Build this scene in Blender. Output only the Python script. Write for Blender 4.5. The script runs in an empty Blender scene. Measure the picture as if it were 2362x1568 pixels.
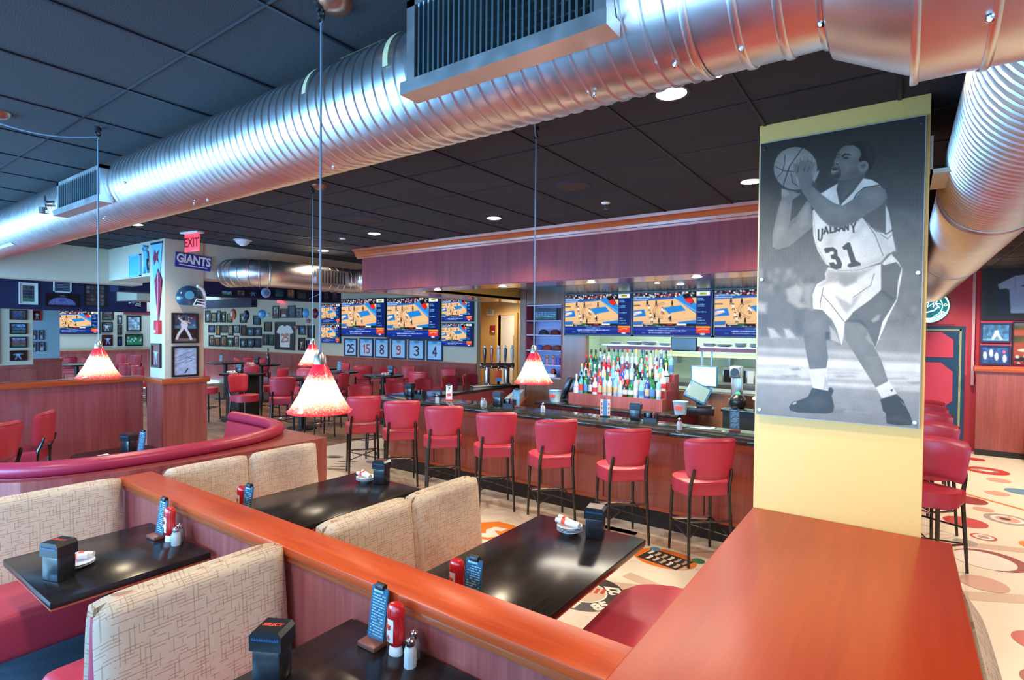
import bpy, bmesh, math, random
import numpy as np
from mathutils import Vector, Matrix, Euler
random.seed(7)
SC = bpy.context.scene
COL = SC.collection
PI = math.pi

# ------------------------------------------------------------------ helpers
class MB:
    """collects shapes; build() links them as ONE mesh object"""
    def __init__(s):
        s.v = []; s.f = []; s.m = []; s.cur = 0
    def add(s, vs, fs, mat=None):
        o = len(s.v); s.v += [tuple(v) for v in vs]
        for f in fs:
            s.f.append(tuple(i + o for i in f)); s.m.append(s.cur if mat is None else mat)
        return s
    def box(s, x0, x1, y0, y1, z0, z1, bev=0.0, seg=2, M=None, mat=None):
        if bev <= 0:
            vs = [(x, y, z) for x in (x0, x1) for y in (y0, y1) for z in (z0, z1)]
            fs = [(0,1,3,2),(4,6,7,5),(0,4,5,1),(2,3,7,6),(0,2,6,4),(1,5,7,3)]
        else:
            bm = bmesh.new()
            bmesh.ops.create_cube(bm, size=1)
            for v in bm.verts:
                v.co = Vector((x0 + (v.co.x + .5) * (x1 - x0), y0 + (v.co.y + .5) * (y1 - y0), z0 + (v.co.z + .5) * (z1 - z0)))
            bmesh.ops.bevel(bm, geom=bm.edges[:], offset=bev, segments=seg, profile=.5, affect='EDGES', clamp_overlap=True)
            bm.verts.index_update()
            vs = [tuple(v.co) for v in bm.verts]; fs = [tuple(v.index for v in f.verts) for f in bm.faces]
            bm.free()
        if M is not None: vs = [tuple(M @ Vector(v)) for v in vs]
        return s.add(vs, fs, mat)
    def cyl(s, p0, p1, r0, r1=None, n=12, cap=True, mat=None):
        if r1 is None: r1 = r0
        return s.tube([p0, p1], [r0, r1], n, cap, mat)
    def tube(s, pts, rad, n=10, cap=True, mat=None, up=None):
        pts = [Vector(p) for p in pts]
        if not hasattr(rad, '__len__'): rad = [rad] * len(pts)
        vs = []; fs = []
        prev = None
        for i, p in enumerate(pts):
            if i == 0: t = pts[1] - p
            elif i == len(pts) - 1: t = p - pts[i-1]
            else: t = (pts[i+1] - p).normalized() + (p - pts[i-1]).normalized()
            t.normalize()
            if prev is None:
                a = Vector((0, 0, 1)) if abs(t.z) < .9 else Vector((1, 0, 0))
                u = t.cross(a).normalized()
            else:
                u = (prev - t * prev.dot(t)).normalized()
            prev = u
            w = t.cross(u)
            for k in range(n):
                an = 2 * PI * k / n
                vs.append(p + (u * math.cos(an) + w * math.sin(an)) * rad[i])
        for i in range(len(pts) - 1):
            for k in range(n):
                a = i * n + k; b = i * n + (k + 1) % n
                fs.append((a, b, b + n, a + n))
        if cap:
            fs.append(tuple(reversed(range(n)))); fs.append(tuple(range((len(pts) - 1) * n, len(pts) * n)))
        return s.add(vs, fs, mat)
    def lathe(s, prof, n=20, c=(0, 0, 0), mat=None, M=None):
        """prof = [(r, z)...] bottom to top; closes poles when r == 0"""
        vs = []; rows = []
        for r, z in prof:
            if r <= 1e-6:
                rows.append([len(vs)]); vs.append(Vector((0, 0, z)))
            else:
                rows.append(list(range(len(vs), len(vs) + n)))
                for k in range(n):
                    a = 2 * PI * k / n; vs.append(Vector((r * math.cos(a), r * math.sin(a), z)))
        fs = []
        for A, B in zip(rows, rows[1:]):
            for k in range(n):
                k2 = (k + 1) % n
                if len(A) == 1 and len(B) == 1: continue
                if len(A) == 1: fs.append((A[0], B[k2], B[k]))
                elif len(B) == 1: fs.append((A[k], A[k2], B[0]))
                else: fs.append((A[k], A[k2], B[k2], B[k]))
        if M is not None: vs = [M @ v for v in vs]
        cv = Vector(c)
        return s.add([v + cv for v in vs], fs, mat)
    def prism(s, poly, axis, a, b, mat=None, M=None):
        """poly: 2D outline; axis 'x' -> (y,z), 'y' -> (x,z), 'z' -> (x,y); extruded a..b"""
        n = len(poly)
        def P(p, t):
            return {'x': (t, p[0], p[1]), 'y': (p[0], t, p[1]), 'z': (p[0], p[1], t)}[axis]
        vs = [P(p, a) for p in poly] + [P(p, b) for p in poly]
        fs = [tuple(reversed(range(n))), tuple(range(n, 2 * n))]
        fs += [(i, (i + 1) % n, (i + 1) % n + n, i + n) for i in range(n)]
        if M is not None: vs = [tuple(M @ Vector(v)) for v in vs]
        return s.add(vs, fs, mat)
    def quad(s, a, b, c, d, mat=None):
        return s.add([a, b, c, d], [(0, 1, 2, 3)], mat)
    def torus(s, c, R, r, axis='z', n=24, k=8, a0=0, a1=2*PI, mat=None):
        pts = []
        full = abs(a1 - a0 - 2 * PI) < 1e-4
        m = n if full else n + 1
        for i in range(m + (1 if full else 0)):
            t = a0 + (a1 - a0) * i / n
            x, y = R * math.cos(t), R * math.sin(t)
            q = {'z': (x, y, 0), 'y': (x, 0, y), 'x': (0, x, y)}[axis]
            pts.append(Vector(c) + Vector(q))
        return s.tube(pts, r, k, not full, mat)
    def build(s, name, mats, parent=None, smooth=40, loc=None):
        me = bpy.data.meshes.new(name)
        me.from_pydata(s.v, [], s.f)
        if not isinstance(mats, (list, tuple)): mats = [mats]
        for m in mats: me.materials.append(m)
        me.polygons.foreach_set('material_index', s.m)
        bm = bmesh.new(); bm.from_mesh(me)
        bmesh.ops.recalc_face_normals(bm, faces=bm.faces)
        bm.to_mesh(me); bm.free()
        if smooth:
            me.polygons.foreach_set('use_smooth', [True] * len(me.polygons))
            me.set_sharp_from_angle(angle=math.radians(smooth))
        return link(name, me, parent, loc)

def link(name, me, parent=None, loc=None):
    o = bpy.data.objects.new(name, me); COL.objects.link(o)
    if parent is not None: o.parent = parent
    if loc is not None: o.location = loc
    return o
def thing(name, label, cat, loc=(0, 0, 0), rz=0.0, group=None):
    o = bpy.data.objects.new(name, None); COL.objects.link(o)
    o.location = loc; o.rotation_euler = (0, 0, rz); o.empty_display_size = .1
    return tag(o, label, cat, group)
def tag(o, label, cat, group=None):
    o['label'] = label; o['category'] = cat
    if group: o['group'] = group
    return o
def struct(o, label=None):
    o['kind'] = 'structure'
    if label: o['label'] = label
    return o
def dup(root, loc, rz=None, label=None, group=None, scale=None):
    r = root.copy(); COL.objects.link(r); r.location = loc
    if rz is not None: r.rotation_euler = (0, 0, rz)
    if scale: r.scale = (scale, scale, scale)
    if label: r['label'] = label
    if group: r['group'] = group
    for ch in list(root.children):
        c = ch.copy(); COL.objects.link(c); c.parent = r
        for g in ch.children:
            d = g.copy(); COL.objects.link(d); d.parent = c
    return r
ORD = ['zeroth','first','second','third','fourth','fifth','sixth','seventh','eighth','ninth','tenth','eleventh','twelfth','thirteenth',
       'fourteenth','fifteenth','sixteenth','seventeenth','eighteenth','nineteenth','twentieth'] + \
      ['twenty-' + w for w in ('first','second','third','fourth','fifth','sixth','seventh','eighth','ninth')] + ['thirtieth'] + \
      ['thirty-' + w for w in ('first','second','third','fourth','fifth','sixth','seventh','eighth','ninth')] + ['fortieth']
def text_mesh(txt, size=1.0, depth=0.0, bold=0.0, align='CENTER'):
    cu = bpy.data.curves.new('letters', 'FONT'); cu.body = txt; cu.size = size
    cu.align_x = align; cu.align_y = 'CENTER'; cu.extrude = depth; cu.offset = bold
    cu.resolution_u = 3
    ob = bpy.data.objects.new('letters', cu); COL.objects.link(ob)
    dg = bpy.context.evaluated_depsgraph_get()
    me = bpy.data.meshes.new_from_object(ob.evaluated_get(dg))
    bpy.data.objects.remove(ob); bpy.data.curves.remove(cu)
    return me
def add_text(mb, txt, size, M, mat, sx=1.0, bold=0.0, depth=0.0):
    me = text_mesh(txt, size, depth, bold)
    S = Matrix.Diagonal((sx, 1, 1, 1))
    mb.add([M @ (S @ v.co) for v in me.vertices], [tuple(p.vertices) for p in me.polygons], mat)
    bpy.data.meshes.remove(me)
def frameM(origin, xdir, ydir):
    x = Vector(xdir).normalized(); y = Vector(ydir).normalized(); z = x.cross(y)
    M = Matrix(((x.x, y.x, z.x, origin[0]), (x.y, y.y, z.y, origin[1]), (x.z, y.z, z.z, origin[2]), (0, 0, 0, 1)))
    return M

# ------------------------------------------------------------------ materials
def srgb(r, g, b):
    def f(c):
        c /= 255.0
        return c / 12.92 if c <= .04045 else ((c + .055) / 1.055) ** 2.4
    return (f(r), f(g), f(b), 1.0)
def nodes(name):
    m = bpy.data.materials.new(name); m.use_nodes = True
    nt = m.node_tree; b = nt.nodes['Principled BSDF']
    return m, nt, b
def N(nt, t, **kw):
    n = nt.nodes.new(t)
    for k, v in kw.items():
        if k in n.inputs: n.inputs[k].default_value = v
        else: setattr(n, k, v)
    return n
def plain(name, col, rough=.5, metal=0.0, spec=None, var=.06, scale=12.0, emit=None, estr=0.0, bump=0.0, coat=0.0, alpha=None, trans=0.0):
    m, nt, b = nodes(name)
    tc = N(nt, 'ShaderNodeTexCoord'); no = N(nt, 'ShaderNodeTexNoise', Scale=scale, Detail=3.0)
    nt.links.new(tc.outputs['Object'], no.inputs['Vector'])
    mx = N(nt, 'ShaderNodeMix', data_type='RGBA')
    mx.inputs[6].default_value = tuple(c * (1 - var) for c in col[:3]) + (1,)
    mx.inputs[7].default_value = tuple(min(1, c * (1 + var)) for c in col[:3]) + (1,)
    nt.links.new(no.outputs['Fac'], mx.inputs[0]); nt.links.new(mx.outputs[2], b.inputs['Base Color'])
    b.inputs['Roughness'].default_value = rough; b.inputs['Metallic'].default_value = metal
    if spec is not None: b.inputs['Specular IOR Level'].default_value = spec
    if coat: b.inputs['Coat Weight'].default_value = coat; b.inputs['Coat Roughness'].default_value = .08
    if emit: b.inputs['Emission Color'].default_value = emit; b.inputs['Emission Strength'].default_value = estr
    if trans: b.inputs['Transmission Weight'].default_value = trans
    if alpha is not None: b.inputs['Alpha'].default_value = alpha
    if bump:
        bp = N(nt, 'ShaderNodeBump', Strength=bump, Distance=.002)
        nt.links.new(no.outputs['Fac'], bp.inputs['Height']); nt.links.new(bp.outputs['Normal'], b.inputs['Normal'])
    return m
def wood(name, dark, light, sc=(40, 40, 2.2), rough=.33, coat=.35, streak=.55, spec=.4):
    m, nt, b = nodes(name)
    tc = N(nt, 'ShaderNodeTexCoord'); mp = N(nt, 'ShaderNodeMapping'); mp.inputs['Scale'].default_value = sc
    nt.links.new(tc.outputs['Object'], mp.inputs['Vector'])
    n1 = N(nt, 'ShaderNodeTexNoise', Scale=1.0, Detail=5.0, Roughness=.62, Distortion=.4)
    n2 = N(nt, 'ShaderNodeTexNoise', Scale=.22, Detail=2.0)
    for n in (n1, n2): nt.links.new(mp.outputs[0], n.inputs['Vector'])
    ad = N(nt, 'ShaderNodeMath', operation='MULTIPLY_ADD'); ad.inputs[1].default_value = streak
    nt.links.new(n1.outputs['Fac'], ad.inputs[0])
    m2 = N(nt, 'ShaderNodeMath', operation='MULTIPLY'); m2.inputs[1].default_value = 1 - streak
    nt.links.new(n2.outputs['Fac'], m2.inputs[0]); nt.links.new(m2.outputs[0], ad.inputs[2])
    cr = N(nt, 'ShaderNodeValToRGB'); cr.color_ramp.elements[0].position = .34; cr.color_ramp.elements[1].position = .66
    cr.color_ramp.elements[0].color = dark; cr.color_ramp.elements[1].color = light
    nt.links.new(ad.outputs[0], cr.inputs[0]); nt.links.new(cr.outputs[0], b.inputs['Base Color'])
    b.inputs['Roughness'].default_value = rough; b.inputs['Coat Weight'].default_value = coat; b.inputs['Coat Roughness'].default_value = .12; b.inputs['Specular IOR Level'].default_value = spec
    return m
def attr_mat(name, emit=0.0, rough=.45):
    m, nt, b = nodes(name)
    at = N(nt, 'ShaderNodeAttribute', attribute_name='Col')
    if emit:
        nt.links.new(at.outputs['Color'], b.inputs['Emission Color']); b.inputs['Emission Strength'].default_value = emit
        b.inputs['Base Color'].default_value = (.01, .01, .012, 1); b.inputs['Specular IOR Level'].default_value = .05
    else:
        nt.links.new(at.outputs['Color'], b.inputs['Base Color'])
    b.inputs['Roughness'].default_value = rough
    return m
M = {}
def initmats():
    cherryD, cherryL = (.235, .052, .048, 1), (.40, .108, .092, 1)
    M['wood_v'] = wood('cherry_veneer', cherryD, cherryL, (38, 38, 1.6))
    M['wood_x'] = wood('cherry_rail_x', (.33, .06, .02, 1), (.50, .115, .035, 1), (2.2, 42, 42), rough=.28)
    M['wood_y'] = wood('cherry_rail_y', (.33, .05, .016, 1), (.48, .095, .028, 1), (42, 2.2, 42), rough=.27)
    M['wood_dk'] = wood('mahogany_fascia', (.19, .030, .040, 1), (.30, .055, .062, 1), (30, 30, 1.2), rough=.4, coat=0, spec=.25)
    M['black_top'] = wood('black_stained_oak', (.006, .006, .008, 1), (.020, .016, .016, 1), (70, 4, 70), rough=.2, coat=0.0, spec=.3)
    M['black_wood'] = plain('black_painted_wood', (.012, .011, .012, 1), .35)
    M['vinyl'] = plain('red_vinyl', (.50, .040, .070, 1), .36, bump=.15, scale=160, var=.04)
    M['vinyl_dk'] = plain('burgundy_vinyl', (.40, .028, .075, 1), .34, bump=.15, scale=160, var=.04)
    M['cream'] = plain('cream_wall_paint', (.62, .55, .42, 1), .75, bump=.1, scale=60)
    M['cream_y'] = plain('warm_yellow_wall_paint', (.72, .47, .20, 1), .7, bump=.1, scale=60)
    M['yellow'] = plain('yellow_column_paint', (.95, .62, .20, 1), .55, bump=.08, scale=80, var=.03)
    M['navy'] = plain('navy_wall_paint', (.012, .016, .065, 1), .6)
    M['redwall'] = plain('red_wall_paint', (.50, .045, .085, 1), .6, bump=.1, scale=60)
    M['olive'] = plain('olive_soffit_paint', (.45, .29, .06, 1), .6)
    M['green'] = plain('dark_green_soffit_paint', (.015, .065, .05, 1), .25)
    M['chrome'] = plain('polished_chrome', (.75, .76, .78, 1), .12, 1.0, var=.02)
    M['steel'] = plain('brushed_steel', (.55, .56, .58, 1), .3, 1.0, var=.05)
    M['black'] = plain('black_plastic', (.012, .012, .014, 1), .38)
    M['black_metal'] = plain('black_leg_metal', (.012, .011, .011, 1), .25, .0, coat=.4)
    M['white'] = plain('white_paint', (.80, .80, .80, 1), .5)
    M['cord'] = plain('grey_blue_cord', (.16, .24, .34, 1), .5)
    M['granite'] = None
    m, nt, b = nodes('black_granite')
    tc = N(nt, 'ShaderNodeTexCoord'); vo = N(nt, 'ShaderNodeTexVoronoi', Scale=160.0); no = N(nt, 'ShaderNodeTexNoise', Scale=35.0, Detail=4.0)
    nt.links.new(tc.outputs['Object'], vo.inputs['Vector']); nt.links.new(tc.outputs['Object'], no.inputs['Vector'])
    cr = N(nt, 'ShaderNodeValToRGB'); cr.color_ramp.elements[0].color = (.006, .007, .007, 1); cr.color_ramp.elements[1].color = (.06, .065, .055, 1)
    mm = N(nt, 'ShaderNodeMath', operation='MULTIPLY'); nt.links.new(vo.outputs['Distance'], mm.inputs[0]); nt.links.new(no.outputs['Fac'], mm.inputs[1])
    nt.links.new(mm.outputs[0], cr.inputs[0]); nt.links.new(cr.outputs[0], b.inputs['Base Color']); b.inputs['Roughness'].default_value = .07
    b.inputs['Specular IOR Level'].default_value = .7
    M['granite'] = m
    # woven upholstery: cream with red-brown and grey dashes
    m, nt, b = nodes('woven_bench_fabric')
    tc = N(nt, 'ShaderNodeTexCoord')
    sx = N(nt, 'ShaderNodeSeparateXYZ'); nt.links.new(tc.outputs['Object'], sx.inputs[0])
    def mth(op, a, b=None, c=None):
        n = N(nt, 'ShaderNodeMath', operation=op)
        for k, q in enumerate((a, b, c)):
            if q is None: continue
            if isinstance(q, (int, float)): n.inputs[k].default_value = q
            else: nt.links.new(q, n.inputs[k])
        return n.outputs[0]
    zx = mth('ADD', sx.outputs['Z'], mth('MULTIPLY', mth('ABSOLUTE', sx.outputs['X']), -.8))
    def dash(along, across, N_, fl, th, seed):
        """straight woven dashes: rows across, broken up along"""
        q = mth('MULTIPLY', across, N_); rw = mth('FLOOR', q); fr = mth('FRACT', q)
        cb = N(nt, 'ShaderNodeCombineXYZ'); nt.links.new(mth('MULTIPLY', along, fl), cb.inputs[0]); nt.links.new(mth('MULTIPLY_ADD', rw, 7.31, seed), cb.inputs[1])
        n = N(nt, 'ShaderNodeTexNoise', Scale=1.0, Detail=0.0); nt.links.new(cb.outputs[0], n.inputs['Vector'])
        return mth('MULTIPLY', mth('GREATER_THAN', n.outputs['Fac'], th), mth('LESS_THAN', fr, .24))
    h = dash(sx.outputs['Y'], zx, 66, 12, .52, 3.1); v = dash(zx, sx.outputs['Y'], 56, 11, .55, 9.7)
    base = N(nt, 'ShaderNodeTexNoise', Scale=40.0, Detail=3.0); nt.links.new(tc.outputs['Object'], base.inputs['Vector'])
    a = N(nt, 'ShaderNodeMix', data_type='RGBA'); a.inputs[6].default_value = (.60, .53, .42, 1); a.inputs[7].default_value = (.72, .64, .52, 1)
    nt.links.new(base.outputs['Fac'], a.inputs[0])
    b1 = N(nt, 'ShaderNodeMix', data_type='RGBA'); b1.inputs[7].default_value = (.36, .10, .06, 1)
    nt.links.new(mth('MULTIPLY', h, .62), b1.inputs[0]); nt.links.new(a.outputs[2], b1.inputs[6])
    b2 = N(nt, 'ShaderNodeMix', data_type='RGBA'); b2.inputs[7].default_value = (.28, .18, .13, 1)
    nt.links.new(mth('MULTIPLY', v, .5), b2.inputs[0]); nt.links.new(b1.outputs[2], b2.inputs[6])
    nt.links.new(b2.outputs[2], b.inputs['Base Color']); b.inputs['Roughness'].default_value = .6
    M['fabric'] = m
    # galvanised duct steel
    m, nt, b = nodes('galvanised_duct_steel')
    tc = N(nt, 'ShaderNodeTexCoord'); vo = N(nt, 'ShaderNodeTexNoise', Scale=14.0, Detail=6.0); no = N(nt, 'ShaderNodeTexNoise', Scale=9.0, Detail=5.0)
    for q in (vo, no): nt.links.new(tc.outputs['Object'], q.inputs['Vector'])
    cr = N(nt, 'ShaderNodeValToRGB'); cr.color_ramp.elements[0].color = (.62, .64, .66, 1); cr.color_ramp.elements[1].color = (.80, .81, .83, 1)
    nt.links.new(no.outputs['Fac'], cr.inputs[0]); nt.links.new(cr.outputs[0], b.inputs['Base Color'])
    rr = N(nt, 'ShaderNodeMapRange'); rr.inputs['To Min'].default_value = .24; rr.inputs['To Max'].default_value = .42
    nt.links.new(vo.outputs['Fac'], rr.inputs['Value']); nt.links.new(rr.outputs[0], b.inputs['Roughness']); b.inputs['Metallic'].default_value = 1.0
    M['duct'] = m
    M['photo'] = attr_mat('printed_photo', rough=.3)
    M['poster'] = attr_mat('printed_poster', rough=.32)
    M['screen'] = attr_mat('television_picture', emit=.72, rough=.6)
    M['bulb'] = plain('lit_downlight', (1, 1, 1, 1), .5, emit=(1, .93, .82, 1), estr=6.0)
initmats()

# ------------------------------------------------------------------ painted pictures (prints, screens): colours on a fine mesh
class Canvas:
    def __init__(s, w, h, bg=(.5, .5, .5)):
        s.w, s.h = w, h; s.a = np.empty((h, w, 3)); s.a[:] = bg
        yy, xx = np.mgrid[0:h, 0:w]; s.X = (xx + .5); s.Y = (yy + .5); s.map = None
    def mp(s, pts):
        return [s.map(p) for p in pts] if s.map else pts
    def blend(s, mask, col):
        mask = mask[..., None]; s.a = s.a * (1 - mask) + np.array(col) * mask
    def poly(s, pts, col, al=1.0, soft=.7):
        pts = s.mp(pts); n = len(pts)
        xs = [p[0] for p in pts]; ys = [p[1] for p in pts]
        x0, x1 = max(0, int(min(xs)) - 3), min(s.w, int(max(xs)) + 4); y0, y1 = max(0, int(min(ys)) - 3), min(s.h, int(max(ys)) + 4)
        if x0 >= x1 or y0 >= y1: return
        X = s.X[y0:y1, x0:x1]; Y = s.Y[y0:y1, x0:x1]
        ins = np.zeros(X.shape, bool); dist = np.full(X.shape, 1e9)
        for i in range(n):
            ax, ay = pts[i]; bx, by = pts[(i + 1) % n]
            c = ((ay > Y) != (by > Y))
            with np.errstate(divide='ignore', invalid='ignore'):
                xi = (bx - ax) * (Y - ay) / (by - ay + 1e-12) + ax
            ins ^= c & (X < xi)
            dx, dy = bx - ax, by - ay; L = dx * dx + dy * dy + 1e-12
            t = np.clip(((X - ax) * dx + (Y - ay) * dy) / L, 0, 1)
            dist = np.minimum(dist, np.hypot(X - ax - t * dx, Y - ay - t * dy))
        sd = np.where(ins, dist, -dist)
        mk = np.clip(sd / soft * .5 + .5, 0, 1) * al
        sub = s.a[y0:y1, x0:x1]; s.a[y0:y1, x0:x1] = sub * (1 - mk[..., None]) + np.array(col) * mk[..., None]
    def line(s, pts, w, col, al=1.0, soft=.7):
        pts = s.mp(pts)
        d = np.full(s.X.shape, 1e9)
        for (ax, ay), (bx, by) in zip(pts, pts[1:]):
            dx, dy = bx - ax, by - ay; L = dx * dx + dy * dy + 1e-12
            t = np.clip(((s.X - ax) * dx + (s.Y - ay) * dy) / L, 0, 1)
            d = np.minimum(d, np.hypot(s.X - ax - t * dx, s.Y - ay - t * dy))
        s.blend(np.clip((w / 2 - d) / soft * .5 + .5, 0, 1) * al, col)
    def ell(s, cx, cy, rx, ry, col, al=1.0, rot=0.0, soft=None, n=28):
        c, q = math.cos(rot), math.sin(rot)
        s.poly([(cx + rx * math.cos(t) * c - ry * math.sin(t) * q, cy + rx * math.cos(t) * q + ry * math.sin(t) * c) for t in [2 * PI * i / n for i in range(n)]], col, al, soft or .7)
    def rect(s, x0, y0, x1, y1, col, al=1.0):
        s.poly([(x0, y0), (x1, y0), (x1, y1), (x0, y1)], col, al)
    def noise(s, amp, seed=0, cells=None):
        r = np.random.RandomState(seed)
        if cells:
            g = r.rand(cells[1] + 2, cells[0] + 2)
            u = s.X / s.w * cells[0]; v = s.Y / s.h * cells[1]; i = u.astype(int); j = v.astype(int); fu = u - i; fv = v - j
            n = (g[j, i] * (1 - fu) + g[j, i + 1] * fu) * (1 - fv) + (g[j + 1, i] * (1 - fu) + g[j + 1, i + 1] * fu) * fv
        else: n = r.rand(s.h, s.w)
        s.a = np.clip(s.a * (1 + (n[..., None] - .5) * 2 * amp), 0, 1)
    def mesh(s, name, mat, W, H, srgb_in=True, thick=0.0):
        """flat picture in local XZ plane facing -Y, centred; vertex colours"""
        w, h = s.w, s.h
        a = s.a
        if srgb_in: a = np.where(a <= .04045, a / 12.92, ((a + .055) / 1.055) ** 2.4)
        me = bpy.data.meshes.new(name)
        xs = (np.arange(w) / (w - 1) - .5) * W; zs = (.5 - np.arange(h) / (h - 1)) * H
        co = np.zeros((h, w, 3)); co[..., 0] = xs[None, :]; co[..., 2] = zs[:, None]
        i = np.arange(h * w).reshape(h, w)
        f = np.stack([i[:-1, :-1], i[1:, :-1], i[1:, 1:], i[:-1, 1:]], -1).reshape(-1, 4)
        me.vertices.add(h * w); me.vertices.foreach_set('co', co.ravel())
        me.loops.add(f.size); me.loops.foreach_set('vertex_index', f.ravel())
        me.polygons.add(len(f)); me.polygons.foreach_set('loop_start', np.arange(0, f.size, 4)); me.polygons.foreach_set('loop_total', np.full(len(f), 4))
        at = me.color_attributes.new('Col', 'FLOAT_COLOR', 'POINT')
        rgba = np.ones((h * w, 4)); rgba[:, :3] = a.reshape(-1, 3); at.data.foreach_set('color', rgba.ravel())
        me.materials.append(mat); me.update(calc_edges=True); me.validate()
        return me
# ------------------------------------------------------------------ camera (metres; floor z = 0, bar runs along x, booths along y)
CE = 3.248
cam = bpy.data.cameras.new('camera'); camo = bpy.data.objects.new('camera', cam); COL.objects.link(camo)
cam.sensor_fit = 'HORIZONTAL'; cam.sensor_width = 36.0; cam.lens = 36.0 * 1260.0 / 2362.0; cam.clip_start = .05; cam.clip_end = 100
yaw, pit, rol = math.radians(35.49), math.radians(-1.03), math.radians(.56)
fw = Vector((-math.sin(yaw), math.cos(yaw), 0)); rt = Vector((math.cos(yaw), math.sin(yaw), 0)); up = Vector((0, 0, 1))
f2 = fw * math.cos(pit) + up * math.sin(pit); u2 = up * math.cos(pit) - fw * math.sin(pit)
r3 = rt * math.cos(rol) + u2 * math.sin(rol); u3 = u2 * math.cos(rol) - rt * math.sin(rol)
camo.matrix_world = Matrix(((r3.x, u3.x, -f2.x, 0), (r3.y, u3.y, -f2.y, 0), (r3.z, u3.z, -f2.z, 2.10), (0, 0, 0, 1)))
SC.camera = camo

# ------------------------------------------------------------------ floor
def floor_mat():
    m, nt, b = nodes('cream_polished_floor')
    tc = N(nt, 'ShaderNodeTexCoord'); no = N(nt, 'ShaderNodeTexNoise', Scale=1.3, Detail=4.0); sp = N(nt, 'ShaderNodeTexNoise', Scale=220.0, Detail=1.0)
    for q in (no, sp): nt.links.new(tc.outputs['Object'], q.inputs['Vector'])
    mx = N(nt, 'ShaderNodeMix', data_type='RGBA'); mx.inputs[6].default_value = (.74, .68, .58, 1); mx.inputs[7].default_value = (.84, .79, .70, 1)
    nt.links.new(no.outputs['Fac'], mx.inputs[0]); nt.links.new(mx.outputs[2], b.inputs['Base Color']); b.inputs['Roughness'].default_value = .3
    return m
def plank_mat():
    m, nt, b = nodes('brown_plank_tile')
    tc = N(nt, 'ShaderNodeTexCoord'); br = N(nt, 'ShaderNodeTexBrick', Scale=1.0)
    br.inputs['Color1'].default_value = (.20, .11, .07, 1); br.inputs['Color2'].default_value = (.32, .20, .13, 1); br.inputs['Mortar'].default_value = (.10, .06, .04, 1)
    br.inputs['Mortar Size'].default_value = .006; br.inputs['Brick Width'].default_value = .9; br.inputs['Row Height'].default_value = .15
    nt.links.new(tc.outputs['Object'], br.inputs['Vector']); nt.links.new(br.outputs['Color'], b.inputs['Base Color']); b.inputs['Roughness'].default_value = .35
    return m
M['floor'] = floor_mat(); M['plank'] = plank_mat(); M['carpet'] = plain('blue_grey_carpet', (.045, .075, .11, 1), .9, var=.35, scale=90)
mb = MB()
mb.quad((-8.3, -3, 0), (7, -3, 0), (7, 15.4, 0), (-8.3, 15.4, 0), 0)
mb.quad((-21, -3, 0), (-8.3, -3, 0), (-8.3, 15.4, 0), (-21, 15.4, 0), 1)
mb.quad((-4.95, -3, .004), (-.75, -3, .004), (-.75, 1.72, .004), (-4.95, 1.72, .004), 2)
floor = struct(mb.build('floor', [M['floor'], M['plank'], M['carpet']], smooth=0), 'pale cream floor printed with round sports emblems')

# ------------------------------------------------------------------ ceiling: dark acoustic tiles with a black grid
def tile_mat():
    m, nt, b = nodes('charcoal_acoustic_tile')
    tc = N(nt, 'ShaderNodeTexCoord'); no = N(nt, 'ShaderNodeTexNoise', Scale=170.0, Detail=3.0); lo = N(nt, 'ShaderNodeTexNoise', Scale=1.1, Detail=2.0)
    for q in (no, lo): nt.links.new(tc.outputs['Object'], q.inputs['Vector'])
    ad = N(nt, 'ShaderNodeMath', operation='MULTIPLY_ADD'); ad.inputs[1].default_value = .6; nt.links.new(no.outputs['Fac'], ad.inputs[0])
    sc = N(nt, 'ShaderNodeMath', operation='MULTIPLY'); sc.inputs[1].default_value = .4; nt.links.new(lo.outputs['Fac'], sc.inputs[0]); nt.links.new(sc.outputs[0], ad.inputs[2])
    cr = N(nt, 'ShaderNodeValToRGB'); cr.color_ramp.elements[0].position = .3; cr.color_ramp.elements[1].position = .72
    cr.color_ramp.elements[0].color = (.018, .018, .022, 1); cr.color_ramp.elements[1].color = (.040, .039, .045, 1)
    nt.links.new(ad.outputs[0], cr.inputs[0]); nt.links.new(cr.outputs[0], b.inputs['Base Color']); b.inputs['Roughness'].default_value = .9
    bp = N(nt, 'ShaderNodeBump', Strength=.5, Distance=.004); nt.links.new(no.outputs['Fac'], bp.inputs['Height']); nt.links.new(bp.outputs['Normal'], b.inputs['Normal'])
    return m
M['tile'] = tile_mat()
mb = MB()
mb.quad((-21, -3, CE), (-21, 15.4, CE), (7, 15.4, CE), (7, -3, CE))
struct(mb.build('ceiling', M['tile'], smooth=0), 'dark charcoal suspended tile ceiling')
mb = MB()
for k in range(-32, 14):
    x = -1.247 + .6096 * k
    mb.box(x - .008, x + .008, -3, 15.4, CE - .007, CE + .002)
for k in range(-9, 21):
    y = 2.909 + .6096 * k
    mb.box(-21, 7, y - .006, y + .006, CE - .005, CE + .002)
M['tbar'] = plain('dark_blue_grid_bar', (.006, .008, .018, 1), .5)
struct(mb.build('trim_1', M['tbar'], smooth=0), 'thin dark grid bars between the ceiling tiles')

# ------------------------------------------------------------------ walls
def sbox(name, mat, *a, label=None, bev=0.0):
    mb = MB(); mb.box(*a, bev=bev); return struct(mb.build(name, mat, smooth=30), label)
sbox('wall_back', M['cream'], -22.9, -8.47, 10.4, 10.55, 0, CE, label='cream dining wall hung with framed photographs and televisions')
sbox('wall_left', M['cream'], -22.7, -22.5, -3, 10.4, 0, CE, label='cream far left wall behind the left dining room')
sbox('wall_corner', M['cream_y'], -10.15, -10.0, 10.55, 12.3, 0, CE)
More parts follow.
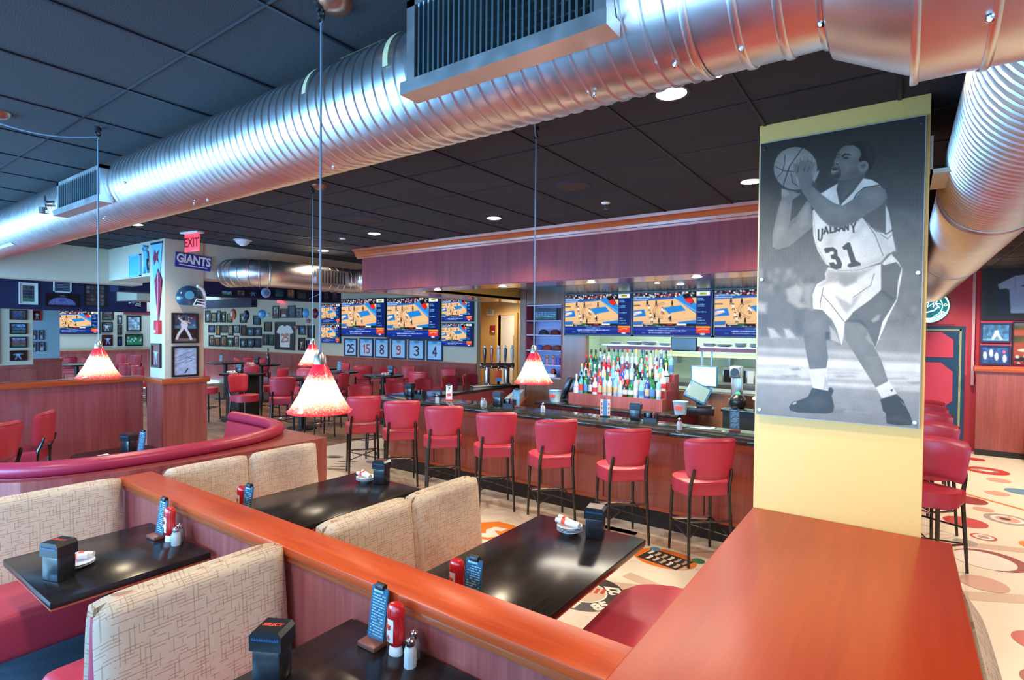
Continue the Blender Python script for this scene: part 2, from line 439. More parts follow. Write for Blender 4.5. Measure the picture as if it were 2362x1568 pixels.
# yellow doorway wall at the end of the bar
mb = MB()
mb.box(-10.15, -9.25, 12.3, 12.42, 0, CE); mb.box(-8.60, -5.6, 12.3, 12.42, 0, CE); mb.box(-9.25, -8.60, 12.3, 12.42, 2.52, CE)
struct(mb.build('wall_doorway', M['cream_y'], smooth=0), 'warm yellow wall with a doorway beyond the beer taps')
mb = MB(); mb.box(-9.31, -9.25, 12.24, 12.44, 0, 2.52); mb.box(-8.66, -8.56, 12.24, 12.44, 0, 2.52); mb.box(-9.31, -8.56, 12.24, 12.44, 2.52, 2.58)
d1 = struct(mb.build('door_1', plain('yellow_door_trim', (.80, .50, .20, 1), .45), smooth=0), 'yellow framed open doorway at the end of the bar')
mb = MB(); mb.box(-8.66, -8.61, 12.44, 13.0, 0, 2.5, bev=.006); mb.build('door_leaf', plain('amber_door', (.78, .45, .14, 1), .4), d1)
mb = MB(); mb.cyl((-8.68, 12.9, 1.02), (-8.71, 12.9, 1.02), .03, n=10); mb.build('door_knob', M['chrome'], d1)
sbox('wall_pantry', plain('pantry_wall_paint', (.70, .64, .56, 1), .6), -12.2, -5.6, 14.2, 14.3, 0, CE)
sbox('wall_right_back', M['redwall'], -.9, 1.13, 12.8, 12.95, 0, CE, label='red far wall with neon sign, behind the right row of stools')
sbox('wall_right_front', M['redwall'], 1.13, 4.2, 12.62, 12.8, 0, CE, label='red far right wall hung with a framed jersey')
sbox('wall_right', M['redwall'], 4.2, 4.35, -3, 12.9, 0, CE)
sbox('wall_far', M['cream'], -21, 7, 15.3, 15.4, 0, CE)
# wainscot
mb = MB(); mb.box(-22.5, -8.47, 10.365, 10.4, .1, 1.24); struct(mb.build('trim_2', M['wood_v'], smooth=0), 'cherry wood wainscot along the dining wall')
mb = MB(); mb.box(-22.5, -8.46, 10.35, 10.4, 1.235, 1.275, bev=.006); mb.box(-22.5, -22.43, -3, 10.35, 1.235, 1.275); struct(mb.build('trim_3', M['wood_x'], smooth=30))
mb = MB(); mb.box(-22.5, -22.465, -3, 10.365, .1, 1.24); struct(mb.build('trim_4', M['wood_v'], smooth=0))

# cream square post with wooden base, and the soffits it carries
sbox('wall_post', M['cream'], -8.22, -7.78, 3.15, 3.64, 1.42, CE, label='cream square post with framed photos and pennant', bev=.008)
mb = MB(); mb.box(-8.24, -7.75, 3.12, 3.67, 0, 1.36); p = struct(mb.build('trim_5', M['wood_v'], smooth=0), 'cherry wood base of the cream post')
mb = MB(); mb.box(-8.27, -7.72, 3.09, 3.70, 1.35, 1.425, bev=.012); struct(mb.build('trim_6', M['wood_y'], smooth=30))
sbox('wall_soffit_dining', M['cream'], -8.22, -7.80, 3.64, 10.4, 2.77, CE, label='cream soffit running from the post to the bar fascia')
sbox('wall_soffit_left', M['cream'], -9.66, -8.22, 3.16, 3.60, 2.78, CE, label='cream soffit left of the post')
sbox('wall_soffit_corner', M['cream'], -10.05, -9.66, -3, 3.60, 2.74, CE, label='cream soffit over the far left room')
sbox('wall_navy_beam', M['navy'], -13.6, -13.2, -3, 5.0, 2.40, CE, label='navy painted beam across the left dining room')
sbox('wall_navy_band', M['navy'], -11.9, -11.5, 3.9, 8.7, 2.74, 3.03, label='navy band hung with photos over the dining room')
sbox('wall_beam_box', M['cream'], -13.2, -12.2, 4.45, 5.5, 2.62, CE)
sbox('wall_navy_niche', M['navy'], -22.4, -18.4, 10.2, 10.40, 2.82, 3.12)
# far left room: two cream pillars with wooden bases
for k, (x0, x1, y0, y1) in enumerate(((-13.78, -13.25, 2.62, 3.12), (-16.1, -15.5, 3.62, 4.12))):
    sbox('wall_pillar_%s' % ('a', 'b')[k], M['cream'] if k == 0 else plain('pale_blue_paint', (.30, .52, .62, 1), .6), x0, x1, y0, y1, 1.3, CE)
    mb = MB(); mb.box(x0 - .03, x1 + .03, y0 - .03, y1 + .03, 0, 1.32); mb.box(x0 - .05, x1 + .05, y0 - .05, y1 + .05, 1.30, 1.37, bev=.01)
    struct(mb.build('trim_%d' % (7 + k), M['wood_v'], smooth=30))

# ------------------------------------------------------------------ bar soffit (fascia, crown, underside)
mb = MB()
mb.box(-6.39, .02, 5.2, 5.26, 2.655, 3.20)
fa = struct(mb.build('wall_bar_fascia', M['wood_dk'], smooth=0), 'purple-red wood fascia over the bar')
mb = MB()
crown = [(5.2, 3.115), (5.185, 3.115), (5.18, 3.135), (5.165, 3.14), (5.16, 3.165), (5.15, 3.175), (5.13, 3.205), (5.10, 3.215), (5.095, 3.245), (5.2, 3.245)]
mb.prism(crown, 'x', -6.49, .12)
mb.prism([(-6.39 - (5.2 - y), z) for y, z in crown], 'y', 5.2, 9.5)
struct(mb.build('trim_9', M['wood_x'], smooth=0), 'orange cherry crown moulding along the fascia top')
mb = MB()
mb.box(-6.39, .02, 5.26, 5.76, 2.65, 2.69); mb.box(-6.39, -5.66, 5.76, 9.9, 2.65, 2.69); mb.box(-.6, .02, 5.76, 9.9, 2.65, 2.69); mb.box(-6.39, -6.33, 5.26, 9.9, 2.69, CE)
struct(mb.build('wall_soffit_underside', wood('mahogany_underside', (.22, .05, .045, 1), (.36, .10, .07, 1), (4, 30, 30), rough=.2, coat=.6), smooth=0), 'polished wood underside of the bar soffit')
mb = MB(); mb.box(-5.72, -5.66, 5.76, 9.9, 2.64, 2.99); struct(mb.build('wall_soffit_inner', plain('yellow_soffit_face', (.78, .50, .09, 1), .6), smooth=0), 'olive yellow inner face of the bar soffit')
mb = MB(); mb.box(-4.62, -.6, 5.80, 8.1, 2.72, 3.0); mb.box(-5.66, -4.62, 5.80, 9.9, 2.96, 3.0); struct(mb.build('wall_bar_ceiling', M['green'], smooth=0), 'dark green lowered ceiling above the bar')
mb = MB(); mb.box(-5.66, -.6, 5.76, 5.80, 2.65, 3.0); struct(mb.build('trim_10', M['green'], smooth=0))

# ------------------------------------------------------------------ wall behind the bar with a kitchen pass window
mb = MB(); wb = M['wood_v']
mb.box(-4.72, -4.27, 8.1, 8.22, 0, 2.96); mb.box(-4.27, -.9, 8.1, 8.22, 2.02, 2.96); mb.box(-4.27, -.9, 8.1, 8.22, 0, 1.22); mb.box(-5.47, -4.72, 8.42, 8.5, 0, 2.96); mb.box(-5.47, -4.72, 8.1, 8.42, 2.56, 2.96); mb.box(-5.47, -4.72, 8.1, 8.42, 0, 1.28)
mb.box(-5.60, -5.46, 8.1, 12.3, 0, 2.96)
struct(mb.build('wall_bar', wood('brown_bar_panel', (.17, .075, .05, 1), (.27, .125, .08, 1), (34, 34, 1.5)), smooth=0), 'brown wood wall behind the bar around the kitchen window')
mb = MB(); mb.box(-.95, -.85, 8.2, 12.8, 0, CE); struct(mb.build('wall_kitchen_right', M['white'], smooth=0))
kw = plain('kitchen_tile_wall', (.50, .66, .52, 1), .35)
sbox('wall_kitchen_back', kw, -5.5, -.9, 10.9, 11.0, 0, CE, label='pale green tiled kitchen wall seen through the pass window')
sbox('wall_kitchen_left', kw, -5.46, -5.40, 8.5, 10.9, 0, CE)

# ------------------------------------------------------------------ yellow column standing at the end of the ledge
sbox('wall_column', M['yellow'], -.664, .095, 3.285, 3.95, 0, CE, label='square yellow painted column carrying the basketball poster', bev=.004)

# ------------------------------------------------------------------ partitions
t = thing('half_wall', 'low cherry wood wall with wide flat cap in front of the yellow column', 'partition', (-.23, 0, 0))
mb = MB(); mb.box(-.40, .40, -2.0, 3.28, 0, 1.075); mb.build('panel', M['wood_v'], t, smooth=0)
mb = MB(); mb.box(-.434, .440, -2.0, 3.28, 1.075, 1.12, bev=.008); mb.build('cap', wood('ledge_veneer', (.36, .030, .005, 1), (.48, .058, .008, 1), (30, 1.6, 30), rough=.3, coat=0, streak=.4, spec=.35), t, smooth=30)
t = thing('booth_divider', 'long cherry divider with flat cap between the two rows of booths', 'partition', (-2.7, 1.72, 0))
mb = MB(); mb.box(-2.02, 2.06, -.09, .09, 0, .925); mb.build('panel', M['wood_v'], t, smooth=0)
mb = MB(); mb.box(-2.06, 2.06, -.115, .115, .925, .97, bev=.006); mb.build('cap', wood('divider_cap_veneer', (.44, .050, .012, 1), (.60, .095, .020, 1), (2.2, 42, 42), rough=.3, coat=0, spec=.3), t, smooth=30)
mb = MB(); mb.box(-2.05, 2.06, -.102, .102, .885, .925, bev=.006); mb.build('cap_moulding', M['wood_x'], t, smooth=30)
t = thing('dining_half_wall', 'cherry wood half wall with blue window reflections left of the cream post', 'partition', (-8.37, .1, 0))
mb = MB(); mb.box(-.06, .06, -2.6, 3.0, 0, 1.37); mb.build('panel', wood('glossy_cherry_panel', (.20, .045, .045, 1), (.33, .085, .085, 1), (38, 38, 1.3), rough=.16, coat=.7), t, smooth=0)
mb = MB(); mb.box(-.12, .12, -2.6, 3.0, 1.37, 1.44, bev=.01); mb.build('cap', M['wood_y'], t, smooth=30)
# ------------------------------------------------------------------ upholstery shapes
def pillow(mb, nu, nv, mid, nrm, half, cr=.06, pw=5, mat=None):
    """closed cushion: mid(s,t)->point, nrm(s,t)->unit vector, half = half thickness; s,t in -1..1"""
    vs = []; idx = {}
    def P(i, j, sgn):
        s, t = -1 + 2 * i / nu, -1 + 2 * j / nv
        e = max(0.0, (1 - abs(s) ** pw)) ** .5 * max(0.0, (1 - abs(t) ** pw)) ** .5
        edge = i in (0, nu) or j in (0, nv)
        k = (i, j, 0 if edge else sgn)
        if k not in idx:
            s2 = s * (1 - cr * abs(t) ** 6); t2 = t * (1 - cr * abs(s) ** 6)
            idx[k] = len(vs); vs.append(Vector(mid(s2, t2)) + Vector(nrm(s2, t2)) * half * e * sgn)
        return idx[k]
    fs = []
    for i in range(nu):
        for j in range(nv):
            fs.append((P(i, j, 1), P(i + 1, j, 1), P(i + 1, j + 1, 1), P(i, j + 1, 1)))
            fs.append((P(i, j, -1), P(i, j + 1, -1), P(i + 1, j + 1, -1), P(i + 1, j, -1)))
    mb.add(vs, fs, mat)
def warp(k, n):
    """parameter clustered near both ends (-1..1), for crisp cushion edges"""
    t = -1 + 2 * k / n
    return math.copysign(1 - (1 - abs(t)) ** 1.6, t)
def slab(mb, poly, z0, z1, bev=.02, seg=3, mat=None):
    bm = bmesh.new()
    lo = [bm.verts.new((x, y, z0)) for x, y in poly]; hi = [bm.verts.new((x, y, z1)) for x, y in poly]
    n = len(poly)
    f0 = bm.faces.new(list(reversed(lo))); f1 = bm.faces.new(hi)
    for i in range(n): bm.faces.new((lo[i], lo[(i + 1) % n], hi[(i + 1) % n], hi[i]))
    if bev:
        ed = list(f0.edges) + list(f1.edges)
        bmesh.ops.bevel(bm, geom=ed, offset=bev, segments=seg, profile=.5, affect='EDGES', clamp_overlap=True)
    bm.verts.index_update()
    mb.add([tuple(v.co) for v in bm.verts], [tuple(v.index for v in f.verts) for f in bm.faces], mat); bm.free()
def rrect(x0, x1, y0, y1, r, n=5):
    out = []
    for cx, cy, a in ((x1 - r, y1 - r, 0), (x0 + r, y1 - r, 90), (x0 + r, y0 + r, 180), (x1 - r, y0 + r, 270)):
        for k in range(n + 1):
            t = math.radians(a + 90 * k / n); out.append((cx + r * math.cos(t), cy + r * math.sin(t)))
    return out

# ------------------------------------------------------------------ bar stool (faces local +y)
def make_stool(label, cat, group):
    t = thing('bar_stool', label, cat, group=group)
    mb = MB()
    out = []
    for k in range(33):   # rounded front, straight tapered sides
        a = math.radians(-8 + 196 * k / 32); out.append((.245 * math.cos(a) * (1 if abs(math.cos(a)) < .97 else .995), -.0 + .235 * math.sin(a) ** 1 if math.sin(a) > 0 else .235 * math.sin(a)))
    poly = [(-.205, -.215), (.205, -.215)] + out
    slab(mb, poly, .615, .745, .03, 4)
    mb.build('seat', M['vinyl'], t, smooth=50)
    mb = MB()
    def mid(s, q):
        z = .965 + .19 * q; hw = .205 + .047 * (q + 1) / 2 * 1.0
        x = s * hw
        return (x, -.262 + .085 * (abs(s) ** 2.2) - .025 * (q + 1) / 2, z + .006 * (1 - s * s))
    def nrm(s, q):
        v = Vector((-.45 * s, 1, 0)); return v.normalized()
    pillow(mb, 16, 14, mid, nrm, .036, cr=.075, pw=7)
    mb.build('backrest', M['vinyl'], t, smooth=60)
    mb = MB()   # piping seam behind the top edge
    mb.tube([(x, -.262 + .085 * (abs(x / .245) ** 2.2) - .024 - .033, 1.128 + .006 * (1 - (x / .245) ** 2)) for x in [-.225 + .45 * k / 12 for k in range(13)]], .0035, 5)
    mb.build('piping', M['vinyl_dk'], t)
    for s in (-1, 1):
        mb = MB(); mb.tube([(s * .205, -.262, 0), (s * .198, -.235, .30), (s * .186, -.212, .60), (s * .180, -.225, .74), (s * .176, -.262, .83), (s * .172, -.275, .88)], [.013, .016, .018, .018, .016, .012], 8)
        mb.build('leg', M['black_metal'], t)
        mb = MB(); mb.tube([(s * .205, .195, 0), (s * .19, .175, .62)], [.013, .018], 8); mb.build('leg', M['black_metal'], t)
        mb = MB(); mb.tube([(s * .198, -.235, .26), (s * .199, .185, .30)], .010, 6); mb.build('side_rung', M['black_metal'], t)
    mb = MB(); mb.box(-.195, .195, .172, .202, .285, .305, bev=.005); mb.build('footrest', M['chrome'], t)
    mb = MB(); mb.tube([(-.196, -.235, .40), (.196, -.235, .40)], .009, 6); mb.tube([(0, -.02, .275), (-.19, -.235, .26)], .007, 6); mb.tube([(0, -.02, .275), (.19, -.235, .26)], .007, 6); mb.tube([(-.197, .18, .29), (0, -.02, .275)], .007, 6); mb.tube([(.197, .18, .29), (0, -.02, .275)], .007, 6)
    mb.build('cross_rung', M['black_metal'], t)
    return t
near_stools = [(-6.34, 'red vinyl bar stool at the far left corner of the bar front'), (-5.55, 'second red bar stool from the left along the bar front'),
               (-4.77, 'third red bar stool from the left, behind the patterned booth'), (-3.94, 'fourth red bar stool from the left, over the patterned bench end'),
               (-3.15, 'third red bar stool from the yellow column'), (-2.31, 'second red bar stool from the yellow column'), (-1.52, 'red vinyl bar stool nearest the yellow column')]
G1 = 'bar stools along the front of the bar'
st0 = make_stool(near_stools[0][1], 'bar stool', G1); st0.location = (-6.34, 5.18, 0); st0.rotation_euler = (0, 0, math.radians(56))
rr = [math.radians(a) for a in (56, 52, 47, 45, 48, 43, 41)]
for (x, l), a in list(zip(near_stools, rr))[1:]:
    dup(st0, (x, 5.18, 0), a, l, G1)
dup(st0, (-.70, 5.19, 0), math.radians(38), 'red bar stool mostly hidden behind the yellow column', G1)
for k, (x, y) in enumerate(((-7.2, 6.0), (-7.2, 6.78), (-7.25, 7.55), (-7.25, 8.3), (-7.25, 8.95))):
    dup(st0, (x + .0, y, 0), -PI / 2, '%s red stool from the front along the left end of the bar' % ORD[k + 1], 'bar stools along the left end of the bar')
for k, y in enumerate((6.1, 7.2, 8.15, 8.95, 9.6)):
    dup(st0, (.20, y, 0), math.radians(150), ['red bar stool right of the yellow column, nearest and seen whole', 'second red stool right of the yellow column, behind the nearest', 'middle red stool in the row right of the yellow column', 'fourth red stool in the row right of the yellow column', 'farthest red stool in the row right of the yellow column'][k], 'bar stools along the right end of the bar')

# ------------------------------------------------------------------ bar counter
bar = thing('bar_counter', 'horseshoe bar with cherry panels and polished black granite top', 'bar counter', (-3.3, 5.7, 0))
def rel(poly, o=(-3.3, 5.7)): return [(x - o[0], y - o[1]) for x, y in poly]
def barring(o, i):
    x0, x1, y0 = -6.60 + o, -.02 - o, 5.46 + o; r = .32 - o * .6
    a = [(x0, 9.9)]
    a += [(x0 + r + r * math.cos(math.radians(t)), y0 + r + r * math.sin(math.radians(t))) for t in range(180, 271, 15)]
    a += [(x1 - r + r * math.cos(math.radians(t)), y0 + r + r * math.sin(math.radians(t))) for t in range(270, 361, 15)]
    a += [(x1, 10.0)]
    b = [(-.62 - i, 10.0), (-.62 - i, 6.09 + i), (-5.9 + i, 6.09 + i), (-5.9 + i, 9.9)]
    return a + b
mb = MB(); slab(mb, rel(barring(0, 0)), 1.03, 1.07, .012, 2); mb.build('granite_top', M['granite'], bar, smooth=30)
def ringpart(name, o, th, z0, z1, mat):
    A = rel(barring(o, 0))[:-4]; B = rel(barring(o + th, 0))[:-4]; n = len(A); mb = MB()
    vs = [(x, y, z) for z in (z0, z1) for x, y in A + B]; m = 2 * n; fs = []
    for k in range(n - 1):
        fs += [(k, k + 1, k + 1 + m, k + m), (n + k + 1, n + k, n + k + m, n + k + 1 + m), (k + m, k + 1 + m, n + k + 1 + m, n + k + m), (k + 1, k, n + k, n + k + 1)]
    fs += [(0, m, m + n, n), (n - 1, 2 * n - 1, m + 2 * n - 1, m + n - 1)]
    mb.add(vs, fs); return mb.build(name, mat, bar, smooth=30)
M['bar_face'] = wood('bar_front_veneer', (.24, .05, .034, 1), (.42, .10, .066, 1), (30, 30, 1.4), rough=.25, coat=.3)
ringpart('front_panel', .17, .05, .19, .93, M['bar_face']); ringpart('frieze', .155, .07, .93, 1.03, M['wood_x']); ringpart('toe_kick', .19, .05, 0, .19, M['black']); ringpart('base_moulding', .155, .04, .19, .225, M['wood_x'])
mb = MB()
for x in (-5.35, -4.55, -3.55, -2.72, -1.6, -.8): mb.box(x - .006 + 3.3, x + .006 + 3.3, -.073, -.069, .225, .93)
mb.build('panel_joints', M['black'], bar, smooth=0)
mb = MB()
for y0, y1, x0, x1 in ((6.09, 6.4, -5.9, -.62),): mb.box(x0 + 3.3, x1 + 3.3, y0 - 5.7 + .0, y1 - 5.7, .80, .84)
mb.box(-5.9 + 3.3, -5.5 + 3.3, 6.4 - 5.7, 9.9 - 5.7, .80, .84)
mb.build('inner_work_shelf', M['steel'], bar, smooth=0)
mb = MB(); mb.box(-5.9 + 3.3, -.62 + 3.3, 6.05 - 5.7, 6.09 - 5.7, .05, 1.03); mb.box(-5.93 + 3.3, -5.9 + 3.3, 6.09 - 5.7, 9.9 - 5.7, .05, 1.03); mb.build('inner_panel', M['wood_dk'], bar, smooth=0)

# ------------------------------------------------------------------ booth benches
def bench_half(t, xb, sgn, y0, y1, npan, seat=True, oy=0):
    """slanted upholstered back facing sgn*x and its seat; local coordinates"""
    L = (y1 - y0) / npan
    for k in range(npan):
        a, b = y0 + k * L, y0 + (k + 1) * L; mb = MB()
        def mid(s, q, a=a, b=b):
            z = .70 + .30 * q; lean = .060 * (1 - (q + 1) / 2)
            return (xb + sgn * (.028 + lean), (a + b) / 2 + s * (b - a) / 2, z - .016 * abs(s) ** 8 * (1 if q > 0 else 0))
        def nrm(s, q): return Vector((sgn, 0, .2)).normalized()
        pillow(mb, 18, 18, mid, nrm, .044, cr=.022, pw=14)
        mb.build('backrest_panel', M['fabric'], t, smooth=60)
    if seat:
        x0, x1 = xb + sgn * .10, xb + sgn * .66
        if x0 > x1: x0, x1 = x1, x0
        mb = MB(); mb.box(x0, x1, y0, y1, .20, .475, bev=.05, seg=4); mb.build('seat', M['vinyl'], t, smooth=50)
        for yy in (y0 + .10, y1 - .10):
            for xx in (x0 + .10, x1 - .10):
                mb = MB(); mb.tube([(xx, yy, 0), (xx, yy, .21)], [.028, .045], 4); mb.build('leg', M['wood_v'], t, smooth=0)
def bench(label, x, y0, y1, npan, sides=(1, -1), core=M['vinyl_dk'], group=None):
    t = thing('booth_bench', label, 'bench', (x, (y0 + y1) / 2, 0), 0, group)
    h = (y1 - y0) / 2
    for s in sides: bench_half(t, 0, s, -h, h, npan)
    mb = MB(); top, bot = (.02, .10)
    pl = [(-bot if -1 in sides else -.02, .2), (bot if 1 in sides else .02, .2), (top if 1 in sides else .02, .93), (-top if -1 in sides else -.02, .93)]
    mb.prism(pl, 'y', -h + .012, h - .012); mb.build('core', core, t, smooth=0)
    return t
GB = 'upholstered booth benches'
bench('double booth bench with woven cream back and red seats, nearest the camera', -2.61, .78, 1.605, 1)
bench('woven cream booth bench at the far left below the red curved booth', -4.70, .62, 1.605, 1, sides=(1,))
bench('double woven cream bench in the middle, between two black tables', -2.64, 1.85, 3.22, 2)
bench('woven cream booth bench behind the farther black table, against the curved booth', -4.66, 1.85, 3.22, 2, sides=(1,))
# red seat beside the ledge
t = thing('booth_bench', 'red vinyl bench seat tucked against the wide ledge wall', 'bench', (-.94, 2.66, 0))
mb = MB()
poly = [(-.47, -.80), (.265, -.80), (.265, .80), (-.15, .80)] + [(-.23 + .24 * math.cos(math.radians(a)), .56 + .24 * math.sin(math.radians(a))) for a in range(90, 181, 15)]
slab(mb, poly, .34, .46, .025, 3); mb.build('seat', M['vinyl'], t, smooth=50)
mb = MB(); slab(mb, [(x * .93 - .0, y * .97) for x, y in poly], .0, .34, .0); mb.build('base', M['black_wood'], t, smooth=30)
mb = MB(); mb.box(.20, .262, -.8, .58, .46, 1.0, bev=.02); mb.build('backrest_panel', M['vinyl'], t)
# bluish patterned bench on the far side of the ledge
t = thing('booth_bench', 'blue-lit woven bench back along the right side of the ledge', 'bench', (.175, 1.3, 0))
mb = MB()
def mid(s, q): return (.058, .0 + s * 1.82, .75 + .30 * q - .07 * max(0, s - .8) * (1 + q) * 2)
pillow(mb, 24, 12, mid, lambda s, q: Vector((1, 0, 0)), .055, cr=.03, pw=9); mb.build('backrest_panel', M['fabric'], t, smooth=60)
mb = MB(); mb.box(.09, .55, -1.7, 1.7, .2, .46, bev=.04, seg=3); mb.build('seat', M['vinyl'], t)
mb = MB(); mb.box(.03, .5, -1.65, 1.65, 0, .22); mb.build('base', M['black_wood'], t, smooth=0)

# ------------------------------------------------------------------ booth tables
def table(label, x0, x1, y0, y1, group='black booth tables'):
    cx, cy = (x0 + x1) / 2, (y0 + y1) / 2
    t = thing('booth_table', label, 'table', (cx, cy, 0), 0, group)
    w, d = (x1 - x0) / 2, (y1 - y0) / 2
    mb = MB(); mb.box(-w, w, -d, d, .722, .76, bev=.005); mb.build('tabletop', M['black_top'], t, smooth=30)
    mb = MB(); mb.box(-w + .004, w - .004, -d + .004, d - .004, .712, .722); mb.build('edge_band', M['wood_x'], t, smooth=0)
    mb = MB(); mb.cyl((0, 0, .05), (0, 0, .71), .045, n=16); mb.cyl((0, 0, .69), (0, 0, .712), .11, n=16); mb.build('pedestal', M['black_metal'], t)
    mb = MB(); mb.box(-.28, .28, -.04, .04, 0, .05, bev=.012); mb.box(-.04, .04, -.28, .28, 0, .05, bev=.012); mb.build('base', M['black_metal'], t)
    return t
table('black wood table with condiments in the left booth behind the nearest bench', -4.165, -3.33, .842, 1.60)
table('black wood table in the foreground cut by the bottom edge', -2.05, -1.29, .84, 1.618)
table('black wood table in the middle booth beside the red bench', -2.12, -1.32, 1.85, 3.36)
table('black wood table in the farther booth, behind the middle bench', -4.12, -3.26, 1.85, 3.29)

# ------------------------------------------------------------------ curved red banquette in a wooden surround
t = thing('curved_banquette', 'curved red vinyl booth with rolled top edge in a cherry surround', 'banquette', (-5.8, 2.2, 0))
path = [(-6.85, .82), (-6.35, .84), (-5.95, .93), (-5.66, 1.08), (-5.44, 1.30), (-5.31, 1.58), (-5.25, 1.95), (-5.23, 2.3), (-5.25, 2.65), (-5.31, 2.95), (-5.42, 3.20), (-5.60, 3.40), (-5.86, 3.52), (-6.2, 3.56), (-6.85, 3.56)]
P3 = [Vector((x + 5.8, y - 2.2, 0)) for x, y in path]
def catmull(pts, n):
    out = []
    for i in range(len(pts) - 1):
        p0 = pts[max(0, i - 1)]; p1 = pts[i]; p2 = pts[i + 1]; p3 = pts[min(len(pts) - 1, i + 2)]
        for k in range(n):
            u = k / n; out.append(.5 * ((2 * p1) + (p2 - p0) * u + (2 * p0 - 5 * p1 + 4 * p2 - p3) * u * u + (3 * p1 - p0 - 3 * p2 + p3) * u ** 3))
    out.append(pts[-1]); return out
P3 = catmull(P3, 4)
def sweep(mb, pts, prof):
    n = len(prof); vs = []; fs = []
    for i, p in enumerate(pts):
        d = (pts[min(i + 1, len(pts) - 1)] - pts[max(i - 1, 0)]).normalized(); r = Vector((-d.y, d.x, 0))   # r points into the booth
        vs += [p + r * a + Vector((0, 0, z)) for a, z in prof]
    for i in range(len(pts) - 1):
        for k in range(n): fs.append((i * n + k, i * n + (k + 1) % n, (i + 1) * n + (k + 1) % n, (i + 1) * n + k))
    fs.append(tuple(range(n))); fs.append(tuple(reversed(range((len(pts) - 1) * n, len(pts) * n))))
    mb.add(vs, fs)
roll = [(.075 * math.cos(math.radians(a)), .985 + .06 * math.sin(math.radians(a))) for a in range(-90, 270, 24)]
half = len(P3) // 2 + 3
mb = MB(); sweep(mb, P3[:half], roll); mb.build('top_roll', M['vinyl_dk'], t, smooth=60)
mb = MB(); sweep(mb, P3[half - 1:], roll); mb.build('top_roll', M['vinyl_dk'], t, smooth=60)
mb = MB(); sweep(mb, P3, [(-.05, .93), (-.05, .42), (.16, .42), (.14, .6), (.085, .93)]); mb.build('backrest', M['vinyl'], t, smooth=50)
mb = MB(); sweep(mb, P3, [(.10, .24), (.10, .46), (.50, .46), (.52, .43), (.52, .24)]); mb.build('seat', M['vinyl'], t, smooth=50)
mb = MB(); sweep(mb, P3, [(.12, 0), (.12, .24), (.44, .24), (.44, 0)]); mb.build('base', M['black_wood'], t, smooth=30)
o = [(x + 5.8, y - 2.2) for x, y in path]
outer = [(-6.85, .70), (-6.3, .71), (-5.9, .80), (-5.58, .96), (-5.34, 1.18), (-5.19, 1.45), (-5.10, 1.8), (-5.05, 2.2), (-5.02, 3.62), (-6.85, 3.66)]
outer = [(x + 5.8, y - 2.2) for x, y in outer]
inner = [(p.x, p.y) for p in P3]
mb = MB()
mb.prism(outer + list(reversed(inner)), 'z', 0, .925); mb.build('surround', M['wood_v'], t, smooth=0)
tt = thing('oval_table', 'black table inside the curved red booth', 'table', (-6.45, 2.25, 0))
mb = MB(); slab(mb, rrect(-.50, .50, -.36, .36, .15), .737, .775, .008, 2); mb.build('tabletop', M['black_top'], tt, smooth=30)
mb = MB(); mb.lathe([(0, 0), (.25, 0), (.24, .03), (.05, .05), (.045, .72), (.12, .737), (0, .737)], 18); mb.build('pedestal', M['black_metal'], tt)
# ------------------------------------------------------------------ dining room: high chairs and tables
GD = 'red chairs in the dining room'
dining = [ # x, y, heading of the seat front (deg, 0 = +y), label
 (-12.7, 6.0, -60, 'red dining stool half hidden behind the cream post'),
 (-10.75, 5.85, -75, 'red dining stool seen from its side, right of the black pedestal table'),
 (-13.7, 7.55, 55, 'purple-red dining stool back above the black pedestal table'),
 (-12.0, 7.2, 120, 'red dining stool turned left, behind the side-on stool'),
 (-15.8, 9.1, 55, 'dark red dining stool near the photo wall, left of the bottle'),
 (-17.3, 9.6, 55, 'dark red dining stool farthest back below the photo wall'),
 (-9.89, 6.12, 56, 'red dining stool with its back to us, left of the large red pendant'),
 (-16.6, 9.0, -20, 'red dining stool top by the far left wainscot'),
 (-11.2, 7.35, 200, 'small red dining stool back beside the stacked plates'),
 (-13.5, 9.2, 50, 'red dining stool behind the upper red pendant'),
 (-9.95, 7.35, 120, 'red dining stool in profile right of the large red pendant'),
 (-11.35, 9.3, 45, 'red dining stool below the framed number 25'),
 (-10.15, 9.15, -110, 'red dining stool facing the window table, below the framed number 8'),
 (-10.4, 9.75, 180, 'red dining stool against the wall below the framed number 3'),
 (-8.85, 8.9, 20, 'dark red dining stool below the framed number 4'),
 (-9.0, 9.75, 180, 'dark red dining stool at the right end of the dining wall'),
 (-12.5, 9.35, 180, 'red dining stool behind the plates, left of the framed numbers'),
 (-9.15, 6.45, -100, 'red dining stool glowing under the large red pendant'),
]
for x, y, h, l in dining: dup(st0, (x, y, 0), math.radians(h), l, GD)
GL = 'red chairs in the left dining room'
for x, y, h, l in ((-20.9, 5.8, 60, 'dark red chair at the left dining room table, leftmost'), (-20.0, 6.1, 60, 'dark red chair second from left in the left dining room'),
                   (-21.5, 7.2, 200, 'red chair seen over the left red pendant'), (-16.1, 5.8, 20, 'dark red chair just right of the left red pendant'),
                   (-15.2, 5.75, 10, 'purple-red chair back beside the cream post'), (-20.6, 7.3, 200, 'red chair between the left pendant and the post')):
    dup(st0, (x, y, 0), math.radians(h), l, GL)
dup(st0, (-7.30, 1.30, 0), math.radians(120), 'red stool cut by the left edge in front of the half wall', 'red stools at the left edge')
dup(st0, (-7.85, 1.72, 0), math.radians(150), 'red stool with curved black leg before the half wall', 'red stools at the left edge')
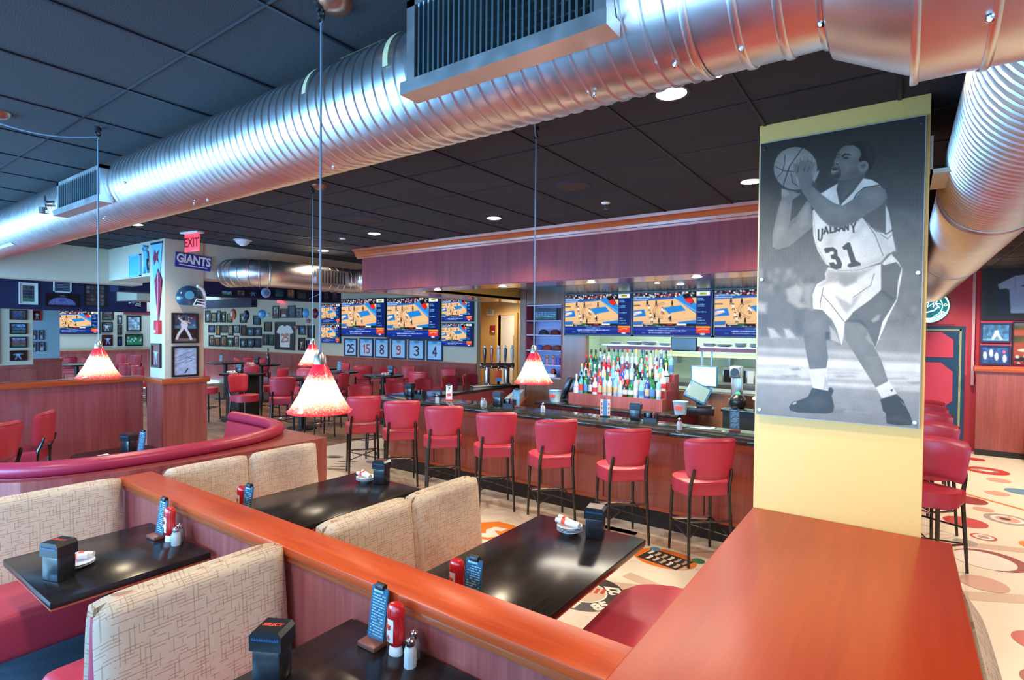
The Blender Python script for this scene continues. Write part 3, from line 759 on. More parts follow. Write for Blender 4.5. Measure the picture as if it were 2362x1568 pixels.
def hightable(label, x, y, r, base='column', h=1.07, group='high dining tables'):
    t = thing('high_table', label, 'table', (x, y, 0), 0, group)
    mb = MB()
    if base == 'drum': slab(mb, rrect(-r, r, -r * .8, r * .8, .06), h - .04, h, .008, 2)
    else: slab(mb, [(r * math.cos(2 * PI * k / 28), r * math.sin(2 * PI * k / 28)) for k in range(28)], h - .04, h, .008, 2)
    mb.build('tabletop', M['black_top'], t, smooth=30)
    mb = MB()
    if base == 'drum': mb.box(-.28, .28, -.24, .24, .12, h - .04, bev=.02); mb.box(-.36, .36, -.3, .3, 0, .12, bev=.015)
    else: mb.lathe([(0, 0), (.3, 0), (.29, .03), (.06, .06), (.05, h - .06), (.12, h - .04), (0, h - .04)], 18)
    mb.build('pedestal', M['black_wood'], t)
    return t
hightable('black pedestal table right of the cream post', -12.0, 6.45, .42, 'drum')
hightable('dark high table left of the large red pendant', -10.2, 6.75, .45)
hightable('dark high table with plates, behind the upper red pendant', -12.3, 8.6, .5)
hightable('round dark table below the framed numbers 8 and 9', -9.45, 8.3, .45)
hightable('dark high table by the photo wall', -14.8, 8.5, .5)
hightable('dark high table near the far wainscot', -16.2, 8.2, .5)
hightable('dark high table by the wall below framed numbers', -11.0, 8.35, .4)
hightable('dark table seen over the half wall at the far left', -18.2, 5.2, .55, h=1.07)
hightable('high table at the left edge before the half wall', -8.35 + .55, .75, .4)
# ------------------------------------------------------------------ black and white poster of a basketball player on the yellow column
def homog(src, dst):
    A = []; b = []
    for (x, y), (u, v) in zip(src, dst):
        A.append([x, y, 1, 0, 0, 0, -u * x, -u * y]); b.append(u)
        A.append([0, 0, 0, x, y, 1, -v * x, -v * y]); b.append(v)
    h = np.linalg.solve(np.array(A, float), np.array(b, float)); H = np.append(h, 1).reshape(3, 3)
    def f(p):
        q = H @ np.array([p[0], p[1], 1.0]); return (q[0] / q[2], q[1] / q[2])
    return f
PW, PH = 300, 590
c = Canvas(PW, PH, (.3, .3, .3))
# backdrop: dark curtain, blurred crowd, shining floor
yn = c.Y / PH; g = np.interp(yn, [0, .15, .3, .42, .52, .6, .66, .70, .74, .8, .86, .9, 1.0], [.20, .24, .31, .38, .42, .42, .44, .52, .60, .66, .62, .60, .52])
c.a[:] = g[..., None]
c.a *= (1 - .05 * (np.sin(c.X * 1.05) > .3) * (yn < .45))[..., None]
c.map = homog([(48, 335), (1655, 68), (1618, 3000), (8, 2866)], [(0, 0), (PW, 0), (PW, PH), (0, PH)])
G = lambda v: (v, v, v)
P = lambda pts, v, al=1.0, soft=.8: c.poly(pts, G(v), al, soft)
Lw = lambda pts, w, v, al=1.0: c.line(pts, w, G(v), al)
E_ = lambda x, y, rx, ry, v, al=1.0, rot=0.0, soft=.8: c.poly([(x + rx * math.cos(t) * math.cos(rot) - ry * math.sin(t) * math.sin(rot), y + rx * math.cos(t) * math.sin(rot) + ry * math.sin(t) * math.cos(rot)) for t in [2 * PI * k / 28 for k in range(28)]], G(v), al, soft)
P([(1320, 920), (1650, 960), (1640, 1500), (1300, 1330)], .40, .5, 6); P([(1420, 960), (1650, 1080), (1650, 1180)], .44, .5, 8)
# crowd on the left and right
rs = np.random.RandomState(3)
for k in range(60): E_(20 + rs.rand() * 560, 1500 + rs.rand() * 240, 22, 28, .30 + rs.rand() * .30, .6, 0, 4)
for k in range(26): E_(1260 + rs.rand() * 350, 1830 + rs.rand() * 260, 26, 30, .36 + rs.rand() * .22, .55, 0, 5)
P([(40, 1700), (330, 1640), (520, 1700), (480, 2100), (60, 2120)], .36, .6, 8); P([(300, 1690), (400, 1640), (470, 1690), (440, 1800), (520, 1850), (430, 1870), (320, 1800)], .68, .8, 4)
P([(460, 1640), (560, 1640), (560, 1880), (480, 1830)], .62, .7, 5); P([(8, 1800), (110, 1820), (100, 1910), (8, 1890)], .72, .8, 5); P([(20, 1930), (110, 1930), (140, 2130), (40, 2130)], .34, .6, 5)
P([(120, 2050), (180, 2060), (250, 2140), (150, 2150)], .75, .9, 3); P([(280, 2060), (330, 2060), (420, 2150), (310, 2150)], .75, .9, 3); P([(360, 1880), (470, 1880), (470, 2130), (400, 2130)], .33, .7, 6)
# reflective court
P([(0, 2160), (1640, 2150), (1640, 2330), (0, 2250)], .53, .8, 5)
for a, b, v in ((2230, 2275, .74), (2320, 2400, .93), (2410, 2500, .86), (2530, 2570, .90)): P([(0, a), (1640, a + 60), (1640, b + 75), (0, b)], v, .85, 4)
for x, y, w, v in ((340, 2435, 90, .5), (260, 2500, 150, .55), (760, 2500, 200, .6), (120, 2400, 200, .72), (1200, 2520, 260, .62), (1500, 2560, 160, .5), (700, 2470, 260, .7)): P([(x, y), (x + w, y - 8), (x + w * 1.2, y + 12), (x + w * .3, y + 16)], v, .7, 2)
for k in range(34): yk = 2590 + rs.rand() * 330; xk = rs.rand() * 1600; P([(xk, yk), (xk + 260, yk + 12), (xk + 240, yk + 24)], .50 + rs.rand() * .16, .5, 3)
SK, SD, SL = .45, .35, .57
# ---- rear arm (player's right), holding the ball from below
P([(255, 750), (360, 770), (440, 800), (360, 850), (335, 1060), (320, 1270), (230, 1315), (165, 1290), (165, 1180), (215, 960), (250, 850)], .48)
P([(320, 1070), (405, 1000), (500, 860), (540, 900), (560, 1100), (430, 1210), (320, 1290), (190, 1312)], .47); P([(325, 1070), (400, 1015), (430, 1030), (320, 1130)], .40, .7, 2)
P([(410, 1060), (450, 960), (520, 870), (530, 1080), (450, 1110)], .58, .7, 5); P([(240, 880), (300, 860), (300, 1150), (220, 1230), (180, 1200)], .56, .6, 6)
P([(250, 750), (285, 755), (320, 780), (330, 800), (280, 830), (255, 815)], .62, .8, 2)
# ---- neck and head
P([(800, 640), (1060, 600), (1080, 690), (990, 760), (880, 880), (820, 890), (790, 720)], .33)
P([(850, 700), (1010, 640), (960, 760), (840, 860)], .38, .7, 5)
head = [(905, 330), (985, 318), (1060, 340), (1110, 400), (1130, 470), (1100, 560), (1060, 610), (960, 650), (860, 672), (800, 668), (755, 650), (727, 612), (735, 575), (752, 545), (768, 520), (760, 490), (785, 460), (790, 430), (825, 380)]
P(head, .42)
P([(840, 400), (930, 350), (990, 370), (1000, 440), (950, 470), (850, 430)], .50, .8, 6); P([(840, 520), (900, 500), (960, 530), (940, 610), (860, 640)], .50, .6, 8); P([(930, 560), (1010, 560), (1020, 620), (900, 665), (830, 660)], .34, .7, 6)
hair = [(880, 350), (930, 318), (1000, 305), (1080, 320), (1140, 370), (1165, 430), (1160, 500), (1130, 560), (1105, 585), (1100, 520), (1070, 490), (1020, 510), (1005, 480), (1030, 430), (1010, 380), (950, 345)]
P(hair, .16); P([(1040, 330), (1110, 360), (1150, 430), (1140, 520), (1105, 500), (1090, 420)], .22, .8, 4)
P([(998, 520), (1040, 490), (1085, 498), (1098, 530), (1080, 570), (1030, 590), (1000, 570)], .48); P([(1025, 530), (1060, 515), (1075, 535), (1045, 565)], .30, .9, 2); Lw([(1010, 580), (1050, 590), (1090, 560)], 1.2, .58, .8)
P([(833, 445), (870, 418), (925, 430), (930, 442), (880, 436), (845, 458)], .17, .9, 1.2); P([(848, 466), (880, 452), (912, 460), (885, 476)], .15, .9, 1.2); Lw([(792, 436), (820, 428)], 1.5, .18); P([(788, 458), (812, 450), (815, 462)], .16)
P([(768, 520), (800, 480), (815, 500), (812, 520), (790, 528)], .50, .8, 2); P([(775, 522), (805, 512), (800, 526)], .14)
P([(748, 552), (800, 552), (815, 575), (770, 566), (745, 570)], .22, .9, 1.5); P([(738, 576), (790, 572), (800, 592), (742, 604)], .56, .9, 1.2); P([(745, 572), (785, 568), (790, 580), (750, 582)], .12)
P([(727, 615), (765, 618), (815, 590), (830, 630), (800, 664), (752, 648)], .20, .8, 2.5); Lw([(812, 545), (828, 590), (826, 630)], 1.4, .22, .8)
# ---- jersey
jersey = [(625, 800), (800, 700), (790, 760), (825, 905), (960, 770), (1050, 655), (1130, 665), (1225, 715), (1180, 790), (1060, 1010), (1130, 1110), (1270, 1170), (1330, 1130), (1372, 1320), (1290, 1360), (1230, 1430), (1020, 1500), (820, 1510), (690, 1450), (610, 1330), (565, 1180), (555, 960), (600, 900)]
P(jersey, .84)
P([(790, 740), (825, 905), (960, 770), (930, 770), (850, 850), (815, 800)], .30, .9, 1.2)
P([(1040, 1015), (1150, 740), (1265, 760), (1290, 900), (1275, 1165), (1180, 1150)], .34)      # armhole, flank
P([(1270, 900), (1300, 960), (1335, 1130), (1275, 1170)], .80)
P([(700, 1180), (770, 1080), (800, 1170), (730, 1290), (690, 1290)], .70, .7, 6); P([(900, 1240), (1040, 1060), (1100, 1090), (1000, 1170)], .72, .7, 5); P([(565, 960), (620, 1020), (680, 1080), (610, 1200), (640, 1340), (580, 1240)], .91, .7, 4)
P([(640, 810), (720, 770), (700, 840), (760, 790), (740, 860), (800, 900), (680, 860)], .93, .8, 4); P([(1120, 1120), (1290, 1180), (1370, 1320), (1290, 1350), (1210, 1250)], .74, .7, 6)
P([(640, 1390), (820, 1490), (1180, 1400), (1290, 1350), (1240, 1430), (1000, 1510), (800, 1510)], .70, .7, 5)
Lw([(1060, 1030), (1170, 1180), (1250, 1370)], 1.3, .35, .9); Lw([(1270, 1170), (1300, 1160), (1335, 1130)], 2.0, .28); Lw([(1220, 1170), (1290, 1215), (1330, 1180)], 1.2, .4)
Lw([(960, 840), (985, 800), (1060, 740), (1225, 712)], 2.2, .18); Lw([(560, 960), (600, 1270), (690, 1440)], 1.2, .6, .7)
# chest letters and number
def glyph(strokes, ox, oy, w, h, sl, v, wd):
    for s in strokes: Lw([(ox + x * w + sl * (1 - y) * h, oy + y * h + x * w * -.16) for x, y in s], wd, v)
for ch, x, y in (('U', 615, 1130), ('A', 668, 1108), ('L', 728, 1098), ('B', 772, 1090), ('A', 818, 1082), ('N', 868, 1078), ('Y', 935, 1072)):
    st = {'U': [[(0, 0), (.05, .9), (.5, 1), (.8, .8), (.9, 0)]], 'A': [[(0, 1), (.5, 0), (1, 1)], [(.2, .65), (.8, .65)]], 'L': [[(.1, 0), (.1, 1), (.8, 1)]], 'B': [[(.1, 0), (.1, 1), (.8, .8), (.2, .5), (.8, .2), (.1, 0)]], 'N': [[(.1, 1), (.1, 0), (.9, 1), (.9, 0)]], 'Y': [[(0, 0), (.5, .5), (1, 0)], [(.5, .5), (.6, 1)]]}[ch]
    hh = {'U': 105, 'Y': 85}.get(ch, 60); glyph(st, x, y, 42, hh, 0, .20, 3.0)
P([(668, 1312), (690, 1298), (760, 1292), (800, 1320), (805, 1375), (830, 1400), (850, 1450), (840, 1490), (790, 1500), (735, 1478), (722, 1440), (765, 1432), (785, 1455), (800, 1445), (785, 1408), (740, 1400), (735, 1365), (765, 1360), (768, 1338), (745, 1328), (715, 1345), (690, 1350)], .24)
P([(850, 1290), (900, 1248), (925, 1250), (985, 1420), (1030, 1440), (1032, 1462), (925, 1482), (900, 1468), (910, 1448), (935, 1440), (895, 1315), (862, 1318)], .24)
# ---- ball and front arm (player's left)
E_(387, 560, 212, 198, .55); E_(340, 500, 120, 100, .66, .6, 0, 12); E_(470, 690, 110, 60, .44, .5, 0, 12)
Lw([(450, 378), (330, 540), (275, 700), (270, 735)], 2.0, .2); Lw([(195, 545), (265, 580), (345, 590), (430, 600)], 1.6, .24); Lw([(285, 440), (280, 520), (255, 600), (190, 665)], 1.6, .24); Lw([(345, 610), (360, 690), (420, 730)], 1.6, .26); Lw([(590, 470), (500, 500), (400, 545)], 1.6, .26)
arm = [(405, 650), (430, 620), (500, 590), (560, 640), (548, 720), (640, 800), (760, 880), (850, 905), (960, 840), (1060, 745), (1200, 722), (1265, 760), (1285, 830), (1230, 900), (1090, 985), (980, 1060), (820, 1110), (720, 1095), (640, 1030), (540, 900), (450, 770)]
P(arm, .44); P([(560, 760), (760, 905), (870, 930), (820, 990), (700, 960), (590, 850)], .54, .6, 8); P([(700, 1040), (820, 1060), (980, 1000), (1000, 1040), (820, 1108), (720, 1092)], .34, .7, 6)
P([(1080, 770), (1190, 745), (1250, 780), (1230, 850), (1120, 880), (1040, 860)], .53, .6, 10)
for f in ([(430, 640), (395, 560), (385, 500)], [(450, 620), (440, 540), (455, 470)], [(490, 600), (500, 520), (530, 470)], [(520, 600), (545, 540), (565, 490)]):
    Lw(f, 9.5, .47); E_(f[-1][0], f[-1][1], 16, 18, .66, .7)
Lw([(405, 650), (425, 720)], 5, .62); P([(555, 650), (575, 610), (612, 578), (618, 592), (600, 640), (570, 690)], .62); P([(410, 640), (520, 590), (550, 690), (470, 740), (430, 740)], .46)
for f in ([(420, 540), (405, 600)], [(478, 530), (470, 590)], [(525, 545), (505, 590)]): Lw(f, 2.0, .28, .8)
# ---- legs
P([(480, 1990), (520, 1900), (610, 1880), (690, 1900), (740, 1990), (755, 2080), (700, 2180), (718, 2330), (705, 2430), (540, 2450), (500, 2280), (475, 2130)], .40)
P([(500, 2010), (600, 1930), (680, 1960), (640, 2090), (520, 2110)], .47, .7, 12); P([(540, 2150), (620, 2130), (640, 2330), (570, 2420)], .45, .6, 12); P([(690, 2090), (755, 2080), (740, 2170), (690, 2150)], .22, .8, 2)
P([(880, 2010), (1030, 1990), (1120, 2080), (1170, 2230), (1240, 2350), (1310, 2550), (1190, 2610), (1080, 2450), (970, 2280), (885, 2160)], .45)
P([(930, 2040), (1030, 2040), (1100, 2160), (1060, 2280), (960, 2200)], .51, .7, 12); P([(1100, 2330), (1200, 2330), (1270, 2520), (1180, 2560)], .58, .6, 12); P([(1085, 2140), (1110, 2095), (1175, 2215), (1120, 2190)], .60, .8, 2)
P([(525, 2440), (700, 2430), (718, 2350), (705, 2470), (725, 2640), (570, 2620)], .90); P([(535, 2450), (700, 2435), (700, 2500), (560, 2520)], .88); P([(690, 2500), (715, 2560), (722, 2630), (670, 2625)], .74)
P([(1190, 2610), (1320, 2550), (1400, 2665), (1250, 2710)], .90); P([(1335, 2632), (1362, 2622), (1345, 2652)], .15)
P([(565, 2615), (720, 2645), (725, 2620), (750, 2608), (775, 2640), (755, 2690), (780, 2790), (770, 2845), (700, 2860), (420, 2850), (345, 2830), (335, 2795), (370, 2750), (430, 2735), (520, 2700)], .19); P([(370, 2760), (410, 2745), (405, 2768), (370, 2775)], .75); P([(500, 2740), (640, 2690), (720, 2760), (600, 2820)], .27, .7, 5)
P([(1232, 2725), (1395, 2672), (1460, 2730), (1520, 2850), (1555, 2940), (1540, 2965), (1400, 2965), (1300, 2950), (1290, 2850), (1262, 2830), (1250, 2770)], .18); P([(1440, 2740), (1485, 2790), (1460, 2770)], .7); P([(1290, 2900), (1420, 2870), (1545, 2930), (1540, 2950), (1400, 2940)], .29, .7, 4)
P([(780, 2830), (880, 2820), (860, 2845), (770, 2855)], .42, .6, 5)
# ---- shorts
P([(715, 1480), (680, 1540), (690, 1590), (600, 1640), (560, 1740), (570, 1870), (660, 1880), (740, 1950), (800, 2060), (850, 2215), (870, 2120), (878, 1990), (1230, 1760), (1235, 1600), (1230, 1450), (1000, 1510), (820, 1515)], .84)
P([(700, 1500), (810, 1520), (1030, 1510), (1160, 1480), (1000, 1600), (880, 1660), (820, 1620), (760, 1620), (620, 1660), (690, 1600)], .62, .9, 4); P([(810, 1530), (1000, 1540), (980, 1620), (880, 1660), (830, 1630)], .54, .8, 4)
P([(780, 1740), (940, 1830), (960, 1770), (1050, 1710), (960, 1850), (900, 1910), (860, 1880)], .64, .9, 3); P([(565, 1815), (735, 1805), (735, 1900), (740, 1960), (660, 1875), (570, 1865)], .99)
P([(730, 2030), (780, 2080), (840, 2190), (820, 2215), (740, 2160)], .70, .9, 2); P([(740, 2160), (830, 2190), (845, 2215), (800, 2215)], .45, .8, 2)
Lw([(665, 1675), (640, 1800), (638, 1860)], 1.3, .3); Lw([(660, 1740), (760, 1850), (870, 1985)], 1.3, .35); Lw([(1165, 1540), (1130, 1650), (1050, 1700), (960, 1760)], 1.3, .4)
P([(1230, 1462), (1380, 1428), (1425, 1480), (1400, 1700), (1380, 1800), (1310, 1910), (1190, 2240), (1100, 2070), (1030, 1995), (885, 1995), (960, 1900), (1120, 1790), (1235, 1690)], .36)
P([(1240, 1690), (1360, 1770), (1350, 1790), (1230, 1710)], .24, .8, 3); P([(900, 1980), (1040, 1975), (1110, 2050), (1030, 1998)], .24, .8, 3); P([(1000, 1900), (1240, 1760), (1320, 1850), (1200, 1960), (1100, 1960)], .41, .5, 10)
P([(1240, 1445), (1330, 1355), (1400, 1430), (1428, 1480), (1380, 1430), (1260, 1460)], .84)
P([(1400, 1610), (1435, 1480), (1435, 1540), (1390, 1790), (1315, 1930), (1180, 2245), (1215, 2130), (1250, 1990), (1310, 1900), (1385, 1780)], .90)
P([(1140, 1975), (1200, 1925), (1225, 1925), (1215, 1970), (1160, 2000)], .66, .8, 2)
c.map = None; c.noise(.05, 2); c.noise(.05, 5, (22, 44))
c.a = .03 + .86 * c.a; c.a *= np.array([1.05, 1.0, .93])
t = thing('poster_panel', 'black and white poster of a basketball player wearing number 31', 'poster', (-.287, 3.252, 2.392))
me = c.mesh('poster_print', M['poster'], .722, 1.485); me.name = 'print'
o = link('print', me, t, (0, -.0045, 0))
mb = MB(); mb.box(-.364, .364, -.004, .004, -.746, .746); mb.build('backing_panel', plain('clear_acrylic_edge', (.35, .40, .45, 1), .2), t, smooth=0)
for k, (x, z) in enumerate(((-.345, .715), (.345, .715), (-.345, 0), (.345, 0), (-.345, -.715), (.345, -.715))):
    mb = MB(); mb.cyl((x, -.012, z), (x, .036, z), .009, n=12); mb.build('standoff_screw', M['chrome'], t)
# ------------------------------------------------------------------ spiral ducts
def spiral(mb, p0, axis, L, r, pitch, n=40, ridge=.006):
    """spiral-seam tube along +x or +y from p0"""
    vs = []; fs = []; rows = []
    m = int(L / pitch)
    xs = []
    for k in range(m):
        b = k * pitch
        for f, h in ((0, 0), (.30, .12), (.62, .12), (.78, 0), (.84, 1), (.93, 1)): xs.append((b + f * pitch, ridge * h))
    for x, h in xs:
        row = []
        for k in range(n + 1):
            a = 2 * PI * k / n; q = x + pitch * k / n
            d = (r + h)
            v = (q, d * math.cos(a), d * math.sin(a)) if axis == 'x' else (d * math.cos(a), q, d * math.sin(a))
            row.append(len(vs)); vs.append(Vector(v) + Vector(p0))
        rows.append(row)
    for A, B in zip(rows, rows[1:]):
        for k in range(n): fs.append((A[k], A[k + 1], B[k + 1], B[k]))
    mb.add(vs, fs)
def ring(mb, x, r, h=.010, w=.018, n=40, o=(0, 0, 0), axis='x'):
    prof = [(r - .004, -w), (r + h * .7, -w), (r + h, -w * .5), (r + h, w * .5), (r + h * .7, w), (r - .004, w)]
    R = Matrix.Rotation(PI / 2, 4, 'Y') if axis == 'x' else Matrix.Rotation(-PI / 2, 4, 'X')
    mb.lathe(prof, n, (o[0] + (x if axis == 'x' else 0), o[1] + (x if axis == 'y' else 0), o[2]), M=R)
DY, DZ, DR = 1.5, 3.0, .202
t = thing('spiral_duct', 'big galvanised spiral duct crossing the ceiling from left to right', 'duct', (0, DY, DZ))
mb = MB(); spiral(mb, (-14.0, 0, 0), 'x', 13.56, DR, .055); mb.build('spiral_tube', M['duct'], t, smooth=50)
mb = MB(); mb.cyl((-.47, 0, 0), (-.155, 0, 0), DR + .002, n=48, cap=False); mb.build('plain_collar', M['duct'], t)
for x in (-.45, -.338, -.245, -.160):
    mb = MB(); ring(mb, x, DR, .008, .010); mb.build('seam_band', M['duct'], t)
mb = MB(); R0 = Matrix.Rotation(PI / 2, 4, 'Y')
mb.lathe([(DR, -.155), (DR + .012, -.15), (.288, .0), (.292, .012)], 48, (0, 0, -.02), M=R0); mb.build('reducer', M['duct'], t)
mb = MB(); mb.lathe([(.288, .012), (.288, 2.6)], 48, (0, 0, -.04), M=R0); mb.build('trunk', M['duct'], t)
for x in (.012, .135):
    mb = MB(); ring(mb, x, .288, .006, .008, o=(0, 0, -.04)); mb.build('seam_band', M['duct'], t)
for x, a in ((-.50, 250), (-.335, 252), (-.163, 250), (.125, 244), (-3.1, 262), (-3.25, 262), (-.75, 258), (-4.35, 240), (-3.72, 196), (-2.0, 262)):
    rr_ = (.29 if x > 0 else DR + .004); a = math.radians(a)
    p = Vector((x, rr_ * math.cos(a), rr_ * math.sin(a) - (.04 if x > 0 else 0))); d = Vector((0, math.cos(a), math.sin(a)))
    mb = MB(); mb.tube([p, p + d * .008, p + d * .012], [.007, .007, .003], 8); mb.build('sheet_metal_screw', M['chrome'], t)
def grille(x0, x1, zb, zt, yf, nbar, cell=True):
    mb = MB(); w = .022
    mb.box(x0, x1, yf - .012, yf + .06, zt - w, zt); mb.box(x0, x0 + w * 1.6, yf - .012, yf + .06, zb, zt); mb.box(x1 - w * 1.6, x1, yf - .012, yf + .06, zb, zt)
    mb.box(x0 - .01, x1 + .01, yf - .030, yf + .05, zb - .014, zb + w * 1.2)
    g = mb.build('vent_grille', M['duct'], t, smooth=0)
    mb = MB(); mb.box(x0 + w, x1 - w, yf + .030, yf + .045, zb + w, zt - w); mb.build('dark_throat', M['black'], g, smooth=0)
    mb = MB()
    for k in range(nbar):
        x = x0 + w * 1.6 + (x1 - x0 - w * 3.2) * (k + .5) / nbar; mb.box(x - .0035, x + .0035, yf - .004, yf + .022, zb + w, zt - w)
    if cell:
        for k in range(7):
            z = zb + w + (zt - zb - 2 * w) * (k + .5) / 7; mb.box(x0 + w, x1 - w, yf + .014, yf + .020, z - .0025, z + .0025)
    mb.build('louvre_bars', plain('dull_blue_steel', (.22, .30, .34, 1), .35, .9), g, smooth=0)
grille(-1.325, -.615, -.13, .16, -.235, 30)
grille(-4.80, -4.0, -.125, .09, -.225, 20, False)
mb = MB(); mb.cyl((-5.0, -.20, -.02), (-5.0, -.25, -.03), .022, n=10); mb.cyl((-5.03, -.245, .03), (-4.99, -.245, -.075), .008, n=8); mb.lathe([(0, -.02), (.03, -.02), (.03, .02), (0, .02)], 12, (-5.02, -.25, -.075)); mb.build('damper_handle', M['chrome'], t)
tape = plain('cream_masking_tape', (.62, .55, .34, 1), .7)
def arc_tape(x, a0, a1, w, slant=0):
    mb = MB(); vs = []; fs = []
    for k in range(13):
        a = math.radians(a0 + (a1 - a0) * k / 12); r = DR + .0085; xx = x + slant * k / 12
        vs += [(xx - w, r * math.cos(a), r * math.sin(a)), (xx + w, r * math.cos(a), r * math.sin(a))]
    for k in range(12): fs.append((2 * k, 2 * k + 1, 2 * k + 3, 2 * k + 2))
    mb.add(vs, fs); mb.build('masking_tape', tape, t, smooth=60)
arc_tape(-1.98, 118, 172, .012, .03); arc_tape(-1.50, 122, 178, .013, .03); arc_tape(-1.72, 118, 124, .13); arc_tape(-6.7, 232, 240, .25)
# branch duct running away on the right
t = thing('spiral_duct', 'wide galvanised branch duct running away on the right behind the column', 'duct', (.427, 1.75, 2.949))
mb = MB(); spiral(mb, (0, 0, 0), 'y', 10.7, .262, .062, 44, .006); mb.build('spiral_tube', M['duct'], t, smooth=50)
for y in (2.42, 5.6):
    mb = MB(); ring(mb, y, .268, .006, .05, 44, axis='y'); mb.build('seam_band', M['steel'], t)
mb = MB(); mb.box(-.33, -.25, 1.55, 1.92, -.08, -.06); mb.box(-.335, -.32, 1.55, 1.92, -.08, .10); mb.build('vent_grille', plain('pale_grille_edge', (.5, .46, .36, 1), .5), t, smooth=0)
# elbow duct under the dining soffit
t = thing('elbow_duct', 'bent galvanised duct along the cream soffit above the dining room', 'duct', (-7.1, 4.6, 2.86))
pts = [Vector(p) for p in ((-.68, -.62, .0), (-.5, -.60, .0), (-.28, -.50, .0), (-.16, -.28, .0), (-.14, 0, .0), (-.14, .5, .0), (-.14, .85, .0), (-.06, 1.12, .0), (.14, 1.24, .02), (.5, 1.26, .02))]
pp = catmull(pts, 5); rad = [.19] * len(pp)
mb = MB(); mb.tube(pp, rad, 28); mb.build('bent_tube', M['duct'], t, smooth=60)
for k in list(range(2, 16, 2)) + list(range(26, len(pp) - 1, 2)):
    d_ = (pp[k + 1] - pp[k - 1]).normalized(); mb = MB(); mb.tube([pp[k] - d_ * .012, pp[k] - d_ * .006, pp[k] + d_ * .006, pp[k] + d_ * .012], [.191, .198, .198, .191], 28, False); mb.build('seam_band', M['duct'], t)
mb = MB(); mb.box(.02, .08, .28, .85, -.10, .12); mb.build('vent_grille', M['duct'], t, smooth=0)
mb = MB()
for k in range(9): mb.box(.078, .084, .32 + .055 * k, .345 + .055 * k, -.08, .10)
mb.build('louvre_bars', M['black'], t, smooth=0)

# ------------------------------------------------------------------ red glass pendants
def glow_glass():
    m, nt, b = nodes('speckled_red_glass')
    tc = N(nt, 'ShaderNodeTexCoord'); sx = N(nt, 'ShaderNodeSeparateXYZ'); nt.links.new(tc.outputs['Object'], sx.inputs[0])
    no = N(nt, 'ShaderNodeTexNoise', Scale=160.0, Detail=2.0); nt.links.new(tc.outputs['Object'], no.inputs['Vector'])
    mr = N(nt, 'ShaderNodeMapRange'); mr.inputs['From Min'].default_value = 0; mr.inputs['From Max'].default_value = .165; nt.links.new(sx.outputs['Z'], mr.inputs['Value'])
    ad = N(nt, 'ShaderNodeMath', operation='MULTIPLY_ADD'); ad.inputs[1].default_value = .30; ad.inputs[2].default_value = -.15; nt.links.new(no.outputs['Fac'], ad.inputs[0])
    s = N(nt, 'ShaderNodeMath', operation='ADD'); nt.links.new(mr.outputs[0], s.inputs[0]); nt.links.new(ad.outputs[0], s.inputs[1])
    cr = N(nt, 'ShaderNodeValToRGB'); e = cr.color_ramp.elements
    e[0].position = 0.0; e[0].color = (.75, .02, .03, 1); e[1].position = 1.0; e[1].color = (.45, .01, .03, 1)
    for p, cc in ((.07, (.95, .07, .06, 1)), (.20, (1, .42, .26, 1)), (.36, (1, .86, .66, 1)), (.60, (1, .88, .72, 1)), (.74, (1, .36, .24, 1)), (.84, (.8, .03, .05, 1))):
        q = e.new(p); q.color = cc
    nt.links.new(s.outputs[0], cr.inputs[0]); nt.links.new(cr.outputs[0], b.inputs['Emission Color']); nt.links.new(cr.outputs[0], b.inputs['Base Color'])
    st = N(nt, 'ShaderNodeMapRange'); st.inputs['To Min'].default_value = .45; st.inputs['To Max'].default_value = 1.1; nt.links.new(no.outputs['Fac'], st.inputs['Value'])
    nt.links.new(st.outputs[0], b.inputs['Emission Strength']); b.inputs['Roughness'].default_value = .2
    return m
M['glow'] = glow_glass(); M['hook'] = M['black']
def pendant(label, x, y):
    t = thing('pendant_lamp', label, 'lamp', (x, y, 1.80), 0, 'red cone pendant lamps')
    mb = MB(); mb.lathe([(.108, .0), (.112, .006), (.104, .012), (.075, .06), (.048, .12), (.026, .165), (.022, .172), (.018, .165), (.042, .12), (.068, .06), (.098, .012), (.104, .004), (.108, .0)], 36); mb.build('shade', M['glow'], t, smooth=60)
    mb = MB(); mb.lathe([(.0, .17), (.022, .17), (.020, .20), (.010, .215), (0, .216)], 16); mb.build('socket_cap', M['steel'], t)
    mb = MB(); mb.cyl((0, 0, .21), (0, 0, CE - 1.80 - .07), .0042, n=6); mb.build('cord', M['cord'], t)
    mb = MB(); mb.torus((0, 0, CE - 1.80 - .058), .013, .004, 'y', 14, 6); mb.torus((0, 0, CE - 1.80 - .038), .012, .004, 'x', 14, 6); mb.lathe([(0, -.03), (.018, -.022), (.018, -.004), (.026, 0), (0, 0)], 12, (0, 0, CE - 1.80)); mb.build('ceiling_hook', M['hook'], t)
    return t
for l, x, y, sw in (('red cone pendant low in front of the dining chairs, largest of the four', -1.69, 1.19, None),
                ('red cone pendant over the half wall at far left', -3.80, 1.19, (-4.0, .80)),
                ('red cone pendant above the farther black table, behind the largest one', -3.88, 2.66, None),
                ('red cone pendant hanging in front of the trophy shelves at the bar', -1.70, 2.60, (-1.55, 2.35))):
    p = pendant(l, x, y)
    if sw:
        dx, dy = sw[0] - x, sw[1] - y
        mb = MB(); mb.tube([(dx * k / 10, dy * k / 10, CE - 1.80 - .055 - (.02 if 0 else .03) * math.sin(PI * k / 10)) for k in range(11)], .0042, 6); mb.build('swag_cord', M['cord'], p)
    cx, cy = (sw[0] - x, sw[1] - y) if sw else (.04, .03)
    mb = MB(); mb.lathe([(0, -.03), (.035, -.028), (.055, -.01), (.06, 0), (0, 0)], 20, (cx, cy, CE - 1.80)); mb.build('ceiling_canopy', plain('copper_canopy', (.35, .14, .08, 1), .3, .6), p)

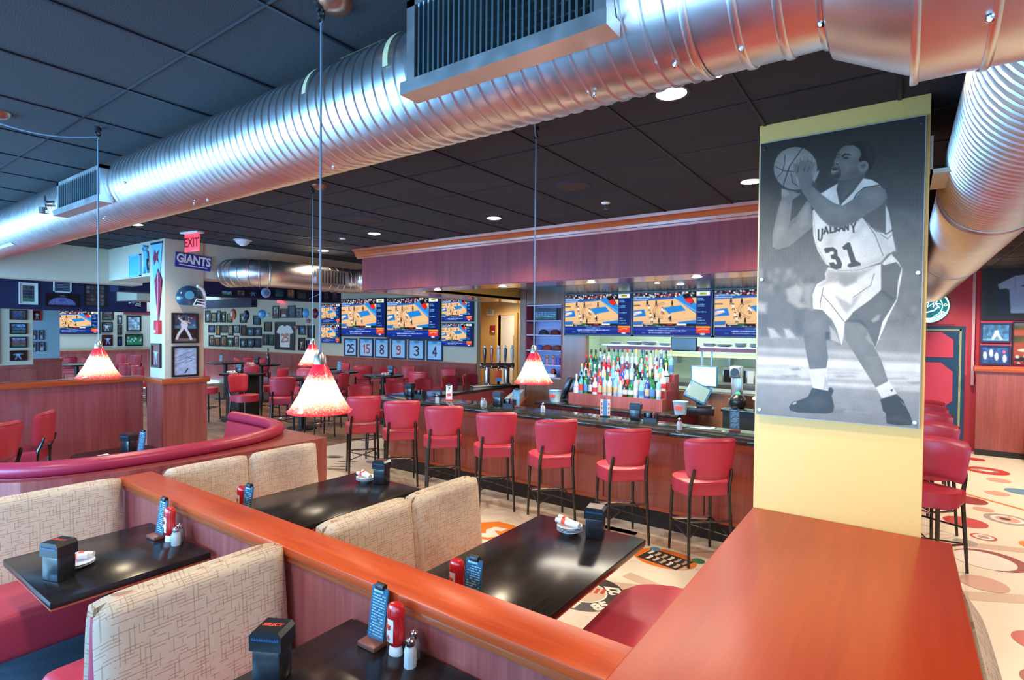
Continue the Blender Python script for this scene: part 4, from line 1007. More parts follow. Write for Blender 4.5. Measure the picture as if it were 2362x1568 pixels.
# ------------------------------------------------------------------ recessed lights, speakers, sprinklers, detector
def downlight(label, x, y, z=CE, r=.072, group='recessed ceiling downlights'):
    t = thing('ceiling_downlight', label, 'light', (x, y, z), 0, group)
    mb = MB(); mb.lathe([(r, -.002), (r * 1.22, -.003), (r * 1.24, 0), (r, 0)], 24); mb.build('trim_ring', M['black'] if z > 3 else M['chrome'], t)
    mb = MB(); mb.lathe([(0, -.012), (r * .6, -.010), (r, -.003)], 24); mb.build('lens', M['bulb'], t)
    return t
for l, x, y in (('bright recessed downlight just below the duct, left of the poster', -.925, 2.6), ('recessed downlight half hidden by the poster edge', -.955, 4.45), ('recessed downlight over the bar, right of the right pendant hook', -3.43, 4.47),
                ('recessed downlight near the left end of the crown moulding', -5.2, 4.41), ('recessed downlight under the duct at far left', -7.03, 2.55), ('recessed downlight above the bent duct', -6.98, 4.97)):
    downlight(l, x, y)
for k, (x, y) in enumerate(((-5.23, 5.55), (-4.09, 5.52), (-2.84, 5.50), (-1.67, 5.50))): downlight('%s small downlight from the left under the bar fascia' % ORD[k + 1], x, y, 2.65, .05, 'small downlights under the bar soffit')
downlight('bright downlight in the dark green ceiling above the televisions', -2.35, 7.05, 2.72, .05, 'small lights in the green bar ceiling'); downlight('small downlight left of the bright one in the green bar ceiling', -2.55, 6.75, 2.72, .035, 'small lights in the green bar ceiling')
for k, (x, y) in enumerate(((-2.15, 3.83), (-4.6, 3.82))):
    t = thing('ceiling_speaker', 'flush round ceiling speaker, %s' % ('nearer, over the bar stools' if k == 0 else 'farther, near the upper pendant cord'), 'speaker', (x, y, CE), 0, 'flush ceiling speakers')
    mb = MB(); mb.lathe([(0, -.006), (.13, -.005)], 28); mb.build('grille', plain('brown_black_grille', (.045, .032, .028, 1), .7), t); mb = MB(); mb.lathe([(.13, -.006), (.15, -.004), (.152, 0), (.13, 0)], 28); mb.build('trim_ring', M['navy'], t)
for k, (x, y) in enumerate(((-2.18, 4.48), (-5.83, 4.43))):
    t = thing('fire_sprinkler', 'small white ceiling sprinkler, %s' % ('nearer, above the bar stools' if k == 0 else 'farther, left of the crown moulding'), 'sprinkler', (x, y, CE), 0, 'ceiling sprinklers')
    mb = MB(); mb.lathe([(0, -.014), (.03, -.012), (.042, 0), (0, 0)], 18); mb.build('escutcheon', M['white'], t); mb = MB(); mb.lathe([(0, -.06), (.02, -.056), (.02, -.05), (.008, -.046), (.008, -.014), (0, -.014)], 12); mb.build('head', M['chrome'], t)
t = thing('smoke_detector', 'white dome detector on the ceiling right of the exit sign', 'smoke detector', (-7.05, 3.79, CE))
mb = MB(); mb.lathe([(0, -.07), (.05, -.065), (.08, -.04), (.09, -.015), (.11, -.012), (.11, 0), (0, 0)], 24); mb.build('dome', plain('pale_blue_white_plastic', (.55, .68, .75, 1), .4), t); 
mb = MB(); mb.lathe([(0, -.078), (.03, -.076), (.035, -.06), (0, -.06)], 16); mb.build('lens', M['white'], t)
t = thing('exit_sign', 'red lit exit sign hanging from the ceiling above the post', 'sign', (-6.98, 3.13, CE), math.radians(10))
mb = MB(); mb.box(-.16, .16, -.05, .05, -.025, 0, bev=.01); mb.build('canopy', M['white'], t)
mb = MB(); mb.box(-.13, .13, -.008, .008, -.24, -.025, bev=.002); pnl = mb.build('panel', plain('red_lit_acrylic', (.6, .03, .05, 1), .25, emit=(1, .06, .10, 1), estr=.9), t)
mb = MB(); add_text(mb, 'EXIT', .15, frameM((0, -.0095, -.135), (1, 0, 0), (0, 0, 1)), 0, .9, .004); mb.build('lettering', plain('exit_letters', (.25, .01, .02, 1), .4), t, smooth=0)
# ------------------------------------------------------------------ framed pictures
PAL = {'red': (.62, .12, .12), 'blue': (.16, .34, .62), 'green': (.20, .48, .30), 'white': (.82, .84, .84), 'grey': (.42, .44, .46), 'navy': (.08, .12, .28), 'orange': (.80, .42, .16), 'cream': (.76, .68, .52), 'teal': (.12, .42, .48), 'brown': (.34, .22, .15), 'ltblue': (.52, .72, .86), 'black': (.07, .07, .08), 'maroon': (.40, .06, .10), 'purple': (.32, .22, .48)}
def photo_canvas(kind, bg, fg, seed, w=22, h=28):
    r = np.random.RandomState(seed); B = np.array(PAL[bg]); F = np.array(PAL[fg])
    c = Canvas(w, h, B * .75); c.noise(.45, seed, (6, 7))
    if kind == 'player':
        c.rect(0, h * .72, w, h, B * .55); x = w * (.42 + .16 * r.rand()); hh = h
        c.ell(x, hh * .22, w * .10, hh * .075, PAL['brown']); c.poly([(x - w * .17, hh * .30), (x + w * .17, hh * .30), (x + w * .13, hh * .58), (x - w * .13, hh * .58)], F)
        c.line([(x - w * .13, hh * .33), (x - w * .30, hh * (.30 + .2 * r.rand()))], w * .09, F * .9); c.line([(x + w * .13, hh * .33), (x + w * .30, hh * (.25 + .3 * r.rand()))], w * .09, F * .9)
        c.line([(x - w * .06, hh * .57), (x - w * .16, hh * .90)], w * .12, F * .8); c.line([(x + w * .06, hh * .57), (x + w * .18, hh * .88)], w * .12, F * .8)
    elif kind == 'team':
        c.rect(0, h * .6, w, h, PAL['green'], .6)
        for j in range(3):
            for i in range(7): c.ell(w * (.1 + .133 * i), h * (.36 + .17 * j), w * .05, h * .055, F * (.7 + .4 * r.rand()))
    elif kind == 'field':
        c.rect(0, h * .42, w, h, PAL['green'])
        for i in range(9): c.ell(w * r.rand(), h * (.3 + .4 * r.rand()), w * .05, h * .08, F)
    elif kind == 'portrait':
        c.ell(w * .5, h * .36, w * .18, h * .18, PAL['brown']); c.poly([(w * .12, h), (w * .2, h * .64), (w * .5, h * .52), (w * .8, h * .64), (w * .88, h)], F)
    elif kind == 'grid':
        for i in range(4):
            for j in range(5): c.rect(w * (.06 + .235 * i), h * (.05 + .19 * j), w * (.06 + .235 * i) + w * .19, h * (.05 + .19 * j) + h * .15, F * (.5 + .6 * r.rand()))
    c.noise(.22, seed + 9); return c
def on_plane(plane, p, a, b, z0, z1):
    """centre, heading and size of a rectangle on a wall plane; heading turns the local -y face out of the wall"""
    cz = (z0 + z1) / 2
    if plane == 'y': return ((a + b) / 2, p, cz), 0.0, abs(b - a), z1 - z0
    return (p, (a + b) / 2, cz), PI / 2, abs(b - a), z1 - z0
seedc = [100]
def framed(label, plane, p, rect, art, border=.10, frame='black', mat=None, group=None, res=None, cat='picture', name='framed_photo', depth=.03):
    loc, rz, W, H = on_plane(plane, p, rect[0], rect[2], rect[1], rect[3])
    t = thing(name, label, cat, loc, rz, group)
    bw = min(W, H) * border; mb = MB()
    for x0, x1, z0, z1 in ((-W/2, W/2, H/2 - bw, H/2), (-W/2, W/2, -H/2, -H/2 + bw), (-W/2, -W/2 + bw, -H/2 + bw, H/2 - bw), (W/2 - bw, W/2, -H/2 + bw, H/2 - bw)):
        mb.box(x0, x1, -depth / 2, depth / 2, z0, z1)
    mb.box(-W/2 + bw, W/2 - bw, depth * .2, depth * .5, -H/2 + bw, H/2 - bw)
    mb.build('frame', FM[frame], t, smooth=0)
    iw, ih = W - 2 * bw, H - 2 * bw
    if mat:
        m2 = min(W, H) * mat; mb = MB(); mb.box(-iw/2, iw/2, .0, depth * .2, -ih/2, ih/2); mb.build('mat_board', FM['cream'], t, smooth=0); iw -= 2 * m2; ih -= 2 * m2
    seedc[0] += 1
    if isinstance(art, tuple): c = photo_canvas(art[0], art[1], art[2], seedc[0], *(res or (20, 26 if H > W else 16)))
    else: c = art
    me = c.mesh('print', M['photo'], iw, ih); link('print', me, t, (0, -.001, 0))
    return t
FM = {'black': plain('black_picture_frame', (.010, .011, .016, 1), .3), 'cream': plain('cream_mat_board', (.70, .66, .58, 1), .7), 'white': plain('white_picture_frame', (.75, .75, .74, 1), .5), 'navy': plain('navy_picture_frame', (.015, .03, .12, 1), .35), 'red': plain('red_picture_frame', (.5, .02, .03, 1), .4), 'brown': plain('brown_picture_frame', (.10, .05, .03, 1), .4)}
GP = 'framed photos on the dining wall'
def row(nm, rects, arts):
    for k, (r, a) in enumerate(zip(rects, arts)):
        framed('black framed %s picture, %s from left in the %s' % (a[3] if len(a) > 3 else a[1], ORD[k + 1], nm), 'y', 10.385, r, a[:3], .13, group=GP)
row('top photo row', [(-22.07,2.28,-21.69,2.74),(-21.62,2.28,-21.20,2.66),(-21.15,2.29,-20.90,2.73),(-20.83,2.28,-20.52,2.69),(-20.41,2.28,-20.06,2.62),(-19.51,2.27,-19.05,2.61),(-18.61,2.20,-18.16,2.53)],
    [('player','grey','white'),('team','cream','brown'),('player','ltblue','white'),('player','brown','white'),('player','cream','green'),('player','green','white'),('player','teal','blue')])
row('middle photo row', [(-21.81,1.89,-21.34,2.19),(-21.25,1.80,-20.93,2.19),(-20.86,1.89,-20.41,2.19),(-20.32,1.80,-19.99,2.19),(-19.93,1.90,-19.53,2.19),(-19.44,1.80,-19.09,2.19),(-19.03,1.80,-18.57,2.12),(-18.53,1.81,-18.08,2.12),(-17.91,1.97,-17.46,2.30)],
    [('player','blue','grey'),('portrait','cream','orange'),('player','grey','red'),('player','white','orange'),('player','white','teal'),('player','navy','red'),('player','teal','ltblue'),('player','navy','ltblue'),('player','green','red')])
row('bottom photo row', [(-21.79,1.37,-21.39,1.80),(-21.32,1.37,-20.93,1.71),(-20.86,1.38,-20.45,1.80),(-20.43,1.39,-19.97,1.72),(-19.89,1.40,-19.61,1.80),(-19.50,1.38,-19.09,1.71),(-19.03,1.39,-18.61,1.72),(-18.57,1.41,-18.10,1.73),(-18.02,1.50,-17.72,1.87),(-17.64,1.50,-17.31,1.87)],
    [('player','cream','navy'),('player','orange','brown'),('player','cream','red'),('player','green','white'),('player','white','red'),('player','teal','white'),('player','teal','ltblue'),('player','navy','blue'),('player','grey','green'),('player','green','blue')])
for r, a, l in zip([(-17.38,2.42,-17.02,2.84),(-16.95,2.43,-16.52,2.74),(-16.49,2.43,-16.08,2.84),(-16.04,2.43,-15.67,2.75),(-15.89,1.88,-15.49,2.19),(-15.41,1.79,-15.04,2.19),(-15.90,1.38,-15.55,1.79),(-15.49,1.39,-15.04,1.72)],
    [('portrait','white','maroon'),('portrait','maroon','white'),('player','teal','blue'),('player','ltblue','black'),('player','blue','ltblue'),('player','navy','blue'),('player','maroon','white'),('player','purple','ltblue')],
    ['maroon framed picture at the upper left above the framed white jersey','framed picture of a white cap shape above the framed jersey','tall teal framed picture above the framed jersey','pale blue framed picture with a curved figure, right of the tall teal one','blue framed picture right of the framed white jersey','navy framed picture beside the upper red pendant cord','dark red framed player picture lower right of the framed jersey','purple framed picture just above the upper red pendant']):
    framed(l, 'y', 10.385, r, a, .13, group='framed photos around the framed jersey')
def jersey_canvas(w, h, bg, body, num, col, trim=None, letters=None):
    c = Canvas(w, h, bg); X = lambda a: a * w; Y = lambda a: a * h
    c.poly([(X(.18), Y(.12)), (X(.38), Y(.06)), (X(.5), Y(.11)), (X(.62), Y(.06)), (X(.82), Y(.12)), (X(.97), Y(.36)), (X(.82), Y(.43)), (X(.78), Y(.38)), (X(.76), Y(.95)), (X(.24), Y(.95)), (X(.22), Y(.38)), (X(.18), Y(.43)), (X(.03), Y(.36))], body)
    c.poly([(X(.41), Y(.065)), (X(.59), Y(.065)), (X(.5), Y(.13))], np.array(bg) * .6)
    draw_num(c, num, X(.5), Y(.58), X(.16), Y(.30), col, w * .055); return c
SEG = {'0': [(0,0),(1,0),(1,1),(0,1),(0,0)], '1': [(.2,.2),(.55,0),(.55,1)], '2': [(0,.15),(.4,0),(1,.15),(1,.4),(0,1),(1,1)], '3': [(0,.1),(.5,0),(1,.15),(1,.35),(.5,.47),(1,.6),(1,.88),(.5,1),(0,.9)], '4': [(.75,1),(.75,0),(0,.68),(1,.68)], '5': [(.95,0),(.1,0),(.05,.45),(.6,.4),(1,.58),(1,.85),(.55,1),(0,.92)], '8': [(.5,.47),(.05,.3),(.1,.08),(.5,0),(.9,.08),(.95,.3),(.5,.47),(0,.65),(.05,.92),(.5,1),(.95,.92),(1,.65),(.5,.47)], '9': [(.95,.35),(.5,.5),(.05,.35),(.05,.12),(.5,0),(.95,.12),(.95,.8),(.5,1),(.05,.92)], '7': [(0,0),(1,0),(.4,1)], '6': [(.9,.08),(.5,0),(.05,.2),(.05,.88),(.5,1),(.95,.88),(.95,.6),(.5,.48),(.05,.62)]}
def draw_num(c, s, cx, cy, w, h, col, th):
    n = len(s); tot = n * w + (n - 1) * w * .35; x = cx - tot / 2
    for ch in s:
        c.line([(x + a * w, cy - h / 2 + b * h) for a, b in SEG[ch]], th, col); x += w * 1.35
jc = jersey_canvas(60, 56, (.10, .11, .13), (.95, .94, .92), '25', (.85, .45, .32)); jc.line([(17, 27), (43, 27)], 2.5, (.85, .6, .45))
framed('large framed white jersey with orange number 25 on the dining wall', 'y', 10.385, (-17.25,1.37,-16.09,2.30), jc, .06, name='framed_jersey', cat='framed jersey')
# framed shirt numbers below the televisions
for (r, n, col) in zip([(-13.55,1.27,-12.97,1.81),(-12.85,1.27,-12.26,1.83),(-12.17,1.28,-11.60,1.83),(-11.50,1.28,-10.92,1.83),(-10.82,1.28,-10.23,1.83),(-10.14,1.27,-9.58,1.83)],
                       ['25', '15', '8', '9', '3', '4'], ['n', 'r', 'n', 'r', 'n', 'n']):
    c = Canvas(40, 40, (.70, .86, .96)); c.rect(0, 0, 40, 9, (.55, .80, .95)); c.ell(20, 3, 8, 3, (.35, .6, .75))
    cc = (.07, .11, .30) if col == 'n' else (.72, .22, .28)
    draw_num(c, n, 20, 23, 9 if len(n) == 2 else 11, 20, (.95, .95, .97), 6.0); draw_num(c, n, 20, 23, 9 if len(n) == 2 else 11, 20, cc, 3.6)
    framed('framed shirt back with %s number %s below the televisions' % ('navy' if col == 'n' else 'red', n), 'y', 10.375, (r[0], 1.285, r[2], r[3]), c, .07, 'navy', group='framed shirt numbers', name='framed_jersey', cat='framed jersey')
# helmet plates and caps on the far wall
def wall_disc(name, label, cat, x, z, r, cols, y=10.385, rx=1.0):
    t = thing(name, label, cat, (x, y, z), 0); mb = MB()
    mb.lathe([(0, .07), (r * .6, .055), (r * .9, .03), (r, 0), (r, -.02), (0, -.02)], 22, M=Matrix.Rotation(PI / 2, 4, 'X') @ Matrix.Diagonal((rx, 1, 1, 1))); mb.build('shell', plain(name + '_shell', cols[0], .3), t)
    mb = MB(); mb.lathe([(0, .078), (r * .42, .07), (r * .45, .05), (0, .05)], 18, M=Matrix.Rotation(PI / 2, 4, 'X') @ Matrix.Diagonal((rx, 1, 1, 1))); mb.build('emblem', plain(name + '_emblem', cols[1], .35), t); return t
wall_disc('wall_helmet', 'orange red football helmet on the far dining wall', 'helmet', -19.98, 2.58, .20, ((.62, .10, .05, 1), (.75, .70, .65, 1)))
wall_disc('wall_plaque', 'dark navy round cap on the far dining wall', 'cap', -19.08, 2.54, .18, ((.01, .015, .05, 1), (.05, .12, .35, 1)))
wall_disc('wall_plaque', 'bright blue oval plaque on the far dining wall', 'plaque', -18.07, 2.57, .15, ((.05, .38, .75, 1), (.35, .65, .9, 1)), rx=1.6)
wall_disc('wall_disc', 'small white round plaque right of the blue oval one', 'plaque', -17.62, 2.54, .08, ((.62, .74, .82, 1), (.7, .8, .85, 1)))
wall_disc('wall_disc', 'light blue round plaque left of the maroon helmet', 'plaque', -15.5, 2.575, .15, ((.10, .45, .78, 1), (.3, .6, .85, 1)))
wall_disc('wall_helmet', 'maroon helmet beside the stacked small televisions', 'helmet', -15.02, 2.565, .16, ((.20, .01, .03, 1), (.35, .05, .08, 1)))
wall_disc('wall_disc', 'small pink baseball glove shape under the light blue plaque', 'plaque', -15.36, 2.33, .07, ((.45, .22, .18, 1), (.5, .3, .25, 1)), rx=1.5)
wall_disc('alarm_box', 'small pink red alarm right of the framed white jersey', 'alarm', -16.0, 2.13, .07, ((.65, .12, .16, 1), (.75, .3, .3, 1)))
t = thing('exit_sign', 'small red exit sign on the far dining ceiling', 'sign', (-16.8, 10.3, 2.985)); mb = MB(); mb.box(-.15, .15, -.03, .03, -.05, .05, bev=.006); mb.build('panel', plain('far_exit_red', (.7, .05, .06, 1), .3, emit=(1, .08, .10, 1), estr=1.2), t)
# navy band photos
for k, (r, a) in enumerate(zip([(5.71,2.76,5.95,2.87),(6.03,2.77,6.22,2.90),(6.29,2.77,6.54,2.91),(6.88,2.78,7.13,2.98),(7.19,2.78,7.40,3.00),(7.44,2.77,7.72,3.01),(8.17,2.77,8.33,2.99),(8.42,2.78,8.58,3.00)],
    [('field','ltblue','white'),('player','cream','brown'),('player','navy','ltblue'),('team','teal','grey'),('player','cream','orange'),('team','brown','grey'),('player','grey','maroon'),('player','grey','purple')])):
    framed('small %s photo, %s from the left on the navy band' % (a[1], ORD[k + 1]), 'x', -11.485, r, a, .10, group='photos on the navy band')
t = thing('wall_disc', 'round pale blue plaque on the navy band', 'plaque', (-11.48, 6.695, 2.875), PI / 2); mb = MB(); mb.lathe([(0, .03), (.10, .025), (.112, 0), (0, 0)], 24, M=Matrix.Rotation(PI / 2, 4, 'X')); mb.build('shell', plain('pale_blue_disc', (.45, .5, .75, 1), .4), t); mb = MB(); mb.lathe([(0, .034), (.06, .032), (.062, .02), (0, .02)], 20, M=Matrix.Rotation(PI / 2, 4, 'X')); mb.build('emblem', plain('blue_disc_core', (.12, .3, .55, 1), .4), t)
t = thing('baseball_bat', 'pale bat mounted slanting on the navy band', 'bat', (-11.485, 7.93, 2.865)); mb = MB(); mb.tube([(0, -.13, -.06), (0, 0, .0), (0, .12, .055)], [.006, .010, .018], 8); mb.build('barrel', plain('pale_bat_wood', (.55, .5, .5, 1), .4), t); mb = MB(); mb.tube([(0, -.145, -.067), (0, -.13, -.06)], [.011, .009], 8); mb.build('knob', M['white'], t)

# ------------------------------------------------------------------ televisions: one broadcast picture, shared by all
W_, H_ = 150, 84
tv = Canvas(W_, H_, (.90, .72, .52))
rs = np.random.RandomState(11)
tv.rect(0, 0, W_, 12, (.06, .07, .12))
for k in range(150): tv.ell(rs.rand() * 118, rs.rand() * 11, 1.6, 1.8, [(.8, .78, .76), (.65, .08, .08), (.1, .1, .14), (.3, .3, .4), (.9, .9, .9)][rs.randint(5)], .9)
tv.rect(0, 8, 28, 10.5, (.5, .7, .9), .9); tv.poly([(0, 11), (80, 10), (84, 13.5), (0, 16.5)], (.12, .36, .70)); tv.rect(0, 12.5, 30, 14, (.85, .9, .95), .8)
tv.poly([(80, 12), (96, 6), (122, 24), (122, 42)], (.16, .52, .84)); tv.poly([(96, 8), (108, 3), (118, 20), (112, 25)], (.08, .05, .06)); tv.poly([(100, 14), (112, 11), (117, 20), (112, 24), (102, 19)], (.85, .14, .14)); tv.line([(80, 12), (122, 38)], 1.2, (.8, .84, .85), .7)
tv.poly([(60, 30), (94, 26), (103, 36), (70, 41)], (.10, .50, .82)); tv.poly([(0, 35), (22, 33), (26, 46), (0, 48)], (.10, .46, .80)); tv.poly([(0, 40), (16, 36), (18, 40), (0, 46)], (.93, .75, .68)); tv.poly([(0, 38), (14, 37), (17, 39.5), (10, 40)], (.95, .95, .98))
tv.poly([(88, 58), (122, 54), (122, 64), (92, 64)], (.12, .48, .82)); tv.poly([(0, 57), (20, 56), (18, 64), (0, 64)], (.10, .42, .76))
for R in ((30, 17), (26, 14)):
    pts = [(70 + R[0] * math.cos(math.radians(a)), 36 + R[1] * math.sin(math.radians(a))) for a in range(110, 262, 8)]; tv.line(pts, .9, (.50, .36, .26), .8)
tv.rect(0, 24, 14, 26, (.10, .09, .08), .8); tv.line([(46, 18), (52, 64)], .5, (.7, .55, .4), .7); tv.line([(0, 58), (60, 57), (122, 50)], .6, (.65, .5, .38), .6)
for x, y, cc in ((35, 45, 'w'), (43, 46, 'k'), (38, 53, 'w'), (52, 56, 'k'), (60, 37, 'w'), (58, 34, 'w'), (72, 46, 'w'), (77, 22, 'k'), (46, 21, 'k'), (28, 20, 'k'), (32, 30, 'w'), (74, 51, 'k')):
    col = (.95, .95, .95) if cc == 'w' else (.08, .08, .10); tv.ell(x, y - 4, 1.3, 1.6, (.2, .13, .1)); tv.ell(x, y, 1.8, 3.2, col); tv.line([(x - 1, y + 3), (x - 1.6, y + 6)], 1.2, (.25, .2, .18)); tv.line([(x + 1, y + 3), (x + 1.9, y + 6)], 1.2, (.25, .2, .18))
tv.rect(20, 61, 122, 66.5, (.05, .06, .06)); tv.rect(22, 61, 40, 63.5, (.8, .8, .8), .9); tv.ell(45, 63, 6, 2.6, (.12, .38, .22)); tv.rect(68, 61.5, 78, 64, (.7, .1, .1)); tv.rect(86, 61, 104, 64.5, (.92, .94, .95))
for k in range(26): tv.ell(24 + rs.rand() * 96, 65 + rs.rand() * 2, 1.2, 1.0, (.15 + .6 * rs.rand(),) * 3)
tv.rect(0, 67, 150, 84, (.04, .14, .50)); tv.rect(0, 71, 122, 74.5, (.10, .27, .68), .8)
def scrib(x0, x1, y, h, col):
    x = x0
    while x < x1:
        wd = 1.2 + rs.rand() * 3.2; tv.rect(x, y - h / 2 + rs.rand() * .4, min(x + wd, x1), y + h / 2, col, .55 + .45 * rs.rand()); x += wd + .7
scrib(52, 82, 70, 1.6, (.55, .88, 1)); scrib(30, 104, 74.6, 2.0, (.95, .97, 1)); scrib(18, 24, 79, 1.4, (.7, .85, 1)); scrib(32, 74, 79, 1.6, (.8, .9, 1))
tv.rect(122, 0, 150, 67, (.03, .12, .38)); tv.rect(122, 1, 146, 9, (.93, .95, .95)); tv.rect(128, 3, 140, 7, (.60, .62, .15)); tv.rect(130, 3.5, 134, 5, (.1, .4, .3))
for y, x1 in ((14, 134), (17, 136), (25, 138), (28, 136), (39, 140), (50, 132), (55, 138), (60, 140)): scrib(124, x1, y, 1.9, (.55, .80, .95))
tv.rect(122, 66, 147, 79, (.88, .20, .14)); tv.poly([(122, 66), (147, 66), (147, 69), (122, 68.5)], (.98, .68, .18)); tv.line([(126, 73), (134, 71), (143, 72)], 1.6, (.98, .8, .5), .9); tv.ell(134, 80.5, 5, 1.8, (.75, .85, .95))
tvmesh = {}
def television(label, loc, rz, W, group):
    H = W * .5625; t = thing('television', label, 'television', loc, rz, group); b = W * .012
    mb = MB(); mb.box(-W/2, W/2, -.02, .035, -H/2, H/2, bev=.006); mb.build('housing', M['black'], t)
    mb = MB()
    for x0, x1, z0, z1 in ((-W/2, W/2, H/2 - b, H/2), (-W/2, W/2, -H/2, -H/2 + b * 1.6), (-W/2, -W/2 + b, -H/2, H/2), (W/2 - b, W/2, -H/2, H/2)): mb.box(x0, x1, -.027, -.018, z0, z1)
    mb.build('bezel', M['black'], t, smooth=0)
    key = round(W, 3)
    if key not in tvmesh: tvmesh[key] = tv.mesh('screen', M['screen'], W - 2 * b, H - 2.6 * b)
    link('screen', tvmesh[key], t, (0, -.0245, b * .3)); return t
GT = 'televisions above the bar'
for k, x in enumerate((-4.04, -2.815, -1.585)): television(['left television of three above the bar back, showing basketball', 'middle television of three above the bar back, showing basketball', 'right television above the bar back, partly behind the poster'][k], (x, 8.062, 2.365), 0, 1.215, GT)
GW = 'televisions on the dining wall'
for l, r in (('small television above another, left of the big dining wall screens', (-14.74,2.26,-13.70,2.83)), ('small television below another, left of the big dining wall screens', (-14.74,1.67,-13.72,2.22)), ('left of the two big televisions on the dining wall', (-13.66,1.86,-11.71,2.98)), ('right of the two big televisions on the dining wall', (-11.66,1.83,-9.66,2.95)),
             ('small upper television right of the big dining wall screens', (-9.59,2.30,-8.56,2.88)), ('small lower television right of the big dining wall screens', (-9.59,1.68,-8.56,2.26))):
    television(l, ((r[0] + r[2]) / 2, 10.362, (r[1] + r[3]) / 2), 0, abs(r[2] - r[0]), GW)
television('television on the far left wall over the left red pendant', (-22.462, 6.40, 2.22), PI / 2, 1.36, None)

# ------------------------------------------------------------------ far left room
GN = 'pictures on the navy beam'
framed('cream matted picture at the left end of the navy beam', 'x', -13.185, (2.91,2.49,3.18,2.89), ('team', 'grey', 'navy'), .05, 'white', .14, GN)
c = Canvas(40, 22, (.10, .09, .12)); c.poly([(3, 19)] + [(20 + 17 * math.cos(math.radians(a)), 18 - 12 * math.sin(math.radians(a))) for a in range(180, -1, -12)] + [(37, 19)], (.42, .44, .66)); c.ell(20, 11, 5, 2, (.3, .3, .5)); c.line([(18, 3), (22, 3)], 2, (.4, .4, .5)); c.noise(.2, 4)
framed('dark framed arched stadium picture on the navy beam', 'x', -13.185, (3.29,2.46,3.80,2.72), c, .06, group=GN)
framed('framed sheet of team cards on the navy beam behind the left cord', 'x', -13.185, (3.89,2.49,4.25,2.93), ('grid', 'maroon', 'grey'), .05, group=GN)
t = thing('wall_vent', 'small white framed vent on the navy beam', 'vent', (-13.19, 3.55, 2.855), PI / 2); mb = MB()
for x0, x1, z0, z1 in ((-.14, .14, .095, .115), (-.14, .14, -.115, -.095), (-.14, -.12, -.115, .115), (.12, .14, -.115, .115)): mb.box(x0, x1, -.012, .008, z0, z1)
mb.build('frame', M['white'], t, smooth=0); mb = MB(); [mb.box(-.12, .12, -.004, .006, -.09 + .03 * k, -.075 + .03 * k) for k in range(6)]; mb.build('louvre_bars', plain('grey_vent_bars', (.16, .19, .24, 1), .5), t, smooth=0)
def helmet(label, loc, rz, r, shell, mark):
    """football helmet mounted side-on: faces local -y"""
    t = thing('football_helmet', label, 'helmet', loc, rz)
    mb = MB(); mb.lathe([(r * math.cos(math.radians(a)), r * math.sin(math.radians(a))) for a in range(-38, 90, 8)] + [(0, r)], 26, M=Matrix.Diagonal((1.06, .55, 1, 1))); mb.build('shell', plain('helmet_shell', shell, .15, coat=.5), t)
    mb = MB()
    for k in range(3): mb.tube([(r * (.35 + .0 * k), -r * .55, -r * (.10 + .22 * k)), (r * .95, -r * .62, -r * (.18 + .24 * k)), (r * 1.22, -r * .25, -r * (.25 + .24 * k)), (r * 1.2, .1 * r, -r * (.25 + .24 * k))], r * .055, 6)
    mb.tube([(r * 1.1, -r * .45, -r * .2), (r * 1.08, -r * .45, -r * .75)], r * .055, 6); mb.tube([(r * .35, -r * .55, -r * .1), (r * .1, -r * .52, -r * .62), (r * .9, -r * .6, -r * .66)], r * .055, 6)
    mb.build('face_guard', M['white'], t)
    mb = MB(); mb.tube([(r * (1.0 * math.sin(math.radians(a))) * .95 + .2 * r, -r * .56 * math.cos(math.radians(a * .9)) , r * math.cos(math.radians(a)) * .98) for a in range(10, 95, 14)], r * .13, 6); mb.build('stripe', M['white'], t)
    mb = MB(); mb.lathe([(0, 0), (r * .34, -.004), (r * .36, .01), (0, .01)], 18, (-r * .25, -r * .555, r * .18), M=Matrix.Rotation(PI / 2, 4, 'X')); mb.build('emblem', plain('helmet_emblem', mark, .3), t)
    return t
helmet('teal and white football helmet mounted on the cream post', (-7.70, 3.42, 2.49), PI / 2, .158, (.02, .07, .13, 1), (.10, .42, .62, 1))
helmet('small dark football helmet on the navy beam left of the post', (-13.16, 4.74, 2.60), PI / 2, .10, (.012, .018, .06, 1), (.2, .3, .55, 1))
for k, (r, a) in enumerate(zip([(2.79,2.20,3.03,2.39),(2.79,1.94,3.03,2.14),(2.79,1.69,3.03,1.89),(2.79,1.45,3.03,1.64)], [('player','grey','blue'),('team','ltblue','navy'),('team','ltblue','red'),('player','black','ltblue')])):
    framed('black framed wide photo, %s of four stacked on the left pillar' % ['topmost', 'second', 'third', 'lowest'][k], 'x', -13.235, r, a, .10, group='photos stacked on the left pillar')
GF = 'pictures on the far left wall'
for l, r, a in zip(['upper small photo beside the far left television','middle small photo beside the far left television','lowest small photo beside the far left television','upper narrow photo of three right of the far left television','middle narrow photo of three right of the far left television','lowest narrow photo of three right of the far left television','square white certificate in black frame near the post','green football field photo near the post'],
    [(7.14,2.32,7.48,2.63),(7.13,1.89,7.45,2.25),(7.13,1.42,7.45,1.80),(7.59,2.18,7.73,2.50),(7.59,1.80,7.73,2.15),(7.59,1.41,7.73,1.74),(7.87,1.93,8.33,2.49),(7.83,1.40,8.38,1.84)],
    [('team','grey','maroon'),('player','grey','white'),('player','maroon','ltblue'),('player','grey','white'),('player','grey','black'),('player','black','blue'),('grid','ltblue','white'),('field','green','white')]):
    framed(l, 'x', -22.47, r, a, .09, group=GF)
